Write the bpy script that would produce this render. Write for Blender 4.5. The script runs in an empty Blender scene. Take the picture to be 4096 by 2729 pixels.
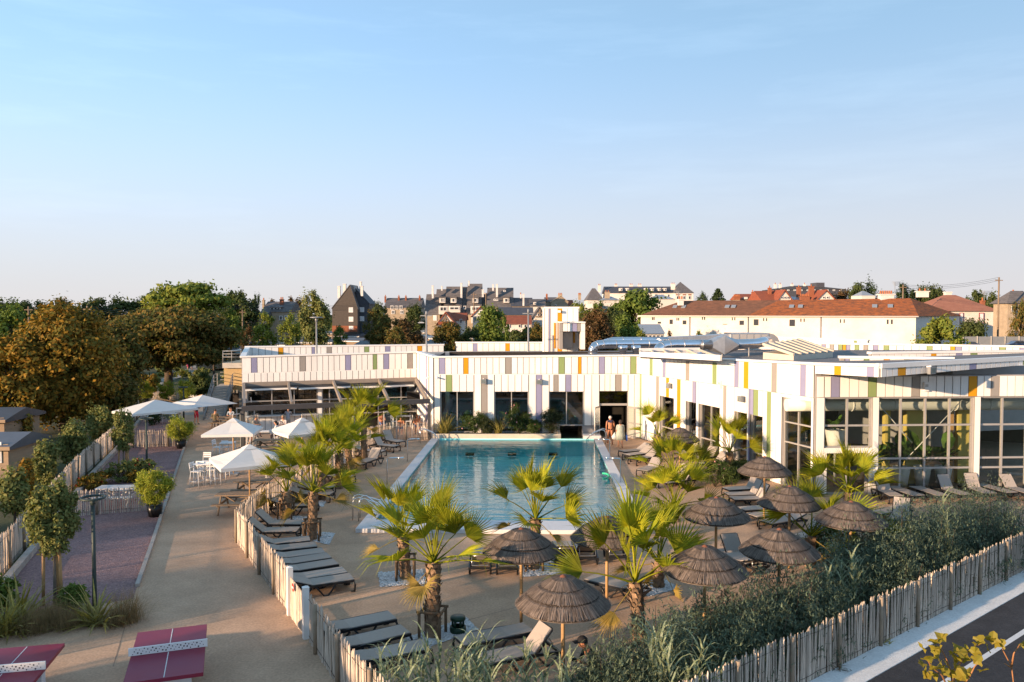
import bpy, bmesh, math, random
import numpy as np
from mathutils import Vector, Matrix, Euler, geometry
random.seed(7); RNG = np.random.default_rng(7)
R = math.radians
S = bpy.context.scene
COL = S.collection

# ---------------------------------------------------------------- camera
CAM_H, FPX, V_HOR = 8.3, 3185.0, 1250.0          # metres, pixels of the 4096 wide photo, horizon row
PITCH = math.atan((1364.5 - V_HOR) / FPX)
cam = bpy.data.cameras.new('camera'); cam_o = bpy.data.objects.new('camera', cam); COL.objects.link(cam_o)
cam.sensor_width = 36.0; cam.lens = FPX / 4096 * 36.0
cam.clip_start = 0.1; cam.clip_end = 6000
cam_o.location = (0, 0, CAM_H); cam_o.rotation_euler = (R(90) - PITCH, 0, 0)
S.camera = cam_o

# ---------------------------------------------------------------- sky, sun, exposure
HAZE = (2.12, 2.0, 2.06)
SKY_BLUE = (1.2, 1.98, 2.42)
SUN_EL, SUN_AZ = R(9.5), R(35)                    # light travels along (cos az, sin az) on the ground
sun_from = Vector((-math.cos(SUN_AZ) * math.cos(SUN_EL), -math.sin(SUN_AZ) * math.cos(SUN_EL), math.sin(SUN_EL)))
W = bpy.data.worlds.new('World'); S.world = W; W.use_nodes = True
nt = W.node_tree; nt.nodes.clear()
sky = nt.nodes.new('ShaderNodeTexSky'); sky.sky_type = 'NISHITA'; sky.sun_disc = False
sky.sun_elevation = SUN_EL; sky.sun_rotation = math.atan2(-sun_from.x, sun_from.y)
sky.altitude = 0; sky.air_density = 0.75; sky.dust_density = 0.05; sky.ozone_density = 3.0
hsv = nt.nodes.new('ShaderNodeHueSaturation'); hsv.inputs['Saturation'].default_value = 0.95
bg = nt.nodes.new('ShaderNodeBackground'); bg.inputs['Strength'].default_value = 0.121
wo = nt.nodes.new('ShaderNodeOutputWorld')
# thin high cirrus over the whole sky
tc = nt.nodes.new('ShaderNodeTexCoord'); mp = nt.nodes.new('ShaderNodeMapping'); mp.inputs['Scale'].default_value = (1.2, 1.2, 9.0)
mp.inputs['Rotation'].default_value = (0, 0.12, 0)
nz = nt.nodes.new('ShaderNodeTexNoise'); nz.inputs['Scale'].default_value = 2.2; nz.inputs['Detail'].default_value = 8; nz.inputs['Roughness'].default_value = 0.62
cr = nt.nodes.new('ShaderNodeValToRGB'); cr.color_ramp.elements[0].position = 0.50; cr.color_ramp.elements[1].position = 0.80
cr.color_ramp.elements[1].color = (0.75, 0.75, 0.75, 1)
mx = nt.nodes.new('ShaderNodeMix'); mx.data_type = 'RGBA'
gain = nt.nodes.new('ShaderNodeMix'); gain.data_type = 'RGBA'; gain.blend_type = 'MULTIPLY'; gain.inputs[0].default_value = 1
gain.inputs[7].default_value = (1.35, 1.22, 1.15, 1)
nt.links.new(tc.outputs['Generated'], mp.inputs['Vector']); nt.links.new(mp.outputs[0], nz.inputs['Vector'])
nt.links.new(nz.outputs['Fac'], cr.inputs[0]); nt.links.new(cr.outputs[0], mx.inputs[0])
even = nt.nodes.new('ShaderNodeMix'); even.data_type = 'RGBA'; even.inputs[0].default_value = 0.5; even.inputs[7].default_value = (*SKY_BLUE, 1)
nt.links.new(sky.outputs[0], even.inputs[6]); nt.links.new(even.outputs[2], hsv.inputs['Color']); nt.links.new(hsv.outputs[0], mx.inputs[6])
nt.links.new(hsv.outputs[0], gain.inputs[6]); nt.links.new(gain.outputs[2], mx.inputs[7])
# pale lavender haze low over the horizon, the same all the way round
sx = nt.nodes.new('ShaderNodeSeparateXYZ'); nt.links.new(tc.outputs['Generated'], sx.inputs[0])
hz = nt.nodes.new('ShaderNodeMapRange'); hz.interpolation_type = 'SMOOTHERSTEP'
hz.inputs[1].default_value = -0.06; hz.inputs[2].default_value = 0.38; hz.inputs[3].default_value = 0.97; hz.inputs[4].default_value = 0.05
nt.links.new(sx.outputs[2], hz.inputs[0])
hm = nt.nodes.new('ShaderNodeMix'); hm.data_type = 'RGBA'; hm.inputs[7].default_value = (HAZE[0], HAZE[1], HAZE[2], 1)
nt.links.new(hz.outputs[0], hm.inputs[0]); nt.links.new(mx.outputs[2], hm.inputs[6])
nt.links.new(hm.outputs[2], bg.inputs['Color']); nt.links.new(bg.outputs[0], wo.inputs['Surface'])
sl = bpy.data.lights.new('sun', 'SUN'); sl.energy = 3.4; sl.angle = R(0.6); sl.color = (1.0, 0.69, 0.44)
so = bpy.data.objects.new('sun', sl); COL.objects.link(so)
so.rotation_euler = sun_from.to_track_quat('Z', 'Y').to_euler(); so.location = sun_from * 60
S.view_settings.view_transform = 'Standard'; S.view_settings.look = 'None'
S.view_settings.exposure = 1.55; S.view_settings.gamma = 1.0; S.view_settings.use_curve_mapping = False
S.render.engine = 'CYCLES'
S.cycles.max_bounces = 6; S.cycles.diffuse_bounces = 3; S.cycles.glossy_bounces = 3; S.cycles.transmission_bounces = 3
S.cycles.transparent_max_bounces = 10; S.cycles.use_denoising = True; S.cycles.sample_clamp_indirect = 6
S.cycles.caustics_reflective = False; S.cycles.caustics_refractive = False

# ---------------------------------------------------------------- pixel helpers (crops used while measuring the photo)
CROP = dict(A=(0,1050),B=(900,1050),C=(1600,1050),D=(2400,1050),E=(3072,1050),F=(0,1500),G=(0,2049),H=(800,1500),
            I=(800,2049),J=(1600,1500),K=(1600,2049),L=(2400,1500),M=(2400,2049),N=(3072,1500),O=(3072,2049))
def px(r, x, y): return CROP[r][0] + .435 * x, CROP[r][1] + .435 * y
def ray(u, v):
    a = (u - 2048) / FPX; b = (1364.5 - v) / FPX
    return Vector((a, math.cos(PITCH) + b * math.sin(PITCH), b * math.cos(PITCH) - math.sin(PITCH)))
def at(r, x, y, z=0.0):                            # on the level z
    d = ray(*px(r, x, y)); return d * ((z - CAM_H) / d.z) + Vector((0, 0, CAM_H))
def atd(r, x, y, Y):                               # on the upright plane y = Y
    d = ray(*px(r, x, y)); return d * (Y / d.y) + Vector((0, 0, CAM_H))
def zat(r, y, Y): return atd(r, 0, y, Y).z

# ---------------------------------------------------------------- materials
MATS = {}
def mat(name, col, rough=.7, var=.25, scale=3.0, bump=0.0, bscale=None, metal=0.0, orand=0.0, irand=0.0, col2=None,
        transl=0.0, spec=.3, tcol=None, irand_col=None, detail=6, stretch=None, coat=0, stain=0, grain=0):
    if name in MATS: return MATS[name]
    m = bpy.data.materials.new(name); m.use_nodes = True; MATS[name] = m
    t = m.node_tree; N = t.nodes; Lk = t.links
    b = N['Principled BSDF']; out = N['Material Output']
    b.inputs['Roughness'].default_value = rough; b.inputs['Metallic'].default_value = metal
    b.inputs['Specular IOR Level'].default_value = spec
    if coat: b.inputs['Coat Weight'].default_value = coat
    g = N.new('ShaderNodeNewGeometry')
    vec = g.outputs['Position']
    if stretch:
        mp = N.new('ShaderNodeMapping'); mp.inputs['Scale'].default_value = stretch; Lk.new(vec, mp.inputs['Vector']); vec = mp.outputs[0]
    n = N.new('ShaderNodeTexNoise'); n.inputs['Scale'].default_value = scale; n.inputs['Detail'].default_value = detail
    n.inputs['Roughness'].default_value = .65
    Lk.new(vec, n.inputs['Vector'])
    rp = N.new('ShaderNodeMapRange'); rp.inputs[1].default_value = .32; rp.inputs[2].default_value = .68
    Lk.new(n.outputs['Fac'], rp.inputs[0])
    mix = N.new('ShaderNodeMix'); mix.data_type = 'RGBA'
    c2 = col2 if col2 else tuple(c * (1 - var) for c in col)
    mix.inputs[6].default_value = (*col, 1); mix.inputs[7].default_value = (*c2, 1)
    Lk.new(rp.outputs[0], mix.inputs[0])
    cur = mix.outputs[2]
    def vary(sock, amt):
        nonlocal cur
        mr = N.new('ShaderNodeMapRange'); mr.inputs[3].default_value = 1 - amt; mr.inputs[4].default_value = 1 + amt
        Lk.new(sock, mr.inputs[0])
        mm = N.new('ShaderNodeVectorMath'); mm.operation = 'SCALE'
        Lk.new(cur, mm.inputs[0]); Lk.new(mr.outputs[0], mm.inputs[3]); cur = mm.outputs[0]
    if irand_col:
        rr = N.new('ShaderNodeValToRGB'); rr.color_ramp.interpolation = 'CONSTANT' if False else 'LINEAR'
        els = rr.color_ramp.elements
        for i, c in enumerate(irand_col):
            e = els[i] if i < 2 else els.new(1.0)
            e.color = (*c, 1)
        for i, e in enumerate(els): e.position = i / max(1, len(irand_col) - 1)
        Lk.new(g.outputs['Random Per Island'], rr.inputs[0])
        mc = N.new('ShaderNodeMix'); mc.data_type = 'RGBA'; mc.blend_type = 'MIX'; mc.inputs[0].default_value = .75
        Lk.new(cur, mc.inputs[6]); Lk.new(rr.outputs[0], mc.inputs[7]); cur = mc.outputs[2]
    if stain:                                       # broad worn patches and scuffs
        ns = N.new('ShaderNodeTexNoise'); ns.inputs['Scale'].default_value = .22; ns.inputs['Detail'].default_value = 9; ns.inputs['Roughness'].default_value = .7; ns.inputs['Distortion'].default_value = .6
        Lk.new(g.outputs['Position'], ns.inputs['Vector'])
        sr = N.new('ShaderNodeMapRange'); sr.inputs[1].default_value = .38; sr.inputs[2].default_value = .62; Lk.new(ns.outputs['Fac'], sr.inputs[0]); vary(sr.outputs[0], stain)
    if grain:
        ng = N.new('ShaderNodeTexNoise'); ng.inputs['Scale'].default_value = 16; ng.inputs['Detail'].default_value = 4; Lk.new(g.outputs['Position'], ng.inputs['Vector'])
        sg_ = N.new('ShaderNodeMapRange'); sg_.inputs[1].default_value = .3; sg_.inputs[2].default_value = .7; Lk.new(ng.outputs['Fac'], sg_.inputs[0]); vary(sg_.outputs[0], grain)
    if orand:
        oi = N.new('ShaderNodeObjectInfo'); vary(oi.outputs['Random'], orand)
    if irand: vary(g.outputs['Random Per Island'], irand)
    Lk.new(cur, b.inputs['Base Color'])
    if bump:
        bn = N.new('ShaderNodeBump'); bn.inputs['Strength'].default_value = bump; bn.inputs['Distance'].default_value = .05
        n2 = N.new('ShaderNodeTexNoise'); n2.inputs['Scale'].default_value = bscale or scale * 4; n2.inputs['Detail'].default_value = 5
        Lk.new(vec, n2.inputs['Vector']); Lk.new(n2.outputs['Fac'], bn.inputs['Height']); Lk.new(bn.outputs[0], b.inputs['Normal'])
    if transl:
        tr = N.new('ShaderNodeBsdfTranslucent'); ms = N.new('ShaderNodeMixShader'); ms.inputs[0].default_value = transl
        if tcol:
            tm = N.new('ShaderNodeMix'); tm.data_type = 'RGBA'; tm.blend_type = 'MULTIPLY'; tm.inputs[0].default_value = 1
            Lk.new(cur, tm.inputs[6]); tm.inputs[7].default_value = (*tcol, 1); Lk.new(tm.outputs[2], tr.inputs['Color'])
        else: Lk.new(cur, tr.inputs['Color'])
        Lk.new(b.outputs[0], ms.inputs[1]); Lk.new(tr.outputs[0], ms.inputs[2]); Lk.new(ms.outputs[0], out.inputs['Surface'])
    return m
def glass_mat(name, tint, f0=.05, rough=.0, wavy=0.0):
    if name in MATS: return MATS[name]
    m = bpy.data.materials.new(name); m.use_nodes = True; MATS[name] = m
    t = m.node_tree; N = t.nodes; N.remove(N['Principled BSDF']); out = N['Material Output']
    tr = N.new('ShaderNodeBsdfTransparent'); tr.inputs[0].default_value = (*tint, 1)
    gl = N.new('ShaderNodeBsdfGlossy'); gl.inputs['Roughness'].default_value = rough; gl.inputs[0].default_value = (.95, .97, 1, 1)
    fr = N.new('ShaderNodeLayerWeight'); fr.inputs['Blend'].default_value = .5
    pw = N.new('ShaderNodeMath'); pw.operation = 'POWER'; pw.inputs[1].default_value = 4.0; t.links.new(fr.outputs['Facing'], pw.inputs[0])
    mr = N.new('ShaderNodeMapRange'); mr.inputs[3].default_value = f0; mr.inputs[4].default_value = .9
    t.links.new(pw.outputs[0], mr.inputs[0])
    ms = N.new('ShaderNodeMixShader'); t.links.new(mr.outputs[0], ms.inputs[0]); t.links.new(tr.outputs[0], ms.inputs[1]); t.links.new(gl.outputs[0], ms.inputs[2])
    if wavy:
        g = N.new('ShaderNodeNewGeometry'); n = N.new('ShaderNodeTexNoise'); n.inputs['Scale'].default_value = .7
        bp = N.new('ShaderNodeBump'); bp.inputs['Strength'].default_value = wavy; bp.inputs['Distance'].default_value = .05
        t.links.new(g.outputs['Position'], n.inputs['Vector']); t.links.new(n.outputs['Fac'], bp.inputs['Height']); t.links.new(bp.outputs[0], gl.inputs['Normal'])
    t.links.new(ms.outputs[0], out.inputs['Surface'])
    return m

# ---------------------------------------------------------------- objects
def basis(o):
    b = Matrix.LocRotScale(o.location, o.rotation_euler, o.scale)
    return b if o.parent is None else basis(o.parent) @ o.matrix_parent_inverse @ b
def adopt(o, parent):                              # keeps the world place of o
    if parent is not None:
        o.parent = parent; o.matrix_parent_inverse = basis(parent).inverted()
    return o
def tag(o, label=None, cat=None, group=None, kind=None):
    if label: o['label'] = label
    if cat: o['category'] = cat
    if group: o['group'] = group
    if kind: o['kind'] = kind
    return o
def thing(name, label, cat, group=None, loc=(0, 0, 0), rz=0):
    o = bpy.data.objects.new(name, None); o.empty_display_size = .2; COL.objects.link(o)
    o.location = loc; o.rotation_euler = (0, 0, rz)
    return tag(o, label, cat, group)
def add(name, me, parent=None, loc=(0, 0, 0), rot=(0, 0, 0), sc=(1, 1, 1), local=False):
    o = bpy.data.objects.new(name, me); COL.objects.link(o)
    o.location = loc; o.rotation_euler = rot; o.scale = sc
    if parent is not None:
        if local: o.parent = parent
        else: adopt(o, parent)
    return o
def copy_tree(o, parent=None):
    c = o.copy(); COL.objects.link(c); c.parent = parent
    if parent is not None: c.matrix_parent_inverse = o.matrix_parent_inverse.copy()
    for ch in list(o.children): copy_tree(ch, c)
    return c

class MB:
    def __init__(s): s.v = []; s.f = []; s.m = []; s.sm = []
    def add(s, vs, fs, m=0, smooth=False):
        b = len(s.v); s.v.extend([tuple(x) for x in vs])
        for f in fs: s.f.append(tuple(b + i for i in f)); s.m.append(m); s.sm.append(smooth)
        return s
    def box(s, c, size, rz=0, rot=None, m=0):
        hx, hy, hz = size[0] / 2, size[1] / 2, size[2] / 2
        vs = [Vector((x, y, z)) for z in (-hz, hz) for x, y in ((-hx, -hy), (hx, -hy), (hx, hy), (-hx, hy))]
        q = rot.to_matrix() if rot is not None else Matrix.Rotation(rz, 3, 'Z')
        c = Vector(c)
        return s.add([q @ v + c for v in vs], [(3, 2, 1, 0), (4, 5, 6, 7), (0, 1, 5, 4), (1, 2, 6, 5), (2, 3, 7, 6), (3, 0, 4, 7)], m)
    def bar(s, a, b, w, h=None, m=0, up=(0, 0, 1)):  # box beam from a to b
        a = Vector(a); b = Vector(b); d = b - a; h = h or w
        z = d.normalized(); u = Vector(up)
        if abs(z.dot(u)) > .98: u = Vector((0, 1, 0))
        x = z.cross(u).normalized(); y = x.cross(z).normalized()
        vs = []
        for p in (a, b):
            for i, j in ((-1, -1), (1, -1), (1, 1), (-1, 1)): vs.append(p + x * (w / 2 * i) + y * (h / 2 * j))
        return s.add(vs, [(0, 1, 2, 3), (7, 6, 5, 4), (0, 4, 5, 1), (1, 5, 6, 2), (2, 6, 7, 3), (3, 7, 4, 0)], m)
    def tube(s, pts, r, n=6, m=0, cap=True, smooth=True):
        pts = [Vector(p) for p in pts]; k = len(pts)
        rs = r if isinstance(r, (list, tuple)) else [r] * k
        vs = []; prev = None
        for i, p in enumerate(pts):
            d = (pts[min(i + 1, k - 1)] - pts[max(i - 1, 0)]).normalized()
            if prev is None:
                u = Vector((0, 0, 1)) if abs(d.z) < .9 else Vector((1, 0, 0))
                x = d.cross(u).normalized()
            else:
                x = (prev - d * prev.dot(d)).normalized()
            prev = x; y = d.cross(x)
            for j in range(n):
                a = 2 * math.pi * j / n; vs.append(p + x * (rs[i] * math.cos(a)) + y * (rs[i] * math.sin(a)))
        fs = [(i * n + j, i * n + (j + 1) % n, (i + 1) * n + (j + 1) % n, (i + 1) * n + j) for i in range(k - 1) for j in range(n)]
        s.add(vs, fs, m, smooth)
        if cap:
            b = len(s.v) - len(vs)
            s.f.append(tuple(b + j for j in reversed(range(n)))); s.m.append(m); s.sm.append(False)
            s.f.append(tuple(b + (k - 1) * n + j for j in range(n))); s.m.append(m); s.sm.append(False)
        return s
    def lathe(s, prof, c=(0, 0, 0), n=12, m=0, smooth=True):
        c = Vector(c); vs = [c + Vector((r * math.cos(2 * math.pi * j / n), r * math.sin(2 * math.pi * j / n), z)) for r, z in prof for j in range(n)]
        fs = [(i * n + j, i * n + (j + 1) % n, (i + 1) * n + (j + 1) % n, (i + 1) * n + j) for i in range(len(prof) - 1) for j in range(n)]
        return s.add(vs, fs, m, smooth)
    def prism(s, poly, z0, z1, m=0):
        n = len(poly); vs = [(p[0], p[1], z0) for p in poly] + [(p[0], p[1], z1) for p in poly]
        tri = geometry.tessellate_polygon([[Vector((p[0], p[1], 0)) for p in poly]])
        fs = [tuple(t) for t in tri] + [tuple(n + i for i in reversed(t)) for t in tri]
        fs += [(i, (i + 1) % n, n + (i + 1) % n, n + i) for i in range(n)]
        s.add(vs, fs, m); return s
    def quad(s, a, b, c, d, m=0): return s.add([a, b, c, d], [(0, 1, 2, 3)], m)
    def mesh(s, name, mats):
        me = bpy.data.meshes.new(name); me.from_pydata(s.v, [], s.f)
        for x in (mats if isinstance(mats, (list, tuple)) else [mats]): me.materials.append(x)
        if any(s.m): me.polygons.foreach_set('material_index', s.m)
        if any(s.sm): me.polygons.foreach_set('use_smooth', s.sm)
        me.update(); return me
    def obj(s, name, mats, parent=None, **k): return add(name, s.mesh(name, mats), parent, **k)
UNIT = {}
def ubox(name, c, size, m, parent=None, rz=0, rot=None, local=False):
    k = m.name
    if k not in UNIT: UNIT[k] = MB().box((0, 0, 0), (1, 1, 1)).mesh('box_' + k, m)
    return add(name, UNIT[k], parent, c, rot if rot is not None else (0, 0, rz), size, local)
def sheet(name, outer, holes, z, m, kind='structure', label=None, cat=None):
    polys = [[Vector((p[0], p[1], z)) for p in q] for q in [outer] + holes]
    tri = geometry.tessellate_polygon(polys)
    vs = [v for q in polys for v in q]
    fs = []
    for t in tri:
        a, b, c = (vs[i] for i in t)
        fs.append(tuple(t) if (b - a).cross(c - a).z > 0 else tuple(reversed(t)))
    me = bpy.data.meshes.new(name); me.from_pydata([tuple(v) for v in vs], [], fs); me.materials.append(m); me.update()
    return tag(add(name, me), label, cat, None, kind)
def quads_mesh(name, Q, mats):                     # Q: (n,4,3) array of loose quads
    n = len(Q); me = bpy.data.meshes.new(name)
    me.vertices.add(n * 4); me.vertices.foreach_set('co', Q.reshape(-1).astype(np.float32))
    me.loops.add(n * 4); me.loops.foreach_set('vertex_index', np.arange(n * 4, dtype=np.int32))
    me.polygons.add(n); me.polygons.foreach_set('loop_start', np.arange(0, n * 4, 4, dtype=np.int32))
    try: me.polygons.foreach_set('loop_total', np.full(n, 4, dtype=np.int32))
    except Exception: pass
    me.materials.append(mats); me.update(calc_edges=True); return me
def leaf_quads(P, size, aspect=.55, up=.35, out=None, outw=.5, fold=.0):
    """diamond leaves at the points P (n,3); size scalar or (n,)"""
    n = len(P); nr = RNG.normal(size=(n, 3))
    if out is not None: nr = nr * (1 - outw) + out * outw * 1.6
    nr[:, 2] += up
    nr /= np.linalg.norm(nr, axis=1, keepdims=True) + 1e-9
    t = np.cross(nr, RNG.normal(size=(n, 3))); t /= np.linalg.norm(t, axis=1, keepdims=True) + 1e-9
    b = np.cross(nr, t); sz = (np.ones(n) * size * RNG.uniform(.65, 1.3, n))[:, None]
    w = sz * aspect
    return np.stack([P - t * sz, P - b * w * .9 + nr * sz * fold, P + t * sz, P + b * w * .9 + nr * sz * fold], 1)
def blades_mesh(base, dirs, length, width, m, droop=.5, seg=3, name='blade'):
    """strap leaves: base (n,3), dirs (n,3) unit start directions"""
    n = len(base); L = np.ones(n) * length; Wd = np.ones(n) * width
    side = np.cross(dirs, np.array([0, 0, 1.0])) + RNG.normal(scale=.15, size=(n, 3)); side /= np.linalg.norm(side, axis=1, keepdims=True) + 1e-9
    Q = []; p0 = base; d = dirs.copy(); dr = np.ones(n) * droop
    w0 = Wd
    for i in range(seg):
        p1 = p0 + d * (L / seg)[:, None]
        w1 = Wd * (1 - (i + 1) / seg) ** .7 * (1.0) + Wd * .04
        Q.append(np.stack([p0 - side * w0[:, None] / 2, p0 + side * w0[:, None] / 2, p1 + side * w1[:, None] / 2, p1 - side * w1[:, None] / 2], 1))
        p0 = p1; w0 = w1
        d = d + np.array([0, 0, -1.0]) * (dr * (i + 1) / seg)[:, None]; d /= np.linalg.norm(d, axis=1, keepdims=True)
    return quads_mesh(name, np.concatenate(Q), m)
# ================================================================ palette
m_earth = mat('earth', (.075, .068, .035), .95, col2=(.05, .065, .022), scale=.25, bump=.4, bscale=6)
m_deck = mat('deck_resin', (.55, .37, .25), .85, col2=(.45, .30, .20), scale=.8, bump=.3, bscale=70, spec=.2, stain=.13, grain=.16)
m_gravel = mat('court_gravel', (.35, .225, .215), .95, col2=(.24, .155, .155), scale=5.0, bump=1.0, bscale=30, spec=.1, stain=.15, grain=.3)
m_asphalt = mat('asphalt', (.05, .05, .055), .85, var=.35, scale=2.0, bump=.4, bscale=40, stain=.2, grain=.3)
m_walk = mat('pale_pavement', (.76, .76, .75), .9, var=.14, scale=3.0, bump=.3, bscale=30, stain=.08, grain=.1)
m_line = mat('road_paint', (.72, .72, .72), .7, var=.2, scale=8)
m_path = mat('shaded_gravel_path', (.33, .31, .28), .95, var=.2, scale=3, grain=.15)  # gravel toned darker so its colour carries the shade on the path
m_joint = mat('joint_filler', (.34, .235, .165), .9)
m_kerb = mat('kerb_stone', (.42, .37, .33), .85, var=.3, scale=4, bump=.3, orand=.15)
m_white = mat('white_cladding', (.80, .78, .75), .45, var=.10, scale=2.5, orand=.04, stretch=(1, 1, .12))
m_trim = mat('white_trim', (.78, .77, .75), .4, var=.06, scale=2)
m_reveal = mat('cladding_reveal', (.34, .33, .33), .7, var=.1)
m_lilac = mat('lilac_panel', (.25, .25, .39), .5, var=.06, orand=.05)
m_greige = mat('greige_panel', (.28, .26, .24), .5, var=.06, orand=.05)
m_green = mat('green_panel', (.22, .29, .12), .5, var=.06, orand=.05)
m_yellow = mat('yellow_panel', (.60, .27, .006), .5, var=.06, orand=.04)
PAN = dict(l=m_lilac, g=m_greige, n=m_green, y=m_yellow, w=m_white)
m_roof = mat('roof_felt', (.20, .195, .20), .9, var=.25, scale=1.2, bump=.2)
m_roofpale = mat('pale_roof_felt', (.42, .40, .37), .9, var=.25, scale=1.0, bump=.2)
m_alu = mat('anodised_frame', (.46, .44, .42), .4, var=.08, metal=.4)
m_dkframe = mat('dark_frame', (.055, .055, .06), .5, var=.2)
m_taupe = mat('taupe_steel', (.25, .215, .185), .55, var=.12)
m_glass = glass_mat('window_glass', (.92, .94, .92), .05)
m_glassb = glass_mat('balustrade_glass', (.85, .9, .88), .06)
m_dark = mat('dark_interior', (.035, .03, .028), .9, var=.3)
m_intfloor = mat('interior_floor', (.22, .17, .12), .6, var=.2)
m_metal = mat('galvanised_duct', (.72, .72, .74), .16, var=.12, scale=4, metal=1.0)
m_metal2 = mat('galvanised_sheet', (.62, .62, .63), .32, var=.2, scale=3, metal=.9)
m_steel = mat('polished_steel', (.75, .75, .76), .12, var=.05, metal=1.0)
m_greysteel = mat('grey_steel', (.28, .29, .30), .5, var=.15, metal=.3)
m_concrete = mat('concrete', (.42, .40, .37), .85, var=.18, scale=2.0, bump=.2)
m_ochre = mat('ochre_wall', (.42, .30, .15), .8, var=.12)
m_black = mat('black_plastic', (.012, .012, .013), .35, var=.2)
m_tile = mat('pool_tile', (.33, .93, .95), .35, col2=(.42, .95, .96), scale=1.5)
m_coping = mat('coping_stone', (.66, .65, .66), .6, var=.08, scale=2)
m_stone = mat('planter_stone', (.62, .55, .45), .8, var=.15, scale=2, bump=.2)
m_wood = mat('weathered_wood', (.26, .19, .13), .8, var=.35, scale=6, orand=.15, bump=.3, stretch=(1, 1, .2))
m_pine = mat('fresh_timber', (.48, .29, .13), .65, var=.25, scale=8, orand=.1)
m_stake = mat('chestnut_stake', (.62, .53, .44), .85, col2=(.43, .355, .29), scale=9, orand=.30, bump=.5, bscale=40, stretch=(1, 1, .15))
m_wire = mat('rusty_wire', (.12, .09, .07), .6, metal=.4)

# ================================================================ pool outline
PL0, PR0 = at('H', 1480, 1440), Vector((0, 0, 0))      # near left outer corner
PNL = Vector((-5.90, 29.75, 0)); PNR = Vector((5.15, 29.45, 0)); PFL = Vector((-5.22, 51.35, 0)); PFR = Vector((5.78, 51.2, 0))
def lerp(a, b, t): return a + (b - a) * t
def pool_pt(s, t): return lerp(lerp(PNL, PNR, s), lerp(PFL, PFR, s), t)
WNL, WNR, WFL, WFR = pool_pt(.045, .062), pool_pt(.955, .062), pool_pt(.045, .997), pool_pt(.955, .997)   # water edge
DEEP = -1.0; ZW = .07; ZC = .15
hole = [PNL, PNR, PFR, PFL]
big = 2600
sheet('ground', [(-big, -60), (big, -60), (big, big), (-big, big)], [hole], -.02, m_earth)
# the terrace: everything inside the fences
fence_front = [at('I', 345, 275), at('I', 530, 530), at('I', 660, 705), at('I', 812, 905), at('I', 985, 1140), at('I', 1250, 1563)]
sheet('terrace', [(-13.5, 8), (3, 8), (3.2, 14.0), at('O', 420, 1525).xy, at('O', 2354, 530).xy, (30, 36.2), (30, 37.3), (13.7, 36.6), (8.3, 52.9),
      (-5.2, 52.9), (-6.6, 58), (-19.0, 62), (-27.5, 66), (-26.2, 62), (-20.6, 49.5), (-15.2, 35), (-11.6, 24.2), (-13.5, 20.5), (-19, 19.5), (-19, 8)], [hole], .0, m_deck)
# pale pavement and road along the street fence
fl0, fl1 = at('O', 400, 1540), at('O', 2354, 530)
sd = (fl1 - fl0).normalized(); sn = Vector((sd.y, -sd.x, 0))
def street(s, o, z=0): p = fl0 + sd * s + sn * o; return Vector((p.x, p.y, z))
ra, rb = at('O', 980, 1563, -.1), at('O', 2354, 720, -.1)
wid = (ra - fl0).dot(sn); wid2 = (rb - fl0).dot(sn)
mb = MB(); P4 = [street(-9, .02), street(-9, wid), street(60, wid2), street(60, .02)]
mb.prism([p.xy for p in P4], -.3, .003); tag(mb.obj('pavement', m_walk), kind='structure')
sheet('road', [street(-9, wid + .004).xy, street(-9, wid + 4.3).xy, street(60, wid2 + 4.3).xy, street(60, wid2 + .004).xy], [], -.012, m_asphalt)
la, lb = at('O', 1690, 1540, -.01), at('O', 2354, 1085, -.01)
lo = ((la - fl0).dot(sn) + (lb - fl0).dot(sn)) / 2
sheet('road_line', [street(-9, lo - .07).xy, street(-9, lo + .07).xy, street(60, lo + .07).xy, street(60, lo - .07).xy], [], -.008, m_line)
# boules courts on the left
cr_pts = [at('G', 1225, 800), at('G', 1262, 680), at('F', 1400, 1560), at('F', 1505, 1240), at('F', 1700, 660)]
left_line = [at('G', 0, 735), at('G', 315, 355), at('F', 800, 990), at('F', 1085, 690), at('F', 1320, 385)]
far_c = at('F', 1790, 460)
sheet('boules_court', [Vector((-20.5, 18.9)).xy, (-15.5, 19.2), (-13.2, 20.4), (-11.75, 22.4)] + [p.xy for p in cr_pts] + [(-24.6, 60), (-30.5, 64)] + [p.xy for p in reversed(left_line)], [], .006, m_gravel)
mb = MB()
kerb_pts = [at('G', 1262, 690)] + cr_pts[2:] + [at('F', 1770, 480)]
for i in range(len(kerb_pts) - 1):
    a, b = kerb_pts[i], kerb_pts[i + 1]; n = max(1, int((b - a).length / 1.6))
    for k in range(n):
        p, q = lerp(a, b, k / n), lerp(a, b, (k + 1) / n - .012 / (b - a).length)
        ub = MB().bar(p + Vector((0, 0, .05)), q + Vector((0, 0, .05)), .12, .11)
        if not i and not k: KB = tag(thing('timber_edging', 'pale timber edging between purple boules court and sandy path', 'edging', None, p))
        ub.obj('plank', m_kerb, KB)
KL = thing('stone_kerb', 'pale stone kerb along foot of long left paling fence', 'kerb', None, left_line[0])
ll = [at('G', 0, 735) + (at('G', 0, 735) - at('G', 315, 355)) * .6] + left_line
for i in range(len(ll) - 1):
    a, b = ll[i], ll[i + 1]; n = max(1, int((b - a).length / 1.0))
    for k in range(n):
        p, q = lerp(a, b, k / n), lerp(a, b, (k + 1) / n - .012 / (b - a).length)
        MB().bar(p + Vector((0, 0, .1)), q + Vector((0, 0, .1)), .22, .24).obj('stone', m_kerb, KL)
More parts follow.
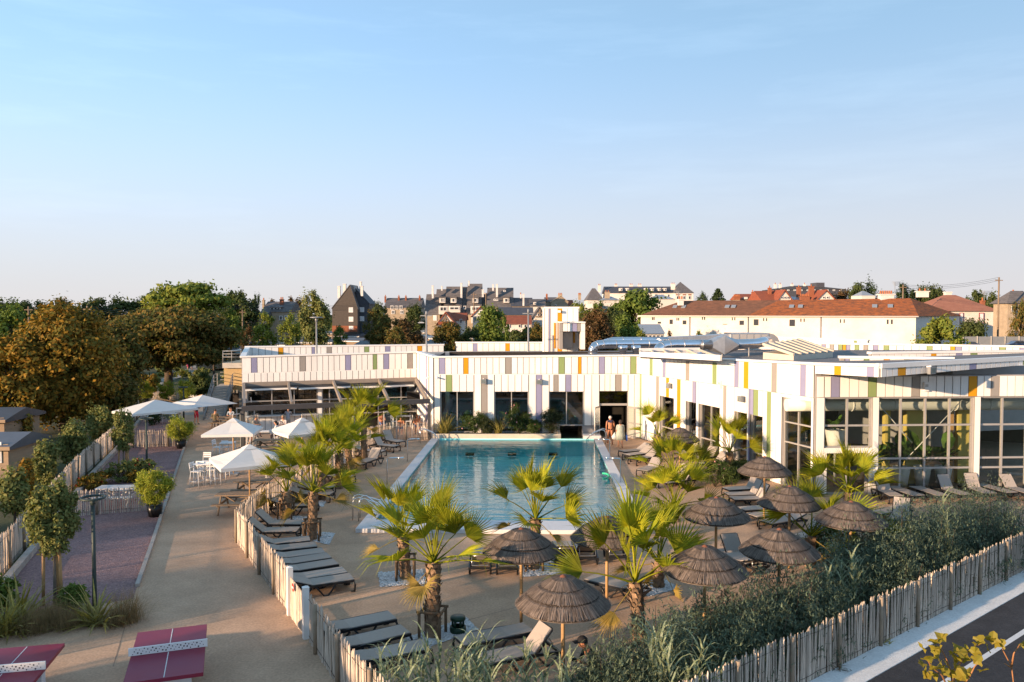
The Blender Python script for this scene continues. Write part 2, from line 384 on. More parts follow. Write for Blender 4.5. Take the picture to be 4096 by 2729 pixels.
# path beyond the staircase under the trees
sheet('footpath', [at('A', 1390, 1230).xy, at('A', 1585, 1200).xy, at('A', 1590, 1080).xy, at('A', 1830, 1000).xy, at('A', 1800, 945).xy, at('A', 1690, 985).xy, at('A', 1560, 1040).xy, at('A', 1440, 1090).xy], [], .004, m_path)
sheet('lower_path', [at('A', 1700, 1400).xy, at('A', 1880, 1400).xy, at('A', 1880, 1300).xy, at('A', 1690, 1330).xy, at('A', 1400, 1230).xy, at('A', 1380, 1270).xy], [], .002, m_path)
for k, (a, b) in enumerate(((('G', 1150, 1050), ('G', 1040, 1420)), (('I', 340, 285), ('G', 2150, 230)), (('K', 600, 1000), ('K', 1500, 760)), (('H', 1300, 1260), ('H', 1420, 1000)), (('L', 1000, 1150), ('L', 1300, 1330)))):   # saw-cut joints
    p, q = at(*a), at(*b); d = (q - p).normalized(); n_ = Vector((d.y, -d.x, 0)) * .012
    sheet('deck_joint', [(p - n_).xy, (q - n_).xy, (q + n_).xy, (p + n_).xy], [], .0035, m_joint)

# ================================================================ pool
pool = thing('swimming_pool', 'large turquoise swimming pool with white coping in front of the white building', 'pool', None, pool_pt(.5, .5))
mb = MB()
bw = [Vector((p.x, p.y, DEEP)) for p in (WNL, WNR, WFR, WFL)]; tw = [Vector((p.x, p.y, ZC - .004)) for p in (WNL, WNR, WFR, WFL)]
mb.quad(*bw)
for i in range(4): j = (i + 1) % 4; mb.quad(bw[j], bw[i], tw[i], tw[j])
mb.obj('basin', m_tile, pool)
mb = MB()
ow = [PNL, PNR, PFR, PFL]; iw = [WNL, WNR, WFR, WFL]
CO = []
for i in range(4):
    j = (i + 1) % 4
    if i == 2: continue
    n = 12 if i == 0 else 20
    for k in range(n):
        a, b = lerp(ow[i], ow[j], k / n), lerp(ow[i], ow[j], (k + .994) / n)
        c, d = lerp(iw[i], iw[j], k / n), lerp(iw[i], iw[j], (k + .994) / n)
        MB().prism([p.xy for p in (a, b, d, c)], -.3, ZC).obj('coping_slab', m_coping, pool)
def water_mat():
    m = bpy.data.materials.new('pool_water'); m.use_nodes = True
    t = m.node_tree; N = t.nodes; N.remove(N['Principled BSDF'])
    g = N.new('ShaderNodeNewGeometry')
    mp = N.new('ShaderNodeMapping'); mp.inputs['Scale'].default_value = (.55, 1.7, 1); t.links.new(g.outputs['Position'], mp.inputs['Vector'])
    n1 = N.new('ShaderNodeTexNoise'); n1.inputs['Scale'].default_value = 1.3; n1.inputs['Detail'].default_value = 3; t.links.new(mp.outputs[0], n1.inputs['Vector'])
    n2 = N.new('ShaderNodeTexNoise'); n2.inputs['Scale'].default_value = 4.2; n2.inputs['Detail'].default_value = 2; t.links.new(mp.outputs[0], n2.inputs['Vector'])
    ad = N.new('ShaderNodeMath'); ad.operation = 'MULTIPLY_ADD'; ad.inputs[1].default_value = .22
    t.links.new(n2.outputs['Fac'], ad.inputs[0]); t.links.new(n1.outputs['Fac'], ad.inputs[2])
    bp = N.new('ShaderNodeBump'); bp.inputs['Strength'].default_value = .24; bp.inputs['Distance'].default_value = .12
    t.links.new(ad.outputs[0], bp.inputs['Height'])
    tr = N.new('ShaderNodeBsdfTransparent'); tr.inputs[0].default_value = (.74, 1.0, 1.0, 1)
    gl = N.new('ShaderNodeBsdfGlossy'); gl.inputs['Roughness'].default_value = .02; t.links.new(bp.outputs[0], gl.inputs['Normal'])
    fr = N.new('ShaderNodeFresnel'); fr.inputs['IOR'].default_value = 1.40; t.links.new(bp.outputs[0], fr.inputs['Normal'])
    ms = N.new('ShaderNodeMixShader'); t.links.new(fr.outputs[0], ms.inputs[0]); t.links.new(tr.outputs[0], ms.inputs[1]); t.links.new(gl.outputs[0], ms.inputs[2])
    t.links.new(ms.outputs[0], N['Material Output'].inputs['Surface']); return m
m_water = water_mat()
mb = MB(); mb.quad(*[Vector((p.x, p.y, ZW)) for p in (WNL, WNR, WFR, WFL)]); mb.obj('water', m_water, pool)
# far end: stone planter wall and the channel into the building
ppl = thing('stone_planter', 'long pale stone planter with shrubs at far end of the pool', 'planter', None, (-1, 51.8, 0))
xl, xr = atd('J', 295, 565, 51.3).x, atd('J', 1480, 565, 51.3).x
MB().prism([(xl, 51.36), (xr, 51.36), (xr, 51.56), (xl, 51.56)], -1.3, .42).obj('wall', m_stone, ppl)
MB().prism([(xr - .2, 51.57), (xr, 51.57), (xr, 52.35), (xr - .2, 52.35)], -.3, .42).obj('end_wall', m_stone, ppl)
MB().prism([(xl, 51.57), (xr - .21, 51.57), (xr - .21, 52.35), (xl, 52.35)], -.01, .36).obj('soil', m_earth, ppl)
xq = atd('J', 1690, 600, 51.4).x
MB().prism([(xq, 51.36), (PFR.x, 51.36), (PFR.x, 52.35), (xq, 52.35)], -1.3, .30).obj('end_block', m_coping, ppl)
mb = MB(); mb.quad((xr + .005, 51.34, ZW), (xq - .005, 51.34, ZW), (xq - .005, 56, ZW), (xr + .005, 56, ZW)); mb.obj('channel_water', m_water, pool)
mb = MB(); mb.quad((xr, 51.3, -1.2), (xq, 51.3, -1.2), (xq, 56, -1.2), (xr, 56, -1.2)); mb.quad((xr, 56, -1.2), (xq, 56, -1.2), (xq, 56, 1.5), (xr, 56, 1.5))
mb.obj('channel', m_dark, pool)
for zx in (615, 1030, 1435):                       # dark inlets in the far end of the basin
    q = at('J', zx, 703, ZW - .05); ubox('inlet', (q.x, 50.6, DEEP + .25), (.55, .5, .12), m_black, pool)
# ================================================================ main building
class Wall:
    def __init__(s, p0, p1):
        s.p0 = Vector((p0[0], p0[1], 0)); s.p1 = Vector((p1[0], p1[1], 0)); d = s.p1 - s.p0
        s.len = d.length; s.d = d / s.len; s.n = Vector((s.d.y, -s.d.x, 0)); s.rz = math.atan2(s.d.y, s.d.x)
    def hit(s, r, x, y):
        q = ray(*px(r, x, y)); o = Vector((0, 0, CAM_H)); t = (s.p0 - o).dot(s.n) / q.dot(s.n); h = o + q * t
        return (h - s.p0).dot(s.d), h.z
    def pt(s, a, off=0, z=0): q = s.p0 + s.d * a + s.n * off; return Vector((q.x, q.y, z))
    def box(s, name, a0, a1, z0, z1, off, th, m, parent, z0b=None, z1b=None):   # slab, optionally sloping top and bottom
        z0b = z0 if z0b is None else z0b; z1b = z1 if z1b is None else z1b
        if z0b == z0 and z1b == z1:
            return ubox(name, s.pt((a0 + a1) / 2, off + th / 2, (z0 + z1) / 2), (a1 - a0, th, z1 - z0), m, parent, s.rz)
        A, B = [s.pt(a0, off), s.pt(a1, off)], [s.pt(a0, off + th), s.pt(a1, off + th)]
        vs = []
        for p in (A, B): vs += [(p[0].x, p[0].y, z0), (p[1].x, p[1].y, z0b), (p[1].x, p[1].y, z1b), (p[0].x, p[0].y, z1)]
        mb = MB().add(vs, [(3, 2, 1, 0), (4, 5, 6, 7), (0, 1, 5, 4), (1, 2, 6, 5), (2, 3, 7, 6), (3, 0, 4, 7)])
        return mb.obj(name, m, parent)
C2 = at('L', 1660, 1003); C1 = at('L', 372, 578)
dR = (C2 - C1).normalized()
W_L = Wall((-18.57, 54.6), (-6.86, 57.8)); W_S = Wall((-6.86, 57.8), (-5.14, 52.45)); W_C = Wall((-5.14, 52.45), (C1.x, C1.y))
tq = 0                                              # end of the left-facing wall at the tall corner, and of the canopy tip
def along(u): k = (u - 2048) / FPX; return (k * C1.y - C1.x) / (dR.x - k * dR.y)
tc2, ttip = along(3266), along(3521)
CC2 = C1 + dR * tc2; TIP = C1 + dR * ttip
W_R = Wall(C1, CC2); W_F = Wall(CC2, (CC2.x + 14, CC2.y + .75))
W_R2 = Wall(CC2, TIP)
bld = thing('leisure_building', 'white clad leisure building with coloured panels and tall glazing around the pool', 'building', None, (6, 54, 0))

def clad(w, parent, name, a0, a1, zf0, zf1, colours, pitch, off=.05, th=.035, gap=.035, thin=False):
    """one row of upright panels from a0 to a1; zf0, zf1: bottom/top height as functions of a; colours: [(a0,a1,key)]"""
    colours = sorted(colours); segs = []; cur = a0
    for c0, c1, k in colours:
        c0 = max(c0, a0); c1 = min(c1, a1)
        if c1 - c0 < .05: continue
        segs.append((cur, c0, 'w')); segs.append((c0, c1, k)); cur = c1
    segs.append((cur, a1, 'w'))
    for s0, s1, k in segs:
        if s1 - s0 < .03: continue
        n = max(1, round((s1 - s0) / pitch)) if k == 'w' else 1
        for i in range(n):
            b0 = s0 + (s1 - s0) * i / n + gap / 2; b1 = s0 + (s1 - s0) * (i + 1) / n - gap / 2
            if b1 - b0 < .02: continue
            za, zb = zf0(b0), zf0(b1); ta, tb = zf1(b0), zf1(b1)
            if abs(za - zb) < .004 and abs(ta - tb) < .004: za = zb = (za + zb) / 2; ta = tb = (ta + tb) / 2
            w.box('panel' if k == 'w' else 'coloured_panel', b0, b1, za, ta, off, th, PAN[k], parent, zb, tb)
def lin(a0, z0, a1, z1): return lambda a: z0 + (z1 - z0) * (a - a0) / (a1 - a0)
def cols(w, r, lst): return [(w.hit(r, x0, y)[0], w.hit(r, x1, y)[0], k) for x0, x1, y, k in lst]
def glazing(w, parent, a0, a1, z0, z1, vert, horiz, off=-.12, fr=.07, m=None):
    """window: frame bars, panes between them"""
    m = m or m_alu
    win = thing_part('window', parent, w.pt((a0 + a1) / 2, off, z0))
    xs = [a0] + sorted(vert) + [a1]; zs = [z0] + sorted(horiz) + [z1]
    for x in xs: w.box('frame', max(a0, x - fr / 2) if x != a1 else a1 - fr, min(a1, x + fr / 2) if x != a0 else a0 + fr, z0, z1, off - .04, .10, m, win)
    for i in range(len(xs) - 1):
        for z in zs: w.box('frame', xs[i] + fr * .6, xs[i + 1] - fr * .6, max(z0, z - fr / 2), min(z1, z + fr / 2), off - .035, .09, m, win)
        for j in range(len(zs) - 1):
            w.box('pane', xs[i] + fr * .4, xs[i + 1] - fr * .4, zs[j] + .01, zs[j + 1] - .01, off, .012, m_glass, win)
    return win
def thing_part(name, parent, loc):
    o = bpy.data.objects.new(name, None); o.empty_display_size = .1; COL.objects.link(o); o.location = loc; return adopt(o, parent)
def solid(w, parent, a0, a1, z0, zt, openings, th=.3):
    """backing wall with real openings, built of upright strips; zt(a) is the top"""
    cuts = sorted({a0, a1} | {o[0] for o in openings} | {o[1] for o in openings})
    for b0, b1 in zip(cuts[:-1], cuts[1:]):
        if b1 - b0 < .01: continue
        mid = (b0 + b1) / 2; cur = z0
        for o in sorted([o for o in openings if o[0] <= mid <= o[1]], key=lambda o: o[2]):
            if o[2] - cur > .01: w.box('wall', b0, b1, cur, o[2], -th, th, m_reveal, parent)
            cur = o[3]
        w.box('wall', b0, b1, cur, zt(b0), -th, th, m_reveal, parent, cur, zt(b1))

# ---- central wall -------------------------------------------------------------
zt_c = lin(0, W_C.hit('C', 315, 868)[1], W_C.len, W_C.hit('C', 2195, 853)[1])
zm_c = lin(0, W_C.hit('C', 315, 1030)[1], W_C.len, W_C.hit('C', 2200, 1026)[1])
zw = W_C.hit('C', 900, 1188)[1]
op = []
for x0, x1 in ((371, 681), (868, 1183), (1371, 1692)):
    op.append((W_C.hit('C', x0, 1190)[0], W_C.hit('C', x1, 1190)[0], .40, zw))
door = (W_C.hit('C', 1833, 1190)[0], W_C.hit('C', 2095, 1190)[0], .03, W_C.hit('C', 1900, 1183)[1])
chan = (op[2][0] + .1, op[2][1] - .1, -.02, .40)
op[2] = (op[2][0], op[2][1], .84, zw)
chan = (xr, xq, 0, .80); ca0 = (Vector((xr, 52.4, 0)) - W_C.p0).dot(W_C.d); ca1 = (Vector((xq, 52.4, 0)) - W_C.p0).dot(W_C.d)
ops = op + [door, (ca0, ca1, -.02, .80)]
cen = thing_part('central_wall', bld, W_C.pt(W_C.len / 2))
solid(W_C, cen, 0, W_C.len, -.02, lambda a: zt_c(a) - .03, ops)
clad(W_C, cen, 'panel', .0, W_C.len - .02, lambda a: zm_c(a) + .03, lambda a: zt_c(a) - .09, cols(W_C, 'C', [(360, 416, 950, 'l'), (584, 629, 950, 'y'), (968, 1025, 950, 'g'), (1458, 1514, 950, 'n'), (1637, 1667, 950, 'y'), (1828, 1882, 950, 'l'), (2117, 2171, 950, 'n')]), .41)
low = cols(W_C, 'C', [(424, 480, 1100, 'n'), (747, 803, 1100, 'g'), (1250, 1306, 1100, 'l'), (1412, 1456, 1100, 'g'), (1520, 1574, 1100, 'l'), (1978, 2034, 1100, 'g')])
edges = [0] + [e for o in op + [door] for e in (o[0], o[1])] + [W_C.len]
for i in range(len(edges) - 1):
    a0, a1 = edges[i], edges[i + 1]
    sel = [c for c in low if c[0] < a1 and c[1] > a0]
    zb = 0.0 if i % 2 == 0 else ([zw, zw, zw, door[3]][i // 2] + .01)
    if i == 6: zb = .84
    clad(W_C, cen, 'panel', a0 + .01, a1 - (.01 if i < 8 else .03), lambda a, z=zb: max(z, .02), lambda a: zm_c(a) - .03, sel, .41)
W_C.box('coping_trim', -.02, W_C.len - .02, zt_c(0) - .06, zt_c(0) + .04, -.28, .40, m_trim, cen, zt_c(W_C.len) - .06, zt_c(W_C.len) + .04)
W_C.box('band', .01, W_C.len - .03, zm_c(0) - .025, zm_c(0) + .025, .02, .055, m_trim, cen)
for k, o in enumerate(op):
    mid = W_C.hit('C', (525, 1025, 1532)[k], 1300)[0]
    glazing(W_C, cen, o[0], o[1], o[2], o[3], [mid], [], fr=.06)
# double door standing open
dr = thing_part('entrance_door', cen, W_C.pt((door[0] + door[1]) / 2, 0, 0))
zt = W_C.hit('C', 1900, 1312)[1]
W_C.box('transom', door[0], door[1], zt - .04, zt + .10, -.2, .15, m_alu, dr)
W_C.box('fanlight', door[0] + .02, door[1] - .02, zt + .11, door[3] - .02, -.14, .012, m_glass, dr)
for sx, side in ((door[0] + .03, -1), (door[1] - .03, 1)):
    hp = W_C.pt(sx, .02); ang = W_C.rz - R(90) + side * R(28)
    q = Vector((math.cos(ang), math.sin(ang), 0))
    leaf = thing_part('door_leaf', dr, hp)
    for o0, o1, z0, z1 in ((0, .07, .04, zt - .05), (.83, .90, .04, zt - .05), (.07, .83, .04, .16), (.07, .83, zt - .15, zt - .05), (.07, .83, 1.0, 1.06)):
        c = hp + q * ((o0 + o1) / 2); ubox('frame', (c.x, c.y, (z0 + z1) / 2), (o1 - o0, .05, z1 - z0), m_alu, leaf, ang)
    c = hp + q * .45; ubox('pane', (c.x, c.y, (zt + .1) / 2), (.76, .01, zt - .3), m_glass, leaf, ang)

# ---- right, left-facing wall ------------------------------------------------------
ztR = lin(0, zt_c(W_C.len), W_R.len, W_R.hit('E', 445, 930)[1])
wr_band = [(362, 1033), (700, 1090), (1100, 1165), (1520, 1215), (1985, 1245)]
ba = [(W_R.hit('D', x, y)) for x, y in wr_band]
def interp(pts):
    def f(a):
        for (a0, z0), (a1, z1) in zip(pts[:-1], pts[1:]):
            if a <= a1 or (a1, z1) == pts[-1]: return z0 + (z1 - z0) * (a - a0) / (a1 - a0)
    return f
zmR = lin(0, zm_c(W_C.len), W_R.len, W_R.hit('D', 1985, 1247)[1])
rw = thing_part('left_facing_wall', bld, W_R.pt(W_R.len / 2))
ow_ = []
def wr(x0, x1, yt, yb): # opening by its left edge top and right edge
    a0, z0 = W_R.hit('L', x0, yt); a1, _ = W_R.hit('L', x1, yt); return [a0, a1, yb, z0]
ow_.append(wr(560, 690, 185, .02)); ow_.append(wr(800, 895, 240, .02)); ow_.append(wr(918, 1113, 262, .02))
ow_.append(wr(1248, 1364, 335, .02)); ow_.append(wr(1390, 1508, 365, .02))
big_a0, big_z = W_R.hit('N', 140, 202); big_a1 = W_R.hit('N', 412, 220)[0]
ow_.append([big_a0, big_a1, .02, big_z])
zlow = min(o[3] for o in ow_[:5]); zlow = sum(o[3] for o in ow_[:5]) / 5
for o in ow_[:5]: o[3] = zlow
solid(W_R, rw, 0, W_R.len - .02, -.02, lambda a: ztR(a) - .03, ow_)
up = cols(W_R, 'D', [(467, 495, 960, 'n'), (586, 615, 970, 'l'), (800, 832, 1000, 'g'), (1046, 1083, 1030, 'n'), (1247, 1288, 1050, 'l'), (1334, 1377, 1050, 'y'), (1590, 1638, 1070, 'g'), (1854, 1906, 1080, 'l')])
clad(W_R, rw, 'panel', .03, W_R.len - .05, lambda a: zmR(a) + .02, lambda a: ztR(a) - .09, up, .52, gap=.018)
lowR = cols(W_R, 'D', [(365, 392, 1200, 'n'), (526, 553, 1130, 'g'), (618, 646, 1150, 'y'), (719, 751, 1250, 'y'), (860, 893, 1200, 'l'), (1145, 1174, 1250, 'g'), (1377, 1422, 1300, 'l'), (1423, 1467, 1300, 'n'), (1548, 1585, 1350, 'n')])
eR = [0] + [e for o in ow_ for e in (o[0], o[1])] + [W_R.len - .03]
for i in range(len(eR) - 1):
    a0, a1 = eR[i], eR[i + 1]
    zb = .02 if i % 2 == 0 else ow_[i // 2][3] + .01
    clad(W_R, rw, 'panel', a0 + .01, a1 - .01, lambda a, z=zb: z, lambda a: zmR(a) - .005, [c for c in lowR if c[0] < a1 and c[1] > a0], .52, gap=.018)
W_R.box('coping_trim', -.02, W_R.len, ztR(0) - .06, ztR(0) + .04, -.28, .40, m_trim, rw, ztR(W_R.len) - .06, ztR(W_R.len) + .04)
for o in ow_[:5]: glazing(W_R, rw, o[0], o[1], o[2], o[3], [(o[0] + o[1]) / 2] if o[1] - o[0] > 1.9 else [], [1.15])
o = ow_[5]; za = W_R.hit('N', 200, 440)[1]; zb = W_R.hit('N', 200, 625)[1]
glazing(W_R, rw, o[0], o[1], o[2], o[3], [W_R.hit('N', 270, 300)[0]], [za, zb])

# ---- front glazed wall on the right ----------------------------------------------
fw = thing_part('glazed_front', bld, W_F.pt(6))
zF = W_F.hit('N', 1000, 212)[1]; zTF = ztR(W_R.len)
gl_px = [(515, 958, [735]), (1015, 1893, [1229, 1455, 1679]), (1948, 2900, [2165, 2390, 2610])]
opF = []
for x0, x1, vs in gl_px: opF.append([W_F.hit('N', x0, 300)[0], W_F.hit('N', x1, 300)[0], .06, zF])
opF[0][2] = W_F.hit('N', 700, 665)[1]
d0, d1 = W_F.hit('N', 535, 720), W_F.hit('N', 918, 720)
opD = [d0[0], d1[0], .06, d0[1]]
solid(W_F, fw, .02, 14, -.02, lambda a: zTF - .55, opF + [opD])
fcol = cols(W_F, 'N', [(573, 655, 100, 'l'), (914, 992, 100, 'n'), (1313, 1390, 120, 'g'), (1835, 1914, 80, 'y'), (2041, 2119, 80, 'g'), (2480, 2560, 80, 'l')])
clad(W_F, fw, 'panel', .38, 14, lambda a: zF + .06, lambda a: zTF - .60, fcol, .40)
clad(W_F, fw, 'panel', .02, .36, lambda a: zF + .06, lambda a: zTF - .60, [], .40)
eF = [0.02] + [e for o in opF for e in (o[0], o[1])] + [14]
for i in range(0, len(eF) - 1, 2): W_F.box('pier_cover', eF[i] + .02, eF[i + 1] - .02, .02, zF + .03, .05, .03, m_white, fw)
for (x0, x1, vs), o in zip(gl_px, opF):
    hz = [W_F.hit('N', 1100, 465)[1]]
    if o[2] < .5: hz += [W_F.hit('N', 1100, 772)[1], W_F.hit('N', 1100, 862)[1]]
    glazing(W_F, fw, o[0], o[1], o[2], o[3], [W_F.hit('N', v, 300)[0] for v in vs], hz, fr=.085)
glazing(W_F, fw, opD[0], opD[1], opD[2], opD[3], [(opD[0] + opD[1]) / 2], [])
W_F.box('pier_cover', opF[0][0], opD[0] - .01, .02, opF[0][2] - .02, .05, .03, m_white, fw); W_F.box('pier_cover', opD[1] + .01, opF[0][1], .02, opF[0][2] - .02, .05, .03, m_white, fw)
W_F.box('lintel_cover', opD[0] - .005, opD[1] + .005, opD[3] + .01, opF[0][2] - .02, .05, .03, m_white, fw)

# ---- canopy running out to a tip and back over the glazed front ---------------------
cn = thing_part('roof_canopy', bld, TIP)
zt0, zt1 = ztR(W_R.len), W_R2.hit('E', 1025, 940)[1]; zb1 = W_R2.hit('E', 1010, 1056)[1]; zb0 = W_R2.hit('E', 450, 1026)[1]
FAR = atd('E', 2354, 878, 37.0); W_K = Wall(TIP, (FAR.x + (FAR.x - TIP.x) * .35, FAR.y + (FAR.y - TIP.y) * .35))
W_R2.box('fascia', 0, W_R2.len - .02, zb0, zt0 - .01, -.12, .12, m_reveal, cn, zb1, zt1 - .01)
clad(W_R2, cn, 'panel', .0, W_R2.len - .01, lin(0, zb0 + .01, W_R2.len, zb1 + .01), lin(0, zt0 - .10, W_R2.len, zt1 - .10), cols(W_R2, 'E', [(617, 678, 990, 'y'), (917, 981, 1000, 'l')]), .52, off=.01, gap=.018)
W_R2.box('coping_trim', 0, W_R2.len + .05, zt0 - .08, zt0 + .04, -.2, .28, m_trim, cn, zt1 - .08, zt1 + .04)
zk1 = zt1 + .05
W_K.box('fascia', .04, W_K.len, zb1, zt1 - .01, -.12, .12, m_reveal, cn, zb1 + .25, zk1 - .01)
kc = cols(W_K, 'E', [(1187, 1259, 1000, 'y'), (1493, 1544, 990, 'g'), (1845, 1909, 970, 'l'), (2335, 2390, 960, 'n')])
clad(W_K, cn, 'panel', .05, W_K.len, lin(0, zb1 + .01, W_K.len, zb1 + .26), lin(0, zt1 - .16, W_K.len, zk1 - .16), kc, .34, off=.01)
W_K.box('coping_trim', .02, W_K.len, zt1 - .15, zt1 + .04, -.2, .30, m_trim, cn, zk1 - .15, zk1 + .04)
mb = MB(); q0, q1, q2, q3 = W_R.pt(W_R.len, -.1), W_R2.pt(W_R2.len, -.15), W_K.pt(W_K.len, -.1), W_F.pt(14, -.3)
mb.add([(q0.x, q0.y, zb0 + .1), (q1.x, q1.y, zb1 + .03), (q2.x, q2.y, zb1 + .28), (q3.x, q3.y, zb1 + .28)], [(3, 2, 1, 0)]); mb.obj('soffit', m_trim, cn)

# ---- roofs ------------------------------------------------------------------------
def poly_z(name, pts, m, parent): 
    mb = MB(); n = len(pts); tri = geometry.tessellate_polygon([[Vector((p[0], p[1], 0)) for p in pts]])
    fs = []
    for t in tri:
        a, b, c = (Vector((pts[i][0], pts[i][1], 0)) for i in t); fs.append(tuple(t) if (b - a).cross(c - a).z > 0 else tuple(reversed(t)))
    mb.add([tuple(p) for p in pts], fs); return mb.obj(name, m, parent)
def P3(w, a, off, z): q = w.pt(a, off, z); return (q.x, q.y, q.z)
poly_z('roof', [P3(W_C, .1, -.2, zt_c(0) - .25), P3(W_C, W_C.len, -.2, zt_c(W_C.len) - .25), P3(W_R, W_R.len, -.2, zt0 - .12), P3(W_R2, W_R2.len - .1, -.2, zt1 - .10),
        P3(W_K, W_K.len, -.2, zk1 - .1), (33, 52, 5.75), (30, 66, 5.3), (6, 66, 5.1), (-6, 62, 5.1)], m_roof, bld)
# ---- interiors -----------------------------------------------------------------
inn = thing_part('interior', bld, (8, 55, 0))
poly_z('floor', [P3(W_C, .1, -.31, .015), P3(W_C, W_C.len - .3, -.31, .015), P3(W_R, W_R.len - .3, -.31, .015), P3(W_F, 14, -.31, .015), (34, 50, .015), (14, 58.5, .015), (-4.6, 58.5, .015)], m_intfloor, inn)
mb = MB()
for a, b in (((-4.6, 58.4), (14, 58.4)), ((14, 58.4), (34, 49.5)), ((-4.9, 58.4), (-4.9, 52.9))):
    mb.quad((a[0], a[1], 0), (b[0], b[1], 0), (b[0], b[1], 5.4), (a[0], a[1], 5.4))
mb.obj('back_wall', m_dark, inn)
m_ycol = mat('yellow_column_paint', (.62, .50, .14), .6, var=.1)
m_duct = mat('white_fabric_duct', (.66, .66, .60), .6, var=.08)
yc = W_F.rz
for zx, w_ in ((1270, .25), (1530, 1.0), (1965, .55), (1860, .15)):
    a = W_F.hit('N', zx, 500)[0] * 1.06; q = W_F.pt(a, -2.2)
    ubox('column', (q.x, q.y, 2.6), (w_, .3, 5.2), m_ycol if zx != 1860 else m_pine, inn, yc)
duct = [W_F.pt(a, -1.1, zF - .42) for a in (-.9, 2, 5, 8, 10.6)]
MB().tube(duct, .30, 14).obj('air_duct', m_duct, inn)
MB().tube([W_R.pt(W_R.len - 5.2, -1.0, zF - .42), W_R.pt(W_R.len - 1.2, -1.0, zF - .42)], .30, 14).obj('air_duct', m_duct, inn)
for a in (.3, 2.2, 4.2, 5.6, 7.2, 8.8):
    q = W_F.pt(a, -1.1, zF - .42); MB().tube([q - W_F.d * .02, q + W_F.d * .02], .33, 14).obj('duct_ring', m_trim, inn)
for (x0, y0), (x1, y1) in (((1110, 330), (1380, 640)), ((1850, 240), (1320, 800))):
    a, za = W_F.hit('N', x0, y0); b, zb = W_F.hit('N', x1, y1); MB().tube([W_F.pt(a, -.5, za), W_F.pt(b, -.5, zb)], .02, 5).obj('bracing_rod', m_trim, inn)
m_pot = mat('white_planter_pot', (.72, .70, .66), .5, var=.06)
m_lush = mat('lush_leaf', (.10, .20, .035), .5, var=.4, irand=.5, transl=.3)
def banana(o, h, nl, spread, parent, name='plant_leaves', m=None):
    mb = MB(); m = m or m_lush
    for i in range(nl):
        az = random.uniform(0, 6.28); el = random.uniform(.7, 1.35); L = h * random.uniform(.5, .9); d = Vector((math.cos(az) * math.cos(el), math.sin(az) * math.cos(el), math.sin(el)))
        s = Vector((-math.sin(az), math.cos(az), 0)); p = Vector(o) + Vector((0, 0, .1)); w = spread * .13
        prev = None
        for k in range(6):
            t = k / 5; ww = (0.02 if t < .35 else w * math.sin(min(1, (t - .3) / .7) * math.pi * .93) + .01)
            c = p + d * (L * t) - Vector((0, 0, 1)) * (L * .45 * t * t * (1.3 - el / 1.6)) 
            row = (c - s * ww + Vector((0, 0, ww * .4)), c, c + s * ww + Vector((0, 0, ww * .4)))
            if prev: mb.add([*prev, *row], [(0, 1, 4, 3), (1, 2, 5, 4)], 0, True)
            prev = row
    return mb.obj(name, m, parent)
for k, (zx, hgt, word) in enumerate(((1150, 2.4, 'leftmost behind the second glazed bay'), (1390, 2.6, 'second in the row behind the tall glazing'), (1590, 2.8, 'biggest, in the middle of the tall glazing'), (1790, 2.5, 'last, beside the white pier'))):
    a = W_F.hit('N', zx, 900)[0]; q = W_F.pt(a, -1.5)
    t_ = thing('potted_plant', 'tall white pot with broad green leaves, ' + word, 'plant', 'potted plants behind the glazing', (q.x, q.y, .02))
    MB().lathe([(.0, 0), (.26, 0), (.40, .95), (.36, .95), (.33, .85), (0, .85)], (q.x, q.y, .02), 14).obj('pot', m_pot, t_)
    banana((q.x, q.y, .85), hgt, 13, 2.0, t_, 'leaves')
q = W_R.pt(W_R.hit('N', 260, 500)[0], -2.2)
t_ = thing('potted_plant', 'white pot hung high behind the corner window', 'plant', 'potted plants behind the glazing', (q.x, q.y, 2.1))
MB().lathe([(.0, 0), (.30, 0), (.48, 1.0), (.42, 1.0), (.4, .9), (0, .9)], (q.x, q.y, 1.7), 14).obj('pot', m_pot, t_)
MB().tube([(q.x, q.y, 0.02), (q.x, q.y, 1.7)], .06, 8).obj('stand', m_alu, t_)
banana((q.x, q.y, 2.6), 1.2, 8, 1.4, t_, 'leaves')
for k, zx in enumerate((440, 590, 640, 1100, 1160, 1000)):
    a = W_C.hit('C', zx, 1350)[0]; q = W_C.pt(a, -1.1)
    t_ = thing('indoor_banana_plant', 'tall broad-leaved plant behind the %s window of the central wall, %s' % (('left', 'left', 'left', 'middle', 'middle', 'middle')[k], ('left of the mullion', 'right of the mullion', 'at its right edge', 'right of the mullion', 'at its right edge', 'left of the mullion')[k]), 'plant', 'plants behind the pool windows', (q.x, q.y, .02))
    banana((q.x, q.y, 0.02), random.uniform(2.2, 3.0), 11, 2.0, t_, 'leaves')

# ---- short wall and left wing -----------------------------------------------------
lw = thing_part('left_wing', bld, W_L.pt(W_L.len / 2))
zl0, zl1 = W_L.hit('B', 145, 868)[1], W_L.hit('B', 1768, 822)[1]
zlm0, zlm1 = W_L.hit('B', 150, 1020)[1], W_L.hit('B', 1768, 977)[1]
zlb0, zlb1 = W_L.hit('B', 155, 1108)[1], W_L.hit('B', 1768, 1060)[1]
ll_ = W_L.len
zt_l, zm_l, zb_l = lin(0, zl0, ll_, zl1), lin(0, zlm0, ll_, zlm1), lin(0, zlb0, ll_, zlb1)
o1 = [W_L.hit('H', 432, 200)[0], W_L.hit('H', 1083, 200)[0], 1.15, 3.05]; o2 = [W_L.hit('H', 1122, 200)[0], W_L.hit('H', 2080, 200)[0], .05, 3.05]
solid(W_L, lw, 0, ll_, -.02, lambda a: zt_l(a) - .03, [o1, o2])
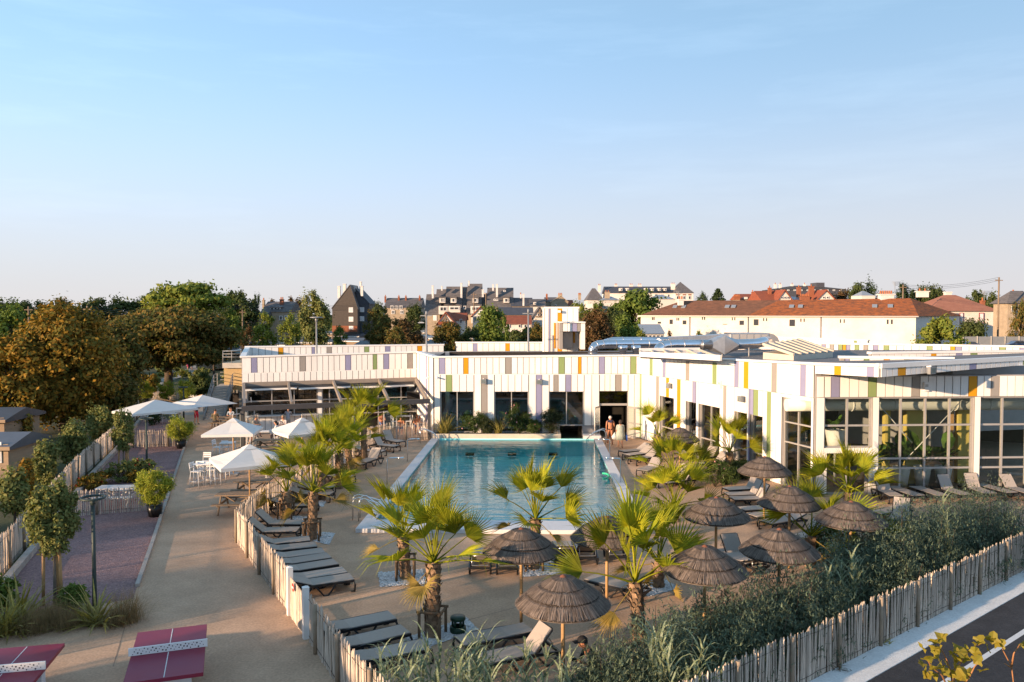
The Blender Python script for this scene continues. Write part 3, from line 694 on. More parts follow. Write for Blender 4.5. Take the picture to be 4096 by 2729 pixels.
clad(W_L, lw, 'panel', .02, ll_ - .1, lambda a: zm_l(a) + .025, lambda a: zt_l(a) - .10, cols(W_L, 'B', [(241, 297, 940, 'l'), (687, 742, 920, 'g'), (1105, 1157, 910, 'l'), (1359, 1397, 910, 'n'), (1456, 1507, 900, 'l'), (1675, 1725, 900, 'g')]), .41)
clad(W_L, lw, 'panel', .02, ll_ - .1, lambda a: zb_l(a) + .02, lambda a: zm_l(a) - .025, [], .41)
W_L.box('coping_trim', -.05, ll_, zl0 - .06, zl0 + .05, -.28, .40, m_trim, lw, zl1 - .06, zl1 + .05)
W_L.box('band', .01, ll_ - .08, zlm0 - .025, zlm0 + .02, .02, .055, m_trim, lw, zlm1 - .025, zlm1 + .02)
clad(W_L, lw, 'panel', o1[0], o1[1], lambda a: .02, lambda a: 1.12, [], .41)
W_L.box('bar_sill', o1[0] - .1, o1[1], 1.125, 1.17, .05, .40, m_trim, lw)
W_L.box('white_column', o1[1] + .02, o2[0] - .02, .02, 3.3, .04, .06, m_trim, lw)
glazing(W_L, lw, o1[0], o1[1], o1[2], o1[3], [W_L.hit('H', 660, 200)[0], W_L.hit('H', 865, 200)[0]], [2.15], m=m_alu)
glazing(W_L, lw, o2[0], o2[1], o2[2], o2[3], [W_L.hit('H', x, 200)[0] for x in (1190, 1420, 1640, 1850)], [2.15, 1.1], m=m_alu)
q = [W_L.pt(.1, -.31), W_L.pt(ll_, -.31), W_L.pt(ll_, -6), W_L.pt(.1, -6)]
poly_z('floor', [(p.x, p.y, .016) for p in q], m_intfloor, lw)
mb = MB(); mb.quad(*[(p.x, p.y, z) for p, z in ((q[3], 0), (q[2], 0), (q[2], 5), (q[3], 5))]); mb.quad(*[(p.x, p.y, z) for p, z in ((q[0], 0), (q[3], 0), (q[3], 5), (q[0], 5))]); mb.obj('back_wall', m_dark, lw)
# side and rear parapets of the left wing
W_LS = Wall((-22.9, 68.6), (-18.57, 54.6)); W_LB = Wall((-23.0, 68.6), (-6.3, 73.2))
W_LS.box('side_wall', 0, W_LS.len - .02, 0, zl0 - .02, -.25, .25, m_trim, lw)
W_LS.box('coping_trim', 0, W_LS.len, zl0 - .06, zl0 + .05, -.28, .40, m_trim, lw)
zb_ = W_LB.hit('B', 500, 772)[1]
def rear_wall(w, r, clist, z1, name, pitch=.5, drop=1.6):
    o = thing_part(name, bld, w.pt(w.len / 2))
    w.box('wall', 0, w.len, z1 - drop - 4, z1 - .02, -.2, .2, m_reveal, o)
    clad(w, o, 'panel', .02, w.len, lambda a: z1 - drop, lambda a: z1 - .1, cols(w, r, clist), pitch)
    w.box('coping_trim', -.05, w.len + .05, z1 - .08, z1 + .05, -.28, .40, m_trim, o)
    return o
rear_wall(W_LB, 'B', [(490, 536, 800, 'y'), (797, 826, 800, 'l'), (935, 982, 800, 'g'), (1280, 1325, 800, 'n'), (1472, 1519, 795, 'l'), (1767, 1811, 790, 'y')], zb_, 'rear_parapet')
W_LC = Wall((atd('C', 512, 735, 74).x, 74), (atd('C', 1332, 735, 74).x, 74))
rear_wall(W_LC, 'C', [(671, 711, 770, 'l'), (970, 1009, 765, 'y')], W_LC.hit('C', 900, 735)[1], 'rear_parapet')
poly_z('roof', [(-18.5, 55.0, 4.55), (-6.9, 58.0, 4.7), (-5, 53, 4.75), (6, 62, 4.75), (6, 74, 4.75), (-6, 73.4, 4.7), (-22.8, 68.6, 4.6)], m_roofpale, bld)
sw = thing_part('corner_wall', bld, W_S.pt(W_S.len / 2))
zs = lin(0, zl1, W_S.len, zt_c(0)); zsb = lin(0, 3.5, W_S.len, 3.1)
solid(W_S, sw, .05, W_S.len - .3, -.02, lambda a: zs(a) - .03, [])
clad(W_S, sw, 'panel', .08, W_S.len - .02, lambda a: .02, lambda a: zs(a) - .1, cols(W_S, 'B', [(1797, 1804, 900, 'l'), (1857, 1869, 930, 'l'), (1880, 1889, 930, 'g')]), .5)
W_S.box('coping_trim', 0, W_S.len, zl1 - .06, zl1 + .045, -.28, .40, m_trim, sw, zt_c(0) - .06, zt_c(0) + .045)

# ---- parapets behind the right wing --------------------------------------------------
def wall_px(r, x0, y0, z0, x1, y1, z1):
    a, b = at(r, x0, y0, z0), at(r, x1, y1, z1); return Wall(a, b)
W_P1 = wall_px('E', 270, 738, 5.9, 2354, 772, 5.9); W_P1 = Wall(W_P1.p0, W_P1.pt(W_P1.len * 1.25))
rear_wall(W_P1, 'E', [(391, 420, 760, 'y'), (495, 530, 770, 'l'), (570, 607, 775, 'g'), (648, 686, 785, 'n'), (687, 718, 785, 'y'), (719, 757, 790, 'l'), (798, 838, 795, 'n'), (880, 921, 795, 'g'), (967, 1014, 800, 'l'), (1064, 1113, 795, 'n'), (1460, 1512, 795, 'n'), (1677, 1720, 795, 'y'), (1721, 1780, 795, 'l'), (2126, 2186, 795, 'n'), (2313, 2370, 795, 'l')], 5.9, 'rear_parapet', drop=1.3)
W_P2 = wall_px('E', 945, 830, 6.0, 2354, 812, 6.0); W_P2 = Wall(W_P2.p0, W_P2.pt(W_P2.len * 1.25))
rear_wall(W_P2, 'E', [(1492, 1540, 848, 'y'), (1719, 1780, 848, 'l'), (1853, 1917, 848, 'n')], 6.0, 'rear_parapet', drop=.75)
W_P3 = wall_px('E', 660, 868, 5.95, 1700, 880, 5.95)
rear_wall(W_P3, 'E', [(666, 704, 885, 'g'), (705, 747, 885, 'l'), (880, 928, 885, 'n'), (1064, 1115, 885, 'y'), (1250, 1297, 888, 'n')], 5.95, 'rear_parapet', drop=.6)
W_P0 = wall_px('E', 90, 686, 5.2, 920, 716, 5.2)
rear_wall(W_P0, 'E', [(795, 822, 735, 'n')], 5.2, 'rear_parapet', drop=1.2)

# ---- skylights, ducts and vents on the roof --------------------------------------------
m_sky = glass_mat('skylight_glass', (.5, .55, .6), .25)
sk = thing_part('skylight', bld, at('D', 700, 850, 5.7))
f0, f1 = at('D', 365, 812, 5.95), at('D', 915, 805, 5.95); n0, n1 = at('D', 480, 868, 5.75), at('D', 1110, 878, 5.95)
n0 = at('D', 372, 845, 5.75)
mb = MB(); mb.quad(n0, n1, f1, f0); mb.obj('pane', m_sky, sk)
mb = MB(); mb.quad(*[p - Vector((0, 0, .25)) for p in (n0, n1, f1, f0)]); mb.obj('lining', m_roof, sk)
for i in range(6):
    a, b = lerp(n0, n1, i / 5), lerp(f0, f1, i / 5); MB().bar(a, b, .09, .12).obj('rafter', m_stone, sk)
MB().bar(n0, n1, .14, .3).obj('curb', m_trim, sk); MB().bar(f0, f1, .14, .3).obj('curb', m_trim, sk)
sk = thing_part('ridge_skylight', bld, at('D', 1800, 820, 5.8))
a0, a1, b0, b1 = at('D', 1500, 835, 5.9), at('D', 1780, 862, 5.9), at('D', 2140, 830, 5.9), at('D', 1820, 775, 5.9)
mb = MB()
z1 = Vector((0, 0, .45)); q = [a0, a1, b0, b1]
for i in range(4): j = (i + 1) % 4; mb.quad(q[i] - z1, q[j] - z1, q[j] + (z1 * .1), q[i] + (z1 * .1))
mb.quad(a0 + z1 * .1, a1 + z1 * .1, b0 + z1 * .1, b1 + z1 * .1); mb.obj('curb', m_stone, sk)
mb = MB(); c0, c1 = a0 + z1 * 1.2, b1 + z1 * 1.2; mb.quad(a1 + z1 * .15, b0 + z1 * .15, c1, c0); mb.obj('slope', m_roofpale, sk)
for i in range(7):
    a, b = lerp(a0 + z1 * 1.2, b1 + z1 * 1.2, i / 6), lerp(a1 + z1 * .2, b0 + z1 * .2, i / 6); MB().bar(a, b, .10, .14).obj('rafter', m_stone, sk)
def duct(label, pts, r, n=16):
    t_ = thing('air_duct', label, 'duct', 'silver ducts on the roof', pts[0])
    MB().tube(pts, r, n).obj('pipe', m_metal, t_)
    L = [(b - a).length for a, b in zip(pts[:-1], pts[1:])]; 
    for a, b in zip(pts[:-1], pts[1:]):
        l = (b - a).length
        for k in range(int(l / 1.5) + 1):
            c = lerp(a, b, (k + .5) / (int(l / 1.5) + 1)); d = (b - a).normalized() * .025
            MB().tube([c - d, c + d], r + .018, n).obj('collar', m_metal2, t_)
    return t_
dA = [atd('C', 1772, 870, 55.6), atd('C', 1773, 800, 55.6), atd('C', 1790, 772, 55.6), atd('C', 1825, 757, 55.7), atd('C', 1900, 752, 55.9), atd('C', 2354, 748, 57.2), atd('D', 560, 742, 58)]
duct('long round silver duct bending down into the roof above the pool windows', dA, .31)
dB = [atd('D', 528, 830, 51.5), atd('D', 545, 790, 51.6), atd('D', 590, 765, 51.8), atd('D', 680, 757, 52.0), atd('D', 1020, 757, 52.4)]
t_ = duct('round silver duct with elbow and faceted box on the right roof', dB, .33)
mb = MB(); c = atd('D', 1128, 758, 52.5); 
for sx in (-1, 1):
    mb.add([c + Vector((0, 0, 0)) + Vector((sx * 1.0, 0, 0)) + Vector((0, y * .33, z * .33)) for y, z in ((-1, 0), (0, 1), (1, 0), (0, -1))] + [c + Vector((0, y * .55, z * .62)) for y, z in ((-1, -1), (-1, 1), (1, 1), (1, -1))], [(0, 4, 5), (0, 5, 1), (1, 5, 6), (1, 6, 2), (2, 6, 7), (2, 7, 3), (3, 7, 4), (3, 4, 0)] if sx < 0 else [(0, 5, 4), (0, 1, 5), (1, 6, 5), (1, 2, 6), (2, 7, 6), (2, 3, 7), (3, 4, 7), (3, 0, 4)])
mb.obj('faceted_box', m_metal2, t_)
MB().tube([atd('D', 1235, 755, 52.6), atd('D', 1430, 748, 52.9), atd('D', 1500, 730, 53.6), atd('D', 1540, 722, 55.5)], .33, 16).obj('pipe', m_metal, t_)
for zx in (1125, 1370):
    c = atd('D', zx, 800, 52.6); MB().tube([(c.x, c.y, 4.9), (c.x, c.y, c.z + .2)], .05, 6).obj('support', m_greysteel, t_)
dC = [atd('D', 40, 735, 59), atd('D', 120, 714, 59), atd('D', 620, 712, 60)]
duct('flat silver duct lying behind the long round one', dC, .22)
ah = thing('air_handling_unit', 'grey sheet metal air handling unit with curved end on the roof', 'ventilation unit', None, atd('D', 1380, 740, 60))
def boxpx(r, x0, y0, x1, y1, Y, depth, name, m, parent):
    a, b = atd(r, x0, y1, Y), atd(r, x1, y0, Y); return ubox(name, ((a.x + b.x) / 2, Y + depth / 2, (a.z + b.z) / 2), (b.x - a.x, depth, b.z - a.z), m, parent)
boxpx('D', 1205, 650, 1558, 760, 60, 2.0, 'casing', m_metal2, ah)
for zx in (1250, 1320, 1385, 1450, 1515): boxpx('D', zx - 28, 662, zx + 28, 705, 59.97, .02, 'panel', m_alu, ah)
c = [atd('D', x, y, 60) for x, y in ((1560, 652), (1600, 662), (1635, 690), (1655, 735), (1560, 735))]
MB().add([(p.x, 60 + o, p.z) for o in (0, 1.9) for p in c], [(0, 1, 2, 3, 4), (9, 8, 7, 6, 5), (0, 5, 6, 1), (1, 6, 7, 2), (2, 7, 8, 3)]).obj('curved_end', m_greysteel, ah)
mb = MB(); p = [atd('D', 620, 690, 61), atd('D', 1205, 660, 60.5), atd('D', 1205, 735, 60.5), atd('D', 620, 720, 61)]
mb.add([(q.x, q.y + o, q.z) for o in (0, 1.6) for q in p], [(3, 2, 1, 0), (0, 1, 5, 4), (4, 5, 6, 7), (2, 3, 7, 6)]); mb.obj('tapered_duct', m_metal2, ah)
for k, (zx, lab) in enumerate(((210, 'silver round roof vent, leftmost under the long duct'), (330, 'silver round roof vent, second under the long duct'), (455, 'small silver roof vent under the end of the long duct'))):
    c = atd('D', zx, 836, 54.5); h = .55 if k < 2 else .35
    t_ = thing('roof_vent', lab, 'vent', 'vents below the roof duct', (c.x, c.y, c.z))
    MB().lathe([(.0, h), (.28, h), (.34, h * .9), (.34, h * .35), (.22, h * .3), (.22, -.2)], c, 14).obj('cowl', m_metal, t_)
for r_, zx, zy, Y in (('D', 490, 640, 75),):
    pass
# ---- access tower with lift doors ------------------------------------------------------
tw_ = thing('access_tower', 'slim white clad tower with yellow and lilac strips above the roofs', 'tower', None, (atd('C', 1490, 780, 67).x, 67, 0))
def clad_face(Y, x0, x1, y0, y1, r, clist, parent, depth, n=None, base=0):
    a, b = atd(r, x0, y0, Y), atd(r, x1, y1, Y); w = Wall((a.x, Y), (b.x, Y))
    ubox('core', ((a.x + b.x) / 2, Y + depth / 2, (a.z + base) / 2), (b.x - a.x, depth, a.z - base), m_reveal, parent)
    clad(w, parent, 'panel', .01, w.len - .01, lambda q: 4.6, lambda q: a.z - .02, cols(w, r, clist), .55, off=.005)
    w.box('coping_trim', -.05, w.len + .05, a.z - .05, a.z + .09, -.3, .38, m_trim, parent); return w
wA = clad_face(67, 1330, 1642, 418, 790, 'C', [(1367, 1383, 600, 'l'), (1450, 1490, 480, 'y')], tw_, 3.2)
wA2 = Wall((wA.p0.x - .02, 70.2), (wA.p0.x - .02, 67.0))
clad(wA2, tw_, 'panel', .02, wA2.len - .02, lambda q: 4.6, lambda q: atd('C', 1330, 418, 67).z - .03, [], .55, off=.0)
a, b = atd('C', 1470, 548, 64.5), atd('C', 1702, 548, 64.5); zc_ = a.z
for x0, x1, k in ((1470, 1497, 'g'), (1660, 1702, 'w')): boxpx('C', x0, 552, x1, 800, 64.5, 2.4, 'jamb', PAN[k], tw_)
for x0, x1, k in ((1470, 1497, 'g'), (1500, 1540, 'w'), (1543, 1582, 'w'), (1586, 1628, 'l'), (1631, 1661, 'g'), (1664, 1702, 'w')): boxpx('C', x0, 556, x1, 634, 64.46, .06, 'coloured_panel' if k != 'w' else 'panel', PAN[k], tw_)
boxpx('C', 1466, 546, 1706, 556, 64.3, 2.6, 'coping_trim', m_trim, tw_)
boxpx('C', 1415, 556, 1430, 790, 66.9, .05, 'coloured_panel', m_yellow, tw_); boxpx('C', 1592, 636, 1610, 740, 66.9, .05, 'coloured_panel', m_yellow, tw_)
boxpx('C', 1500, 640, 1588, 790, 66.85, .06, 'lift_door', m_alu, tw_)
boxpx('C', 1452, 440, 1478, 462, 66.6, .3, 'sensor_box', m_trim, tw_)

# ---- floodlights and cameras on the walls ------------------------------------------------
def floodlight(p, rz, label, led=False):
    t_ = thing('floodlight', label, 'floodlight', 'floodlights on the white walls', p, rz)
    mb = MB(); mb.box((0, -.22, -.02), (.36, .14, .30)); mb.obj('housing', m_greysteel, t_, local=True)
    MB().box((0, -.295, -.02), (.28, .02, .22)).obj('lens', m_glassb, t_, local=True)
    MB().bar((0, .0, .12), (0, -.2, .16), .06, .05).obj('bracket', m_trim, t_, local=True)
for zx, zy, lab in ((768, 1088, 'black floodlight on the greige strip left of the middle pool window'), (1278, 1094, 'black floodlight on the lilac strip left of the third pool window')):
    a, z = W_C.hit('C', zx, zy); q = W_C.pt(a, .1, z); floodlight(q, W_C.rz, lab)
for zx, zy, lab in ((670, 1130, 'grey arm floodlight over the yellow strip near the pool door corner'), (1340, 1250, 'grey arm floodlight above the right palm on the sunlit wall')):
    a, z = W_R.hit('D', zx, zy); q = W_R.pt(a, .1, z); floodlight(q, W_R.rz, lab)
a, z = W_K.hit('E', 1440, 985); floodlight(W_K.pt(a, .1, z), W_K.rz, 'grey floodlight under the canopy fascia at far right')
for r_, w_, zx, zy, lab in (('C', W_C, 335, 1055, 'white security camera at left end of the central wall'), ('B', W_S, 1905, 1052, 'white security camera on the corner above the pergola')):
    a, z = w_.hit(r_, zx, zy); q = w_.pt(a, .1, z)
    t_ = thing('security_camera', lab, 'camera', None, q, w_.rz)
    MB().box((0, -.02, 0), (.1, .06, .1)).obj('base', m_trim, t_, local=True); MB().tube([(0, -.05, 0), (.12, -.3, -.06)], .05, 8).obj('body', m_trim, t_, local=True)
for w_, r_, zx, zy, lab in ((W_R, 'D', 1127, 1120, 'small white alarm box on the sunlit wall'), (W_F, 'N', 1435, 105, 'small white alarm box above the tall glazing')):
    a, z = w_.hit(r_, zx, zy); q = w_.pt(a, .1, z); t_ = thing('alarm_box', lab, 'alarm box', None, q, w_.rz)
    mb = MB(); mb.box((0, -.06, 0), (.22, .12, .42)); mb.obj('casing', m_trim, t_, local=True); MB().box((0, -.125, .05), (.14, .01, .12)).obj('grille', m_alu, t_, local=True)

# ================================================================ pergola over the restaurant terrace
pg = thing('pergola', 'taupe and black steel pergola over the restaurant terrace with glass screens', 'pergola', None, (-11, 51, 0))
pl, pr = at('H', 395, 672), Vector((-5.35, 51.75, 0)); zfl, zfr = 2.42, 2.52
def PF(t, z=0): q = lerp(pl, pr, t); return Vector((q.x, q.y, z))
W_PG = Wall(pl, pr)
def PB(t, z=0): q = W_L.pt(ll_ * t, .12); return Vector((q.x, q.y, z))
MB().bar(PF(-.005, zfl), PF(1, zfr), .22, .30).obj('front_beam', m_dkframe, pg)
for t in (0.0, .995): MB().bar(PF(t, 0), PF(t, zfl - .15), .20, .2).obj('post', m_dkframe, pg)
MB().bar(PB(.01, zlb0 - .10), PB(.995, zlb1 - .10), .2, .28).obj('wall_beam', m_taupe, pg)
rpx = [(400, 100, 388, 290), (812, 95, 843, 285), (1225, 85, 1300, 245), (1645, 70, 1735, 225), (2010, 30, 2155, 215)]
for k, (x0, y0, x1, y1) in enumerate(rpx):
    ta = W_L.hit('H', x0, y0)[0] / ll_; tb = W_PG.hit('H', x1, y1)[0] / W_PG.len
    if k == 4: ta, tb = .985, .985
    if k == 0: ta, tb = .012, .01
    MB().bar(PB(ta, lerp(zlb0, zlb1, ta) - .1), PF(tb, zfl + .2), .14, .26).obj('rafter', m_taupe, pg)
for k, (t0, t1) in enumerate(((.02, .30), (.31, .60), (.61, .97))):
    a, b = PB(t0, zlb0 - .45), PB(t1, zlb0 - .40); n = -W_L.n
    MB().bar(a - n * .35, b - n * .35, .55, .10).obj('awning_cassette', m_trim, pg)
    MB().bar(a - n * .2 - Vector((0, 0, -.12)), b - n * .2 + Vector((0, 0, .12)), .2, .16).obj('awning_roll', m_dkframe, pg)
# glass screens
def screen(a, b, h, parent, name='glass_screen', m=None):
    m = m or m_alu; a = Vector(a); b = Vector(b); sc = thing_part(name, parent, (a + b) / 2)
    MB().bar(a, a + Vector((0, 0, h)), .07).obj('frame', m, sc); MB().bar(b, b + Vector((0, 0, h)), .07).obj('frame', m, sc)
    u = Vector((0, 0, 1))
    for z in (.05, h - .03): MB().bar(a + u * z, b + u * z, .06, .07).obj('frame', m, sc)
    d = (b - a) * .03; mb = MB(); mb.quad(a + d + u * .08, b - d + u * .08, b - d + u * (h - .06), a + d + u * (h - .06)); mb.obj('pane', m_glassb, sc)
screen(at('H', 305, 690), PF(-.01), 2.15, pg); 
s0 = at('H', 300, 660); screen(s0 + Vector((-.9, 3.4, 0)), s0 + Vector((.2, 3.6, 0)), 2.0, pg); screen(PF(.0) + Vector((-.1, 1.0, 0)), PF(0) + Vector((-.1, 3.2, 0)), 1.7, pg)
for t in (.30, .50, .74): screen(PF(t) + Vector((0, .1, 0)), PF(t + .07) + Vector((0, .15, 0)), 1.95, pg)
def tv(a, b, z, tilt, label):
    t_ = thing('wall_screen', label, 'screen', 'black screens of the restaurant terrace', (a + b) / 2 + Vector((0, 0, z)), math.atan2((b - a).y, (b - a).x))
    l = (b - a).length; e = Euler((tilt, 0, 0))
    MB().box((0, 0, 0), (l, .06, l * .57), rot=e).obj('bezel', m_black, t_, local=True); MB().box((0, -.035, 0), (l * .96, .006, l * .53), rot=e).obj('display', m_black, t_, local=True)
    MB().bar((0, .05, .1), (0, .5, .5), .05).obj('bracket', m_greysteel, t_, local=True)
a = atd('H', 1905, 190, 55.0); b = atd('H', 2020, 190, 54.6); tv(Vector((a.x, a.y, 0)), Vector((b.x, b.y, 0)), a.z, R(12), 'black flat screen hung at the right end of the pergola')
a = atd('H', 420, 285, 52.3); b = atd('H', 530, 280, 52.6); tv(Vector((a.x, a.y, 0)), Vector((b.x, b.y, 0)), a.z, R(12), 'black flat screen under the left end of the pergola')

# ================================================================ staircase at the left end
st = thing('outdoor_staircase', 'grey steel staircase with slatted ramp side climbing to a landing beside the building', 'staircase', None, at('A', 1965, 1460))
s0, s1 = at('A', 1880, 1452), at('A', 2052, 1440); back = Vector((-.9, 4.6, 0)); zl_ = 2.15
for i in range(12):
    t = i / 12; a, b = s0 + back * t, s1 + back * t; z = zl_ * (i + .55) / 12
    mb = MB(); mb.add([(a.x, a.y, z - .17), (b.x, b.y, z - .17), (b.x, b.y, z), (a.x, a.y, z), (a.x - .075, a.y + .38, z - .17), (b.x - .075, b.y + .38, z - .17), (b.x - .075, b.y + .38, z), (a.x - .075, a.y + .38, z)], [(0, 1, 2, 3), (3, 2, 6, 7), (4, 7, 6, 5), (0, 4, 5, 1), (0, 3, 7, 4), (1, 5, 6, 2)])
    mb.obj('step', m_concrete, st)
up3 = Vector((0, 0, 1))
for s in (s0 - Vector((.06, 0, 0)), s1 + Vector((.06, 0, 0))):
    MB().bar(s + up3 * .05, s + back + up3 * (zl_ + .05), .07, .3).obj('stringer', m_greysteel, st)
    for h in (.4, .7, 1.0): MB().tube([s + up3 * (h * .2), s + up3 * h, s + back + up3 * (zl_ + h), s + back * 1.35 + up3 * (zl_ + h)], .025, 6).obj('handrail', m_greysteel, st)
    for t in (0, .35, .7, 1.0, 1.35): q = s + back * t; z = zl_ * min(1, t); MB().bar(q + up3 * z, q + up3 * (z + 1.0), .05).obj('baluster', m_greysteel, st)
a, b = s0 + back, s1 + back; c, d = s1 + back * 1.6, s0 + back * 1.6
MB().prism([p.xy for p in (a, b, c, d)], zl_ - .15, zl_).obj('landing', m_concrete, st)
for h in (.35, .7, 1.0): MB().tube([d + up3 * (zl_ + h), c + up3 * (zl_ + h)], .025, 6).obj('handrail', m_greysteel, st)
for p in (d, c): MB().bar(Vector((p.x, p.y, 0)), p + up3 * (zl_ - .15), .12).obj('post', m_greysteel, st)
an = thing('terrace_annex', 'ochre walled annex with grey balcony parapet beside the white building', 'building', None, at('A', 2140, 1380))
Yb = 67.5
boxpx('A', 2062, 965, 2225, 1172, Yb, 4, 'upper_wall', m_ochre, an); boxpx('A', 2045, 925, 2230, 972, Yb - .3, 4.4, 'balcony_slab', m_concrete, an)
boxpx('A', 2062, 870, 2225, 925, Yb - .2, .05, 'glass_balustrade', m_glassb, an)
for zy in (815, 842, 870): 
    p, q = atd('A', 2050, zy, Yb - .2), atd('A', 2225, zy, Yb - .2); MB().tube([p, q], .03, 6).obj('handrail', m_greysteel, an)
for zx in (2050, 2130, 2215): p, q = atd('A', zx, 810, Yb - .2), atd('A', zx, 930, Yb - .2); MB().tube([p, q], .03, 6).obj('baluster', m_greysteel, an)
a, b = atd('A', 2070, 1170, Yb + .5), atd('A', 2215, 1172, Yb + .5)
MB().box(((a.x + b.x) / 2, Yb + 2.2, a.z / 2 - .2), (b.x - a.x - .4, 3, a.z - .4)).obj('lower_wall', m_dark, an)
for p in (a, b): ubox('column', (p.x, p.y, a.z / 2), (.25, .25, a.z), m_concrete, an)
# ================================================================ houses behind
m_slate = mat('slate_roof', (.15, .138, .138), .7, var=.4, scale=1.5, bump=.5, bscale=5, stretch=(1, 1, 3))
m_slatew = mat('slate_hanging', (.095, .08, .07), .75, var=.35, scale=2, bump=.5, bscale=6, stretch=(1, 1, 3))
m_slateb = mat('blue_slate', (.075, .08, .10), .65, var=.35, scale=2, bump=.4, bscale=6)
m_tilered = mat('red_tile_roof', (.30, .085, .04), .85, col2=(.20, .06, .035), scale=1.2, bump=.6, bscale=5, stretch=(1, 1, 3))
m_tilebrown = mat('brown_tile_roof', (.21, .095, .055), .85, col2=(.11, .055, .035), scale=1.4, bump=.7, bscale=4, stretch=(1, 1, 4))
m_tilemix = mat('mottled_tile_roof', (.42, .12, .03), .85, col2=(.085, .045, .03), scale=1.6, bump=.7, bscale=4, stretch=(1, 1, 4), detail=9)
m_tilepink = mat('pink_tile_roof', (.33, .15, .10), .85, col2=(.26, .11, .075), scale=1, bump=.5, bscale=5, stretch=(1, 1, 3))
m_cream = mat('cream_render', (.72, .68, .64), .85, col2=(.60, .55, .49), scale=.35, detail=9)
m_beige = mat('beige_stone', (.40, .32, .23), .9, var=.25, scale=1.5, bump=.3)
m_rend = mat('pale_render', (.62, .58, .53), .85, var=.1, scale=1)
m_brick = mat('red_brick', (.30, .11, .06), .9, var=.3, scale=4)
m_chim = mat('white_chimney', (.66, .64, .62), .8, var=.15, scale=2)
m_pane = mat('dark_window_pane', (.05, .055, .065), .15, var=.2, spec=.6)
m_paneL = mat('white_shutter', (.66, .66, .68), .5, var=.05)
m_zinc = mat('zinc_roof', (.33, .36, .40), .4, var=.15, metal=.3)
m_chpot = mat('terracotta_pot', (.38, .13, .05), .8, var=.2)
def win(parent, r, x0, y0, x1, y1, Y, pane=m_pane, frame=m_trim, proud=.06):
    a, b = atd(r, x0, y1, Y), atd(r, x1, y0, Y); w, h = b.x - a.x, b.z - a.z; c = ((a.x + b.x) / 2, Y - proud / 2, (a.z + b.z) / 2)
    o = ubox('window', c, (w, proud, h), frame, parent)
    f = min(.12, w * .16)
    n = 2 if w > .8 else 1
    for k in range(n):
        pw = (w - f * (n + 1)) / n; cx = a.x + f + pw / 2 + k * (pw + f)
        ubox('pane', (cx, Y - proud - .008, c[2]), (pw, .016, h - 2 * f), pane, o)
    return o
def chimney(parent, r, x0, x1, y0, y1, Y, m=m_chim, pots=1, d=.7):
    a, b = atd(r, x0, y1, Y), atd(r, x1, y0, Y); w = b.x - a.x
    o = ubox('chimney', ((a.x + b.x) / 2, Y + d / 2, (a.z + b.z) / 2), (w, d, b.z - a.z), m, parent)
    ubox('cap', ((a.x + b.x) / 2, Y + d / 2, b.z + .06), (w * 1.2, d * 1.2, .14), m, o)
    for k in range(pots): MB().lathe([(.13, 0), (.11, .45), (.0, .45)], (a.x + w * (k + .5) / pots, Y + d / 2, b.z + .12), 8).obj('pot', m_chpot, o)
def volume(parent, r, x0, x1, yeave, yridge, Y, depth, wall, roof, kind='x', over=.25, xa=None, ybase=None, apex=None):
    """one body of a house: wall box plus roof. kind x: ridge along x, y: gable faces us, hip, flat, pyr"""
    a, b = atd(r, x0, yeave, Y), atd(r, x1, yeave, Y); ze = a.z
    base = -.02
    ubox('wall', ((a.x + b.x) / 2, Y + depth / 2, (ze + base) / 2), (b.x - a.x, depth, ze - base), wall, parent)
    X0, X1 = a.x - over, b.x + over; Y0, Y1 = Y - over, Y + depth + over; Ym = Y + depth / 2
    zr = atd(r, x0, yridge, Ym if kind != 'y' else Y).z
    mb = MB(); e = ze - .08
    if kind == 'x':
        mb.add([(X0, Y0, e), (X1, Y0, e), (X1, Y1, e), (X0, Y1, e), (X0, Ym, zr), (X1, Ym, zr)], [(0, 1, 5, 4), (2, 3, 4, 5), (3, 2, 1, 0), (0, 4, 3), (1, 2, 5)])
    elif kind == 'hip':
        i = min((b.x - a.x) * .45, depth * .55)
        mb.add([(X0, Y0, e), (X1, Y0, e), (X1, Y1, e), (X0, Y1, e), (X0 + i, Ym, zr), (X1 - i, Ym, zr)], [(0, 1, 5, 4), (2, 3, 4, 5), (3, 2, 1, 0), (0, 4, 3), (1, 2, 5)])
    elif kind == 'pyr':
        Xm = (X0 + X1) / 2; mb.add([(X0, Y0, e), (X1, Y0, e), (X1, Y1, e), (X0, Y1, e), (Xm, Ym, zr)], [(0, 1, 4), (1, 2, 4), (2, 3, 4), (3, 0, 4), (3, 2, 1, 0)])
    elif kind == 'y':
        xm = atd(r, apex, yeave, Y).x if apex else (a.x + b.x) / 2
        t = .22
        mb2 = MB().add([(a.x, Y, ze), (b.x, Y, ze), (xm, Y, zr - .12), (a.x, Y + depth, ze), (b.x, Y + depth, ze), (xm, Y + depth, zr - .12)], [(0, 1, 2), (5, 4, 3), (0, 2, 5, 3), (1, 4, 5, 2)])
        mb2.obj('gable', wall, parent)
        for xs, sgn in ((a.x, -1), (b.x, 1)):
            sl = (zr - ze) / max(.1, abs(xm - xs)); xo = xs + sgn * over * 1.4; zo = ze - sl * over * 1.4
            mb.add([(xm, Y0, zr), (xo, Y0, zo), (xo, Y1, zo), (xm, Y1, zr), (xm, Y0, zr + t), (xo, Y0, zo + t), (xo, Y1, zo + t), (xm, Y1, zr + t)], [(0, 1, 2, 3), (7, 6, 5, 4), (0, 4, 5, 1), (1, 5, 6, 2), (2, 6, 7, 3)])
    else:
        mb.box(((X0 + X1) / 2, (Y0 + Y1) / 2, ze + .1), (X1 - X0, Y1 - Y0, .25))
    mb.obj('roof', roof, parent); return ze, zr
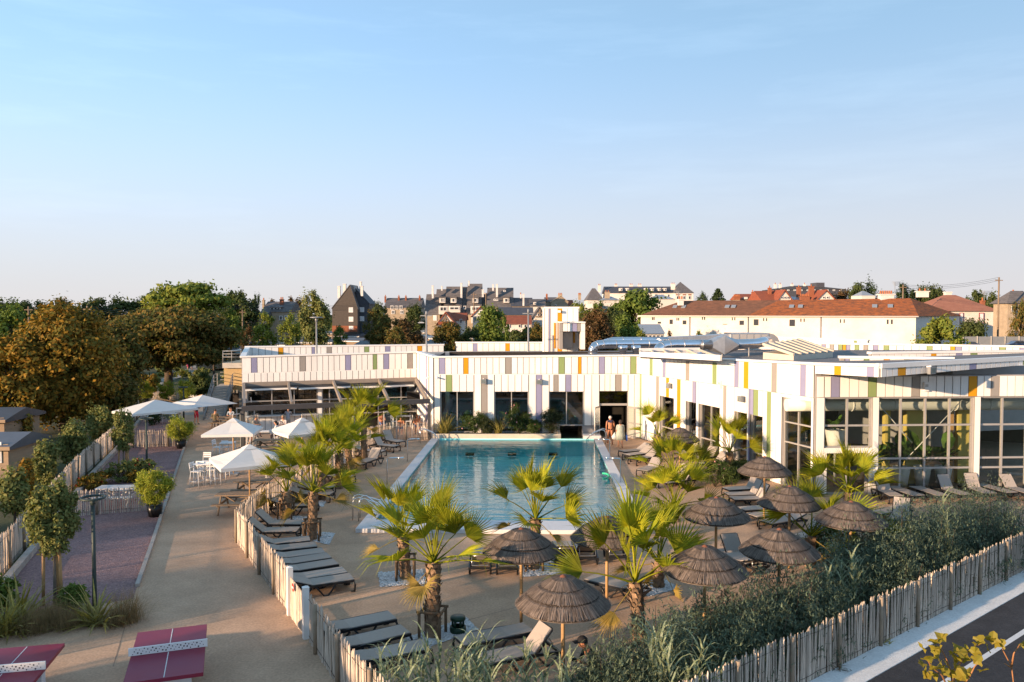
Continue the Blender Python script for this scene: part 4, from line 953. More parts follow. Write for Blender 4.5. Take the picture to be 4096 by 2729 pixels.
def hse(name, label, r, xc, Y, cat='house'): q = atd(r, xc, 500, Y); return thing(name, label, cat, 'houses of the town behind', (q.x, Y, 0))

# tall slate-hung house with white chimneys
h = hse('slate_house', 'tall dark slate-hung house with six white chimneys behind the mobile homes', 'B', 1150, 180)
volume(h, 'B', 985, 1218, 420, 212, 180, 9, m_slatew, m_slate, 'y', .1, apex=1150)
volume(h, 'B', 1219, 1325, 380, 245, 182.5, 9, m_slateb, m_slateb, 'y', .1, apex=1200)
boxpx('B', 985, 583, 1216, 640, 179.95, .1, 'brick_base', m_brick, h)
for q in ((1138, 413, 1178, 460), (1138, 500, 1180, 545), (1140, 585, 1180, 615)): win(h, 'B', *q, 180, m_paneL)
for q in ((1240, 413, 1280, 458), (1240, 495, 1280, 540)): win(h, 'B', *q, 182.4, m_paneL)
for x0, x1, y0, y1 in ((1035, 1058, 222, 330), (1085, 1110, 202, 300), (1137, 1163, 220, 320), (1182, 1204, 224, 270), (1237, 1254, 182, 290), (1246, 1268, 222, 310)): chimney(h, 'B', x0, x1, y0, y1, 181 + (x0 % 7) * .3, pots=0)
# stepped slate apartment block
h = hse('apartment_block', 'stepped apartment block with steep grey slate roofs, dormers and white chimneys', 'C', 600, 190, 'building')
for x0, x1, ye, yr, Y, d in ((226, 365, 480, 292, 190, 11), (322, 420, 470, 246, 191.2, 11), (412, 560, 478, 222, 190.6, 12), (556, 646, 470, 224, 191.5, 12), (614, 745, 478, 196, 190.2, 13), (740, 830, 478, 280, 192, 10), (800, 1040, 410, 233, 190.4, 12)):
    volume(h, 'C', x0, x1, ye, yr, Y, d, m_beige, m_slate, 'x', .1)
for x0, x1 in ((360, 415), (465, 516), (668, 718), (950, 1004)):
    boxpx('C', x0, 322, x1, 372, 191, 4, 'dormer', m_rend, h); boxpx('C', x0 - 6, 315, x1 + 6, 326, 190.7, 4.4, 'dormer_roof', m_slate, h)
    win(h, 'C', x0 + 12, 330, x1 - 12, 366, 190.95, m_pane)
for x0, x1, y0, y1 in ((355, 440, 402, 478), (445, 552, 402, 460), (648, 745, 402, 470), (655, 740, 480, 560)):
    boxpx('C', x0, y0, x1, y1, 188.8, 2.0, 'balcony', m_rend, h); win(h, 'C', x0 + 12, y0 + 6, x1 - 12, y0 + (y1 - y0) * .6, 188.75, m_pane)
for x0, x1, y0, y1 in ((292, 308, 217, 330), (378, 390, 222, 260), (555, 572, 193, 330), (627, 639, 174, 215), (752, 770, 255, 320), (848, 862, 207, 260), (882, 900, 204, 320)): chimney(h, 'C', x0, x1, y0, y1, 193, pots=0)
win(h, 'C', 583, 400, 606, 430, 189.6, m_pane); win(h, 'C', 306, 487, 338, 535, 189.95, m_paneL); win(h, 'C', 860, 335, 902, 352, 191.5, m_pane); win(h, 'C', 950, 255, 972, 270, 193, m_pane)
# other houses
h = hse('slate_house', 'long grey slate-roofed house with brick chimneys left of the apartment block', 'B', 1630, 215)
volume(h, 'B', 1470, 1795, 415, 327, 215, 11, m_beige, m_slate, 'x')
for x in (1466, 1590, 1655, 1782): chimney(h, 'B', x, x + 14, 318, 370, 219, m_brick)
for x0, x1 in ((1520, 1550), (1562, 1590), (1600, 1632)): win(h, 'B', x0, 398, x1, 432, 214.9)
for x0 in (1530, 1610, 1680): win(h, 'B', x0, 440, x0 + 30, 475, 214.9)
h = hse('stone_cottage', 'low stone cottage with slate roof at left edge of the town', 'B', 250, 150)
volume(h, 'B', 152, 343, 497, 453, 150, 8, m_beige, m_slateb, 'x'); win(h, 'B', 222, 512, 242, 548, 149.9); chimney(h, 'B', 150, 166, 436, 480, 153, m_beige)
h = hse('stone_house', 'stone house with slate roof, white dormer and glazed veranda', 'B', 465, 155)
volume(h, 'B', 342, 588, 450, 360, 155, 9, m_beige, m_slate, 'x'); boxpx('B', 412, 408, 510, 448, 156, 3, 'dormer', m_rend, h); boxpx('B', 404, 398, 518, 410, 155.6, 3.6, 'dormer_roof', m_zinc, h)
for x0 in (420, 452, 482): win(h, 'B', x0, 414, x0 + 26, 442, 155.9)
for x0 in (395, 500, 545): win(h, 'B', x0, 490, x0 + 30, 530, 154.9)
chimney(h, 'B', 503, 534, 345, 400, 158, m_brick, 2); chimney(h, 'B', 342, 360, 352, 420, 158, m_beige)
h = hse('timbered_cottage', 'cream half-timbered cottage with red tiled gable below the apartment block', 'C', 440, 140)
volume(h, 'C', 348, 500, 560, 464, 140, 10, m_cream, m_tilered, 'y', .25, apex=418); volume(h, 'C', 430, 596, 530, 464, 144, 8, m_cream, m_tilered, 'x')
for x0, y0, x1, y1 in ((415, 475, 415, 545), (385, 545, 418, 495), (450, 545, 418, 495), (365, 560, 490, 560)):
    a, b = atd('C', x0, y0, 139.9), atd('C', x1, y1, 139.9); MB().bar(a, b, .15).obj('timber', m_wood, h)
boxpx('C', 350, 545, 480, 575, 137.5, 2, 'porch_roof', m_tilered, h); win(h, 'C', 550, 520, 572, 560, 143.9)
h = hse('gabled_villa', 'white gabled villa with red roof edge beside the timbered cottage', 'C', 735, 146)
volume(h, 'C', 668, 800, 488, 408, 146, 10, m_rend, m_tilered, 'y', .25, apex=745)
for x0 in (680, 712, 745, 775): win(h, 'C', x0, 490, x0 + 22, 540, 145.9)
win(h, 'C', 730, 440, 762, 470, 145.9)
h = hse('tiled_cottage', 'low cream cottage with broad red tiled roof', 'C', 1070, 142)
volume(h, 'C', 925, 1200, 566, 488, 142, 10, m_cream, m_tilered, 'x')
for x0 in (985, 1086, 1140): win(h, 'C', x0, 570, x0 + 26, 600, 141.9)
h = hse('slate_house', 'dark slate roof with zinc dormer behind the red tiled cottage', 'C', 1060, 165)
volume(h, 'C', 908, 1218, 480, 412, 165, 10, m_beige, m_slateb, 'x')
h = hse('timbered_house', 'dark roofed house with open timber gable left of the white tower', 'C', 1270, 150)
volume(h, 'C', 1222, 1332, 500, 412, 150, 9, m_rend, m_slate, 'y', .3, apex=1287)
for x0, y0, x1, y1 in ((1240, 498, 1335, 498), (1287, 430, 1287, 500), (1262, 465, 1312, 465)): a, b = atd('C', x0, y0, 149.8), atd('C', x1, y1, 149.8); MB().bar(a, b, .2).obj('timber', m_wood, h)
win(h, 'C', 1262, 470, 1284, 495, 149.9); win(h, 'C', 1290, 470, 1312, 495, 149.9)
h = hse('slate_house', 'long low blue slate roof with tall white chimney', 'C', 1120, 190)
volume(h, 'C', 1030, 1212, 402, 325, 190, 10, m_beige, m_slateb, 'x'); volume(h, 'C', 1200, 1330, 402, 337, 188, 10, m_rend, m_slate, 'x')
chimney(h, 'C', 1127, 1143, 294, 400, 188, pots=0); chimney(h, 'C', 1104, 1116, 298, 330, 194, m_chim); boxpx('C', 1228, 365, 1254, 390, 187.5, 2, 'dormer', m_rend, h); win(h, 'C', 1234, 369, 1248, 388, 187.45)
h = hse('stone_house', 'beige stone gable house with slate side roof on the skyline', 'C', 1470, 205)
volume(h, 'C', 1392, 1545, 365, 312, 205, 10, m_beige, m_beige, 'y', .1, apex=1480); volume(h, 'C', 1342, 1440, 360, 320, 208, 9, m_beige, m_slate, 'x'); volume(h, 'C', 1540, 1590, 390, 345, 206, 8, m_beige, m_tilered, 'x')
chimney(h, 'C', 1342, 1358, 308, 350, 208, m_brick, 2); chimney(h, 'C', 1455, 1492, 300, 330, 207, m_beige, 3); win(h, 'C', 1424, 386, 1440, 402, 204.9); chimney(h, 'C', 1640, 1665, 300, 345, 215, m_beige, 3)
# mansard hotel
h = hse('mansard_hotel', 'long cream hotel with dark mansard roof, dormers and corner pavilion', 'D', 450, 260, 'building')
volume(h, 'D', 60, 692, 280, 222, 260, 12, m_cream, m_slateb, 'x'); volume(h, 'D', 688, 858, 280, 178, 258, 12, m_cream, m_slate, 'pyr', .3)
volume(h, 'C', 1725, 1870, 345, 238, 258, 12, m_cream, m_slate, 'hip')
for x in (195, 255, 428, 484, 550, 600): boxpx('D', x - 12, 236, x + 12, 262, 259.3, 3, 'dormer', m_rend, h); win(h, 'D', x - 6, 241, x + 6, 260, 259.25)
for x0, x1 in ((135, 160), (272, 304), (350, 384)): chimney(h, 'D', x0, x1, 209, 250, 266, m_cream, 2)
chimney(h, 'D', 655, 692, 200, 275, 262, m_cream, 2); chimney(h, 'C', 1822, 1846, 213, 275, 262, m_cream, 2)
for x in (300, 400, 500, 560, 620): win(h, 'D', x, 292, x + 18, 320, 259.9)
for x in (700, 760, 810): win(h, 'D', x, 292, x + 28, 302, 257.9, m_brick, m_brick); win(h, 'D', x + 2, 308, x + 24, 340, 257.9)
h = hse('glass_pavilion', 'pale zinc glazed roofs in front of the mansard hotel', 'D', 300, 215, 'building')
volume(h, 'D', 25, 180, 345, 312, 215, 9, m_rend, m_zinc, 'hip'); volume(h, 'D', 470, 690, 335, 296, 216, 9, m_rend, m_zinc, 'hip'); chimney(h, 'D', 45, 90, 275, 330, 217, m_beige, 2)
# red roofs at the right of the skyline
h = hse('red_roof_house', 'house with low red roof and chimney pots right of the cedars', 'D', 1370, 185)
volume(h, 'D', 1300, 1495, 338, 290, 185, 9, m_beige, m_tilered, 'x'); chimney(h, 'D', 1230, 1290, 318, 345, 184, m_brick, 5); chimney(h, 'D', 1398, 1416, 276, 300, 187, m_brick); boxpx('D', 1335, 318, 1358, 338, 184, 2, 'dormer', m_rend, h)
h = hse('red_roof_villa', 'villa with big red tiled roof and white timber gable', 'D', 1620, 172)
volume(h, 'D', 1490, 1700, 345, 262, 173, 10, m_beige, m_tilered, 'x'); volume(h, 'D', 1645, 1755, 335, 258, 171, 10, m_rend, m_tilered, 'y', .3, apex=1698)
for x in (1662, 1690, 1718): win(h, 'D', x, 312, x + 20, 336, 170.9)
volume(h, 'D', 1750, 1830, 340, 315, 174, 6, m_rend, m_zinc, 'x'); 
for x0, x1, y0 in ((1815, 1850, 232), (1925, 1970, 225), (1550, 1578, 238)): chimney(h, 'D', x0, x1, y0, 320, 176, m_brick, 1)
chimney(h, 'D', 1845, 1930, 314, 345, 171, m_brick, 6)
h = hse('red_roof_villa', 'second red tiled gable at the end of the red roofs', 'D', 2070, 172)
volume(h, 'D', 2005, 2150, 335, 258, 172, 10, m_rend, m_tilered, 'y', .3, apex=2080)
for x in (2045, 2080): win(h, 'D', x, 312, x + 24, 334, 171.9)
h = hse('dark_block', 'long dark flat-roofed block with square lift housing on the skyline', 'D', 1940, 240, 'building')
volume(h, 'D', 1625, 2262, 245, 214, 240, 14, m_slateb, m_slatew, 'hip'); boxpx('D', 1990, 186, 2065, 235, 244, 5, 'lift_housing', m_slateb, h)
for x in (1605, 1650, 1760, 1875): chimney(h, 'D', x, x + 20, 203, 240, 246, m_chim, 1)
for x in range(1660, 2240, 60): win(h, 'D', x, 250, x + 22, 262, 239.9)
# long cream building with tiled hip roof
W_G = Wall(atd('D', 375, 482, 116), atd('E', 1360, 496, 101)); zg0 = atd('D', 375, 482, 116).z; zg1 = atd('E', 1360, 496, 101).z
h = thing('long_tiled_building', 'long cream building with mottled orange and brown tiled hip roof', 'building', 'houses of the town behind', W_G.pt(W_G.len / 2, -5))
zg = (zg0 + zg1) / 2; dpt = 9.0
end = atd('E', 1762, 497, 108.5)
Q = [W_G.pt(0), W_G.pt(W_G.len), Vector((end.x, end.y, 0)), W_G.pt(0, -dpt)]
cut = .55
MB().prism([p.xy for p in (Q[0], W_G.pt(W_G.len * cut), W_G.pt(W_G.len * cut, -dpt), Q[3])], -.02, zg).obj('wall', m_cream, h)
MB().prism([p.xy for p in (W_G.pt(W_G.len * cut), Q[1], Q[2], W_G.pt(W_G.len * cut, -dpt))], -.02, zg - .004).obj('wall', m_cream, h)
rz0 = W_G.pt(5.0, -dpt / 2); rz1 = lerp(lerp(Q[1], Q[2], .5), W_G.pt(W_G.len * .5, -dpt / 2), .16); zr_ = zg + 2.15
rm = lerp(rz0, rz1, .45); em = lerp(W_G.pt(0, .3), W_G.pt(W_G.len, .3), .42); bm_ = lerp(W_G.pt(0, -dpt - .3), Q[2], .42)
def V(p, z): return (p.x, p.y, z)
MB().add([V(W_G.pt(-.3, .3), zg - .05), V(em, zg - .05), V(rm, zr_), V(rz0, zr_), V(W_G.pt(-.3, -dpt - .3), zg - .05), V(bm_, zg - .05)], [(0, 1, 2, 3), (0, 3, 4), (4, 3, 2, 5)]).obj('roof', m_tilebrown, h)
q1, q2 = W_G.pt(W_G.len + .3, .3), Q[2] + Vector((.4, .1, 0))
MB().add([V(em, zg - .05), V(q1, zg - .05), V(rz1, zr_ + .15), V(rm, zr_), V(q2, zg - .05), V(bm_, zg - .05)], [(0, 1, 2, 3), (1, 4, 2), (4, 5, 3, 2)]).obj('roof', m_tilemix, h)
MB().bar(V(W_G.pt(-.3, .36), zg - .1), V(W_G.pt(W_G.len + .3, .36), zg - .1), .14, .14).obj('gutter', m_alu, h)
def gwin(r, x0, y0, x1, y1, pane=m_pane):
    a0, z1 = W_G.hit(r, x0, y0); a1, z0 = W_G.hit(r, x1, y1)
    o = W_G.box('window', a0, a1, z0, z1, 0, .05, m_trim if a1 - a0 > .7 else m_pane, h)
    if a1 - a0 > .7:
        m_ = (a0 + a1) / 2
        for p0, p1 in ((a0 + .08, m_ - .04), (m_ + .04, a1 - .08)): W_G.box('pane', p0, p1, z0 + .08, z1 - .08, .052, .012, pane, o)
for x0, y0, x1, y1 in ((477, 505, 486, 530), (492, 505, 501, 530), (531, 545, 560, 563), (640, 525, 668, 567), (703, 510, 711, 535), (719, 510, 728, 535), (760, 533, 793, 570), (937, 501, 945, 528), (957, 501, 966, 528), (1212, 507, 1220, 533), (1235, 507, 1243, 533), (1130, 566, 1170, 571), (1283, 535, 1322, 575), (1414, 523, 1456, 578), (1500, 512, 1509, 539), (1527, 512, 1536, 539), (1742, 525, 1791, 586), (1842, 516, 1851, 547), (1872, 516, 1881, 547), (2206, 522, 2215, 556), (2240, 522, 2249, 556)): gwin('D', x0, y0, x1, y1)
for x0, y0, x1, y1 in ((1092, 525, 1107, 567), (1130, 525, 1145, 567)): gwin('E', x0, y0, x1, y1)
for zx in (825, 1362, 2030): a, _ = W_G.hit('D', zx, 550); MB().tube([V(W_G.pt(a, .08), 0), V(W_G.pt(a, .08), zg - .15)], .07, 6).obj('drainpipe', m_greysteel, h)
for r_, zx, zy in (('D', 690, 371), ('D', 770, 369), ('D', 1170, 373), ('D', 1228, 373), ('D', 1762, 367), ('D', 1844, 367), ('E', 982, 335), ('E', 1126, 333)):
    a, z = Wall(W_G.pt(0, -2.6), W_G.pt(W_G.len, -2.6)).hit(r_, zx, zy); q = W_G.pt(a, -2.6, zg + 1.28); MB().box(q, (.62, .9, .08), rot=Euler((R(25), 0, W_G.rz))).obj('roof_window', m_zinc, h)
for r_, x0, x1, y0, n in (('E', 1040, 1160, 298, 6), ('D', 725, 770, 346, 2)):
    chimney(h, r_, x0, x1, y0, y0 + 50, 107 if r_ == 'E' else 116, m_chim, n, 1.0)
h = hse('pink_tiled_house', 'cream house with pink tiled hip roof and tall red-framed windows', 'E', 1900, 118)
volume(h, 'E', 1500, 2108, 443, 300, 118, 8, m_cream, m_tilepink, 'hip', .4)
m_redfr = mat('red_window_frame', (.28, .03, .05), .5)
for x0, x1 in ((1760, 1796), (1938, 1986)):
    w_ = win(h, 'E', x0, 463, x1, 560, 117.9, m_paneL, m_redfr)
chimney(h, 'E', 1380, 1480, 270, 320, 122, m_cream, 2); chimney(h, 'E', 1635, 1690, 278, 320, 124, m_cream, 0); chimney(h, 'E', 1970, 1998, 358, 400, 121, m_brick, 1)
h = hse('slate_roof_house', 'beige house with dark hip roof at right edge of the skyline', 'E', 2320, 108)
volume(h, 'E', 2205, 2500, 372, 262, 108, 3.2, m_beige, m_slate, 'hip', .4); chimney(h, 'E', 2255, 2280, 288, 330, 112, m_brick, 1); win(h, 'E', 2235, 400, 2262, 450, 107.9)
h = hse('white_hut', 'small pale block with canted roof among the trees on the skyline', 'E', 920, 160)
volume(h, 'E', 862, 985, 305, 262, 160, 5, m_rend, m_zinc, 'hip', .05)
h = thing('conservatory', 'low white glazed lean-to at foot of the long cream building', 'conservatory', None, atd('D', 490, 690, 96))
boxpx('D', 395, 655, 590, 720, 96, 3, 'frame', m_rend, h)
a, b = atd('D', 385, 640, 95.8), atd('D', 600, 660, 95.8); MB().add([(a.x, 95.6, a.z - .2), (b.x, 95.6, a.z - .2), (b.x, 99.2, a.z + .9), (a.x, 99.2, a.z + .9)], [(0, 1, 2, 3)]).obj('roof', m_zinc, h)
for x in range(410, 590, 36): win(h, 'D', x, 665, x + 28, 700, 95.95)
# concrete fence and parked cars beyond the roof
cf = thing('panel_fence', 'grey concrete panel fence behind the parked blue cars', 'fence', None, atd('E', 2070, 745, 90))
for k, x in enumerate(range(1800, 2400, 128)):
    boxpx('E', x + 4, 682, x + 124, 760, 90, .06, 'panel', m_greysteel, cf); boxpx('E', x - 3, 678, x + 3, 765, 89.9, .2, 'post', m_concrete, cf)
def car(r, x0, x1, ytop, Y, paint, label):
    a, b = atd(r, x0, ytop, Y), atd(r, x1, ytop, Y); L = b.x - a.x; sc = L / 4.2; z0 = a.z - 1.45 * sc
    t_ = thing('parked_car', label, 'car', 'cars parked behind', ((a.x + b.x) / 2, Y, z0))
    prof = [(-2.1, .35), (-2.05, .75), (-1.3, .88), (-.75, 1.38), (.75, 1.42), (1.45, .95), (2.05, .85), (2.1, .35)]
    vs = [(x * sc, y * sc, z * sc) for y in (-.85, .85) for x, z in prof]; n = len(prof)
    MB().add(vs, [tuple(range(n)), tuple(reversed(range(n, 2 * n)))] + [(i, n + i, n + (i + 1) % n, (i + 1) % n) for i in range(n)]).obj('body', paint, t_, local=True)
    for x0_, x1_ in ((-.98, -.05), (.02, 1.02)):
        MB().add([(x * sc, -.862 * sc, z * sc) for x, z in ((x0_ if x0_ > 0 else -1.15, .92), (x1_ if x1_ < .5 else 1.25, .95), (min(x1_, .8), 1.32), (max(x0_, -.72), 1.32))], [(0, 1, 2, 3)]).obj('side_window', m_pane, t_, local=True)
    for x in (-1.3, 1.35): w_ = MB().tube([(x * sc, -.88 * sc, .33 * sc), (x * sc, -.66 * sc, .33 * sc)], .33 * sc, 12).obj('wheel', m_black, t_, local=True); MB().tube([(x * sc, -.89 * sc, .33 * sc), (x * sc, -.87 * sc, .33 * sc)], .2 * sc, 10).obj('rim', m_alu, w_, local=True)
car('E', 1785, 1935, 728, 84, mat('blue_car_paint', (.03, .06, .15), .25, var=.02, spec=.6, coat=.6), 'dark blue parked car left of the second behind the roof')
car('E', 2200, 2380, 718, 84, mat('dusk_blue_car_paint', (.06, .09, .16), .25, var=.02, spec=.6, coat=.6), 'blue parked car cut by the right edge of the photo')
car('B', 1775, 1832, 543, 150, mat('pale_car_paint', (.45, .52, .58), .25, var=.02, spec=.6, coat=.6), 'pale blue-white car parked below the dark hedge in the town')

# ================================================================ mobile homes of the camp site
m_mhroof = mat('mobile_home_roof', (.10, .11, .13), .45, var=.25, scale=.8, orand=.35, metal=.2)
m_mhroof2 = mat('pale_mobile_home_roof', (.34, .38, .40), .4, var=.2, scale=.8, orand=.2, metal=.3)
m_mhwall = mat('mobile_home_cladding', (.33, .24, .16), .8, var=.2, orand=.3, bump=.4, bscale=12, stretch=(.2, .2, 3))
m_awn = mat('awning_sheet', (.20, .28, .28), .4, var=.2, orand=.3)
def mobile_home(p, rz, L, Wd, H, label, pale=False, awn=True):
    t_ = thing('mobile_home', label, 'mobile home', 'mobile homes of the camp site', p, rz)
    MB().box((0, 0, H * .44 + .2), (L, Wd, H * .88 - .2)).obj('wall', m_mhwall, t_, local=True)
    e, r_ = H * .88, H * 1.0
    x, y = L / 2 + .25, Wd / 2 + .3
    MB().add([(-x, -y, e), (x, -y, e), (x, y, e), (-x, y, e), (-x, 0, r_ + .2), (x, 0, r_ + .2), (-x, -y, e - .14), (x, -y, e - .14), (x, y, e - .14), (-x, y, e - .14)], [(0, 1, 5, 4), (2, 3, 4, 5), (0, 4, 3), (1, 2, 5), (0, 6, 7, 1), (1, 7, 8, 2), (2, 8, 9, 3), (3, 9, 6, 0), (9, 8, 7, 6)]).obj('roof', m_mhroof2 if pale else m_mhroof, t_, local=True)
    MB().box((0, -y - .01, e - .06), (2 * x, .04, .18)).obj('fascia', m_mhwall if H < 2.55 else m_trim, t_, local=True)
    for k in (-.3, .05, .35):
        w_ = MB().box((k * L, -Wd / 2 - .02, 1.65), (1.1, .05, 1.0)).obj('window', m_trim, t_, local=True); MB().box((k * L, -Wd / 2 - .05, 1.65), (.95, .02, .85)).obj('pane', m_pane, w_, local=True)
    if awn:
        MB().add([(-.1 * L, -Wd / 2 - .05, 2.55), (.42 * L, -Wd / 2 - .05, 2.55), (.42 * L, -Wd / 2 - 2.4, 2.2), (-.1 * L, -Wd / 2 - 2.4, 2.2), (-.1 * L, -Wd / 2 - .05, 2.47), (.42 * L, -Wd / 2 - .05, 2.47), (.42 * L, -Wd / 2 - 2.4, 2.12), (-.1 * L, -Wd / 2 - 2.4, 2.12)], [(0, 3, 2, 1), (4, 5, 6, 7), (0, 1, 5, 4), (2, 3, 7, 6), (1, 2, 6, 5), (3, 0, 4, 7)]).obj('awning', m_awn, t_, local=True)
        for k in (-.08, .4): MB().box((k * L, -Wd / 2 - 2.25, 1.05), (.09, .09, 2.1)).obj('awning_post', m_pine, t_, local=True)
mh = [('B', 170, 360, 642, 1), ('B', 400, 610, 664, 0), ('B', 560, 785, 655, 0), ('B', 480, 690, 716, 0), ('B', 640, 800, 690, 1), ('B', 900, 1130, 640, 0), ('B', 1080, 1330, 622, 1), ('B', 1030, 1260, 664, 0), ('B', 1000, 1290, 704, 0),
      ('B', 1230, 1410, 655, 1), ('B', 1290, 1480, 736, 0), ('B', 1560, 1770, 656, 0), ('B', 1520, 1840, 690, 0), ('B', 1715, 1990, 632, 1), ('B', 1850, 2020, 682, 1), ('B', 1950, 2130, 722, 0), ('C', 800, 1090, 645, 0), ('C', 590, 950, 680, 0),
      ('C', 1065, 1330, 672, 0), ('C', 980, 1140, 714, 0), ('B', 20, 230, 694, 1), ('B', 0, 210, 742, 0), ('A', 2010, 2200, 770, 0), ('A', 2090, 2300, 662, 1), ('B', 320, 560, 738, 0), ('B', 760, 930, 716, 0)]
words = ['on the far left of the camp', 'left of the acacia tree', 'under the tall poplar', 'in front row left of the lamp post', 'half hidden by the poplar', 'right of the lamp post in the far row', 'below the slate-hung house', 'in the second row below the slate-hung house', 'in the front row below the slate-hung house', 'with pale awning beside the bare tree', 'low, just above the white parapet', 'behind the bare tree', 'wide one right of the bare tree', 'cream fronted below the timbered cottage', 'with pale awning by the second lamp post', 'behind the roof railing', 'in the far row left of the tower', 'near one left of the tower', 'last one beside the white tower', 'low one peeping over the parapet near the tower', 'pale roofed at the edge of the big tree', 'dark one at the building corner', 'behind the annex balcony', 'pale roofed under the big dark tree', 'with long white awning edge above the parapet', 'between poplar and lamp post']
for (r_, x0, x1, y, pale), wd in zip(mh, words):
    v = CROP[r_][1] + .435 * y; Y = FPX * 5.0 / (v - V_HOR); c = atd(r_, (x0 + x1) / 2, y, Y); L = (x1 - x0) * .435 / FPX * Y
    mobile_home((c.x, Y + 2, 0), random.uniform(-.35, .35), min(9.5, max(6.0, L * .92)), 4.0, 3.3, ('pale roofed' if pale else 'dark roofed') + ' mobile home ' + wd, bool(pale), random.random() < .7)
c = at('F', 255, 1010); mobile_home((c.x - 3.5, c.y + 1.0, 0), R(3), 5.6, 3.2, 2.2, 'tan mobile home behind the left fence at the photo edge', False, False)
c = at('F', 200, 780); mobile_home((c.x - 5.1, c.y + 2.2, 0), R(2), 7.5, 3.6, 2.5, 'mobile home with grey ribbed roof under the orange tree', False, False)
c = at('A', 1960, 1000); mobile_home((c.x, c.y + 5, 0), R(70), 8, 3.8, 3.2, 'brown mobile home with green awning left of the annex', False, True)
c = at('A', 30, 1200); mobile_home((c.x, c.y + 8, 0), R(20), 7, 3.8, 3.0, 'mobile home showing at the far left behind the orange tree', True, False)

# ================================================================ lamp posts, poles and wires
def tube_thing(name, label, cat, parts, loc, group=None):
    t_ = thing(name, label, cat, group, loc)
    for nm, mb, m in parts: mb.obj(nm, m, t_)
    return t_
for r_, zx, ytop, ybase, Y, lab in (('B', 840, 510, 835, 62, 'dark lamp post with flat disc head rising behind the left wing roof'), ('B', 1852, 490, 815, 60, 'dark lamp post with small cross arm above the building corner'), ('C', 1180, 470, 790, 62, 'dark lamp post left of the white tower')):
    a = atd(r_, zx, ytop, Y); p = Vector((a.x, Y, 0)); top = Vector((a.x, Y, a.z))
    pr = [('pole', MB().tube([p, top], [.09, .06], 8), m_greysteel)]
    if 'disc' in lab: pr.append(('head', MB().lathe([(0, .1), (.5, .06), (.5, .0), (0, -.02)], top, 16), m_greysteel)); pr.append(('head', MB().lathe([(0, .0), (.12, 0), (.1, -.3), (0, -.3)], top, 8), m_greysteel))
    else: pr.append(('head', MB().bar(top + Vector((-.45, 0, .0)), top + Vector((.45, 0, 0)), .08), m_greysteel)); pr.append(('head', MB().tube([top, top + Vector((0, 0, .35))], .08, 8), m_greysteel))
    tube_thing('lamp_post', lab, 'lamp post', pr, p, 'lamp posts behind the building')
poles = []
for r_, zx, ytop, Y, lab in (('A', 262, 405, 95, 'wooden utility pole left of the orange tree top'), ('A', 802, 400, 95, 'wooden utility pole above the orange tree'), ('B', 160, 435, 130, 'thin utility pole at the left cottage'), ('C', 680, 275, 150, 'thin utility pole in front of the apartment block'), ('C', 790, 290, 150, 'utility pole with dish right of the apartment block'), ('E', 1243, 205, 115, 'wooden pole over the mottled tiled roof'), ('E', 2125, 137, 105, 'tall wooden utility pole at the right edge'), ('E', 1168, 180, 130, 'tall television mast over the tiled roof'), ('E', 1990, 265, 125, 'television aerial over the pink tiled house'), ('D', 722, 265, 135, 'television aerial left of the cedars')):
    a = atd(r_, zx, ytop, Y); thin = 'aerial' in lab or 'mast' in lab
    pr = [('pole', MB().tube([(a.x, Y, 0), (a.x, Y, a.z)], [.14, .1] if not thin else [.06, .04], 7), m_wood if not thin else m_greysteel)]
    if thin:
        for k in range(4): pr.append(('element', MB().tube([(a.x - .5 + k * .1, Y, a.z - k * .18), (a.x + .9 - k * .15, Y, a.z - k * .18)], .03, 5), m_greysteel))
    elif 'dish' in lab: pr.append(('dish', MB().lathe([(0, -.1), (.4, .0), (.55, .15)], (a.x, Y, a.z), 12), m_trim))
    else: pr.append(('cross_arm', MB().bar((a.x - .5, Y, a.z - .4), (a.x + .5, Y, a.z - .4), .1), m_wood))
    tube_thing('utility_pole', lab, 'pole', pr, (a.x, Y, 0), 'poles and aerials'); poles.append(Vector((a.x, Y, a.z)))
def wires(a, b, n, sag, label):
    mb = MB()
    for k in range(n):
        o = Vector((0, 0, -.22 * k)); mb.tube([lerp(a, b, t) + o - Vector((0, 0, sag * 4 * t * (1 - t))) for t in [i / 10 for i in range(11)]], .018, 3, cap=False)
    tag(mb.obj('overhead_wires', m_black), label, 'wires', 'overhead wires')
wires(poles[0], poles[1], 4, .6, 'overhead wires between the two poles at the orange tree')
wires(poles[1], poles[2] + Vector((0, 0, 1)), 4, 1.0, 'overhead wires running right from the orange tree pole')
wires(poles[2] + Vector((0, 0, 1)), poles[3], 5, 1.2, 'overhead wires crossing in front of the slate-hung house')
wires(poles[3], poles[4], 5, .3, 'short overhead wires at the apartment block')
wires(poles[4], atd('C', 2000, 330, 150), 4, .8, 'overhead wires right of the apartment block')
wires(poles[5], poles[6], 3, .5, 'overhead wires above the pink tiled house')
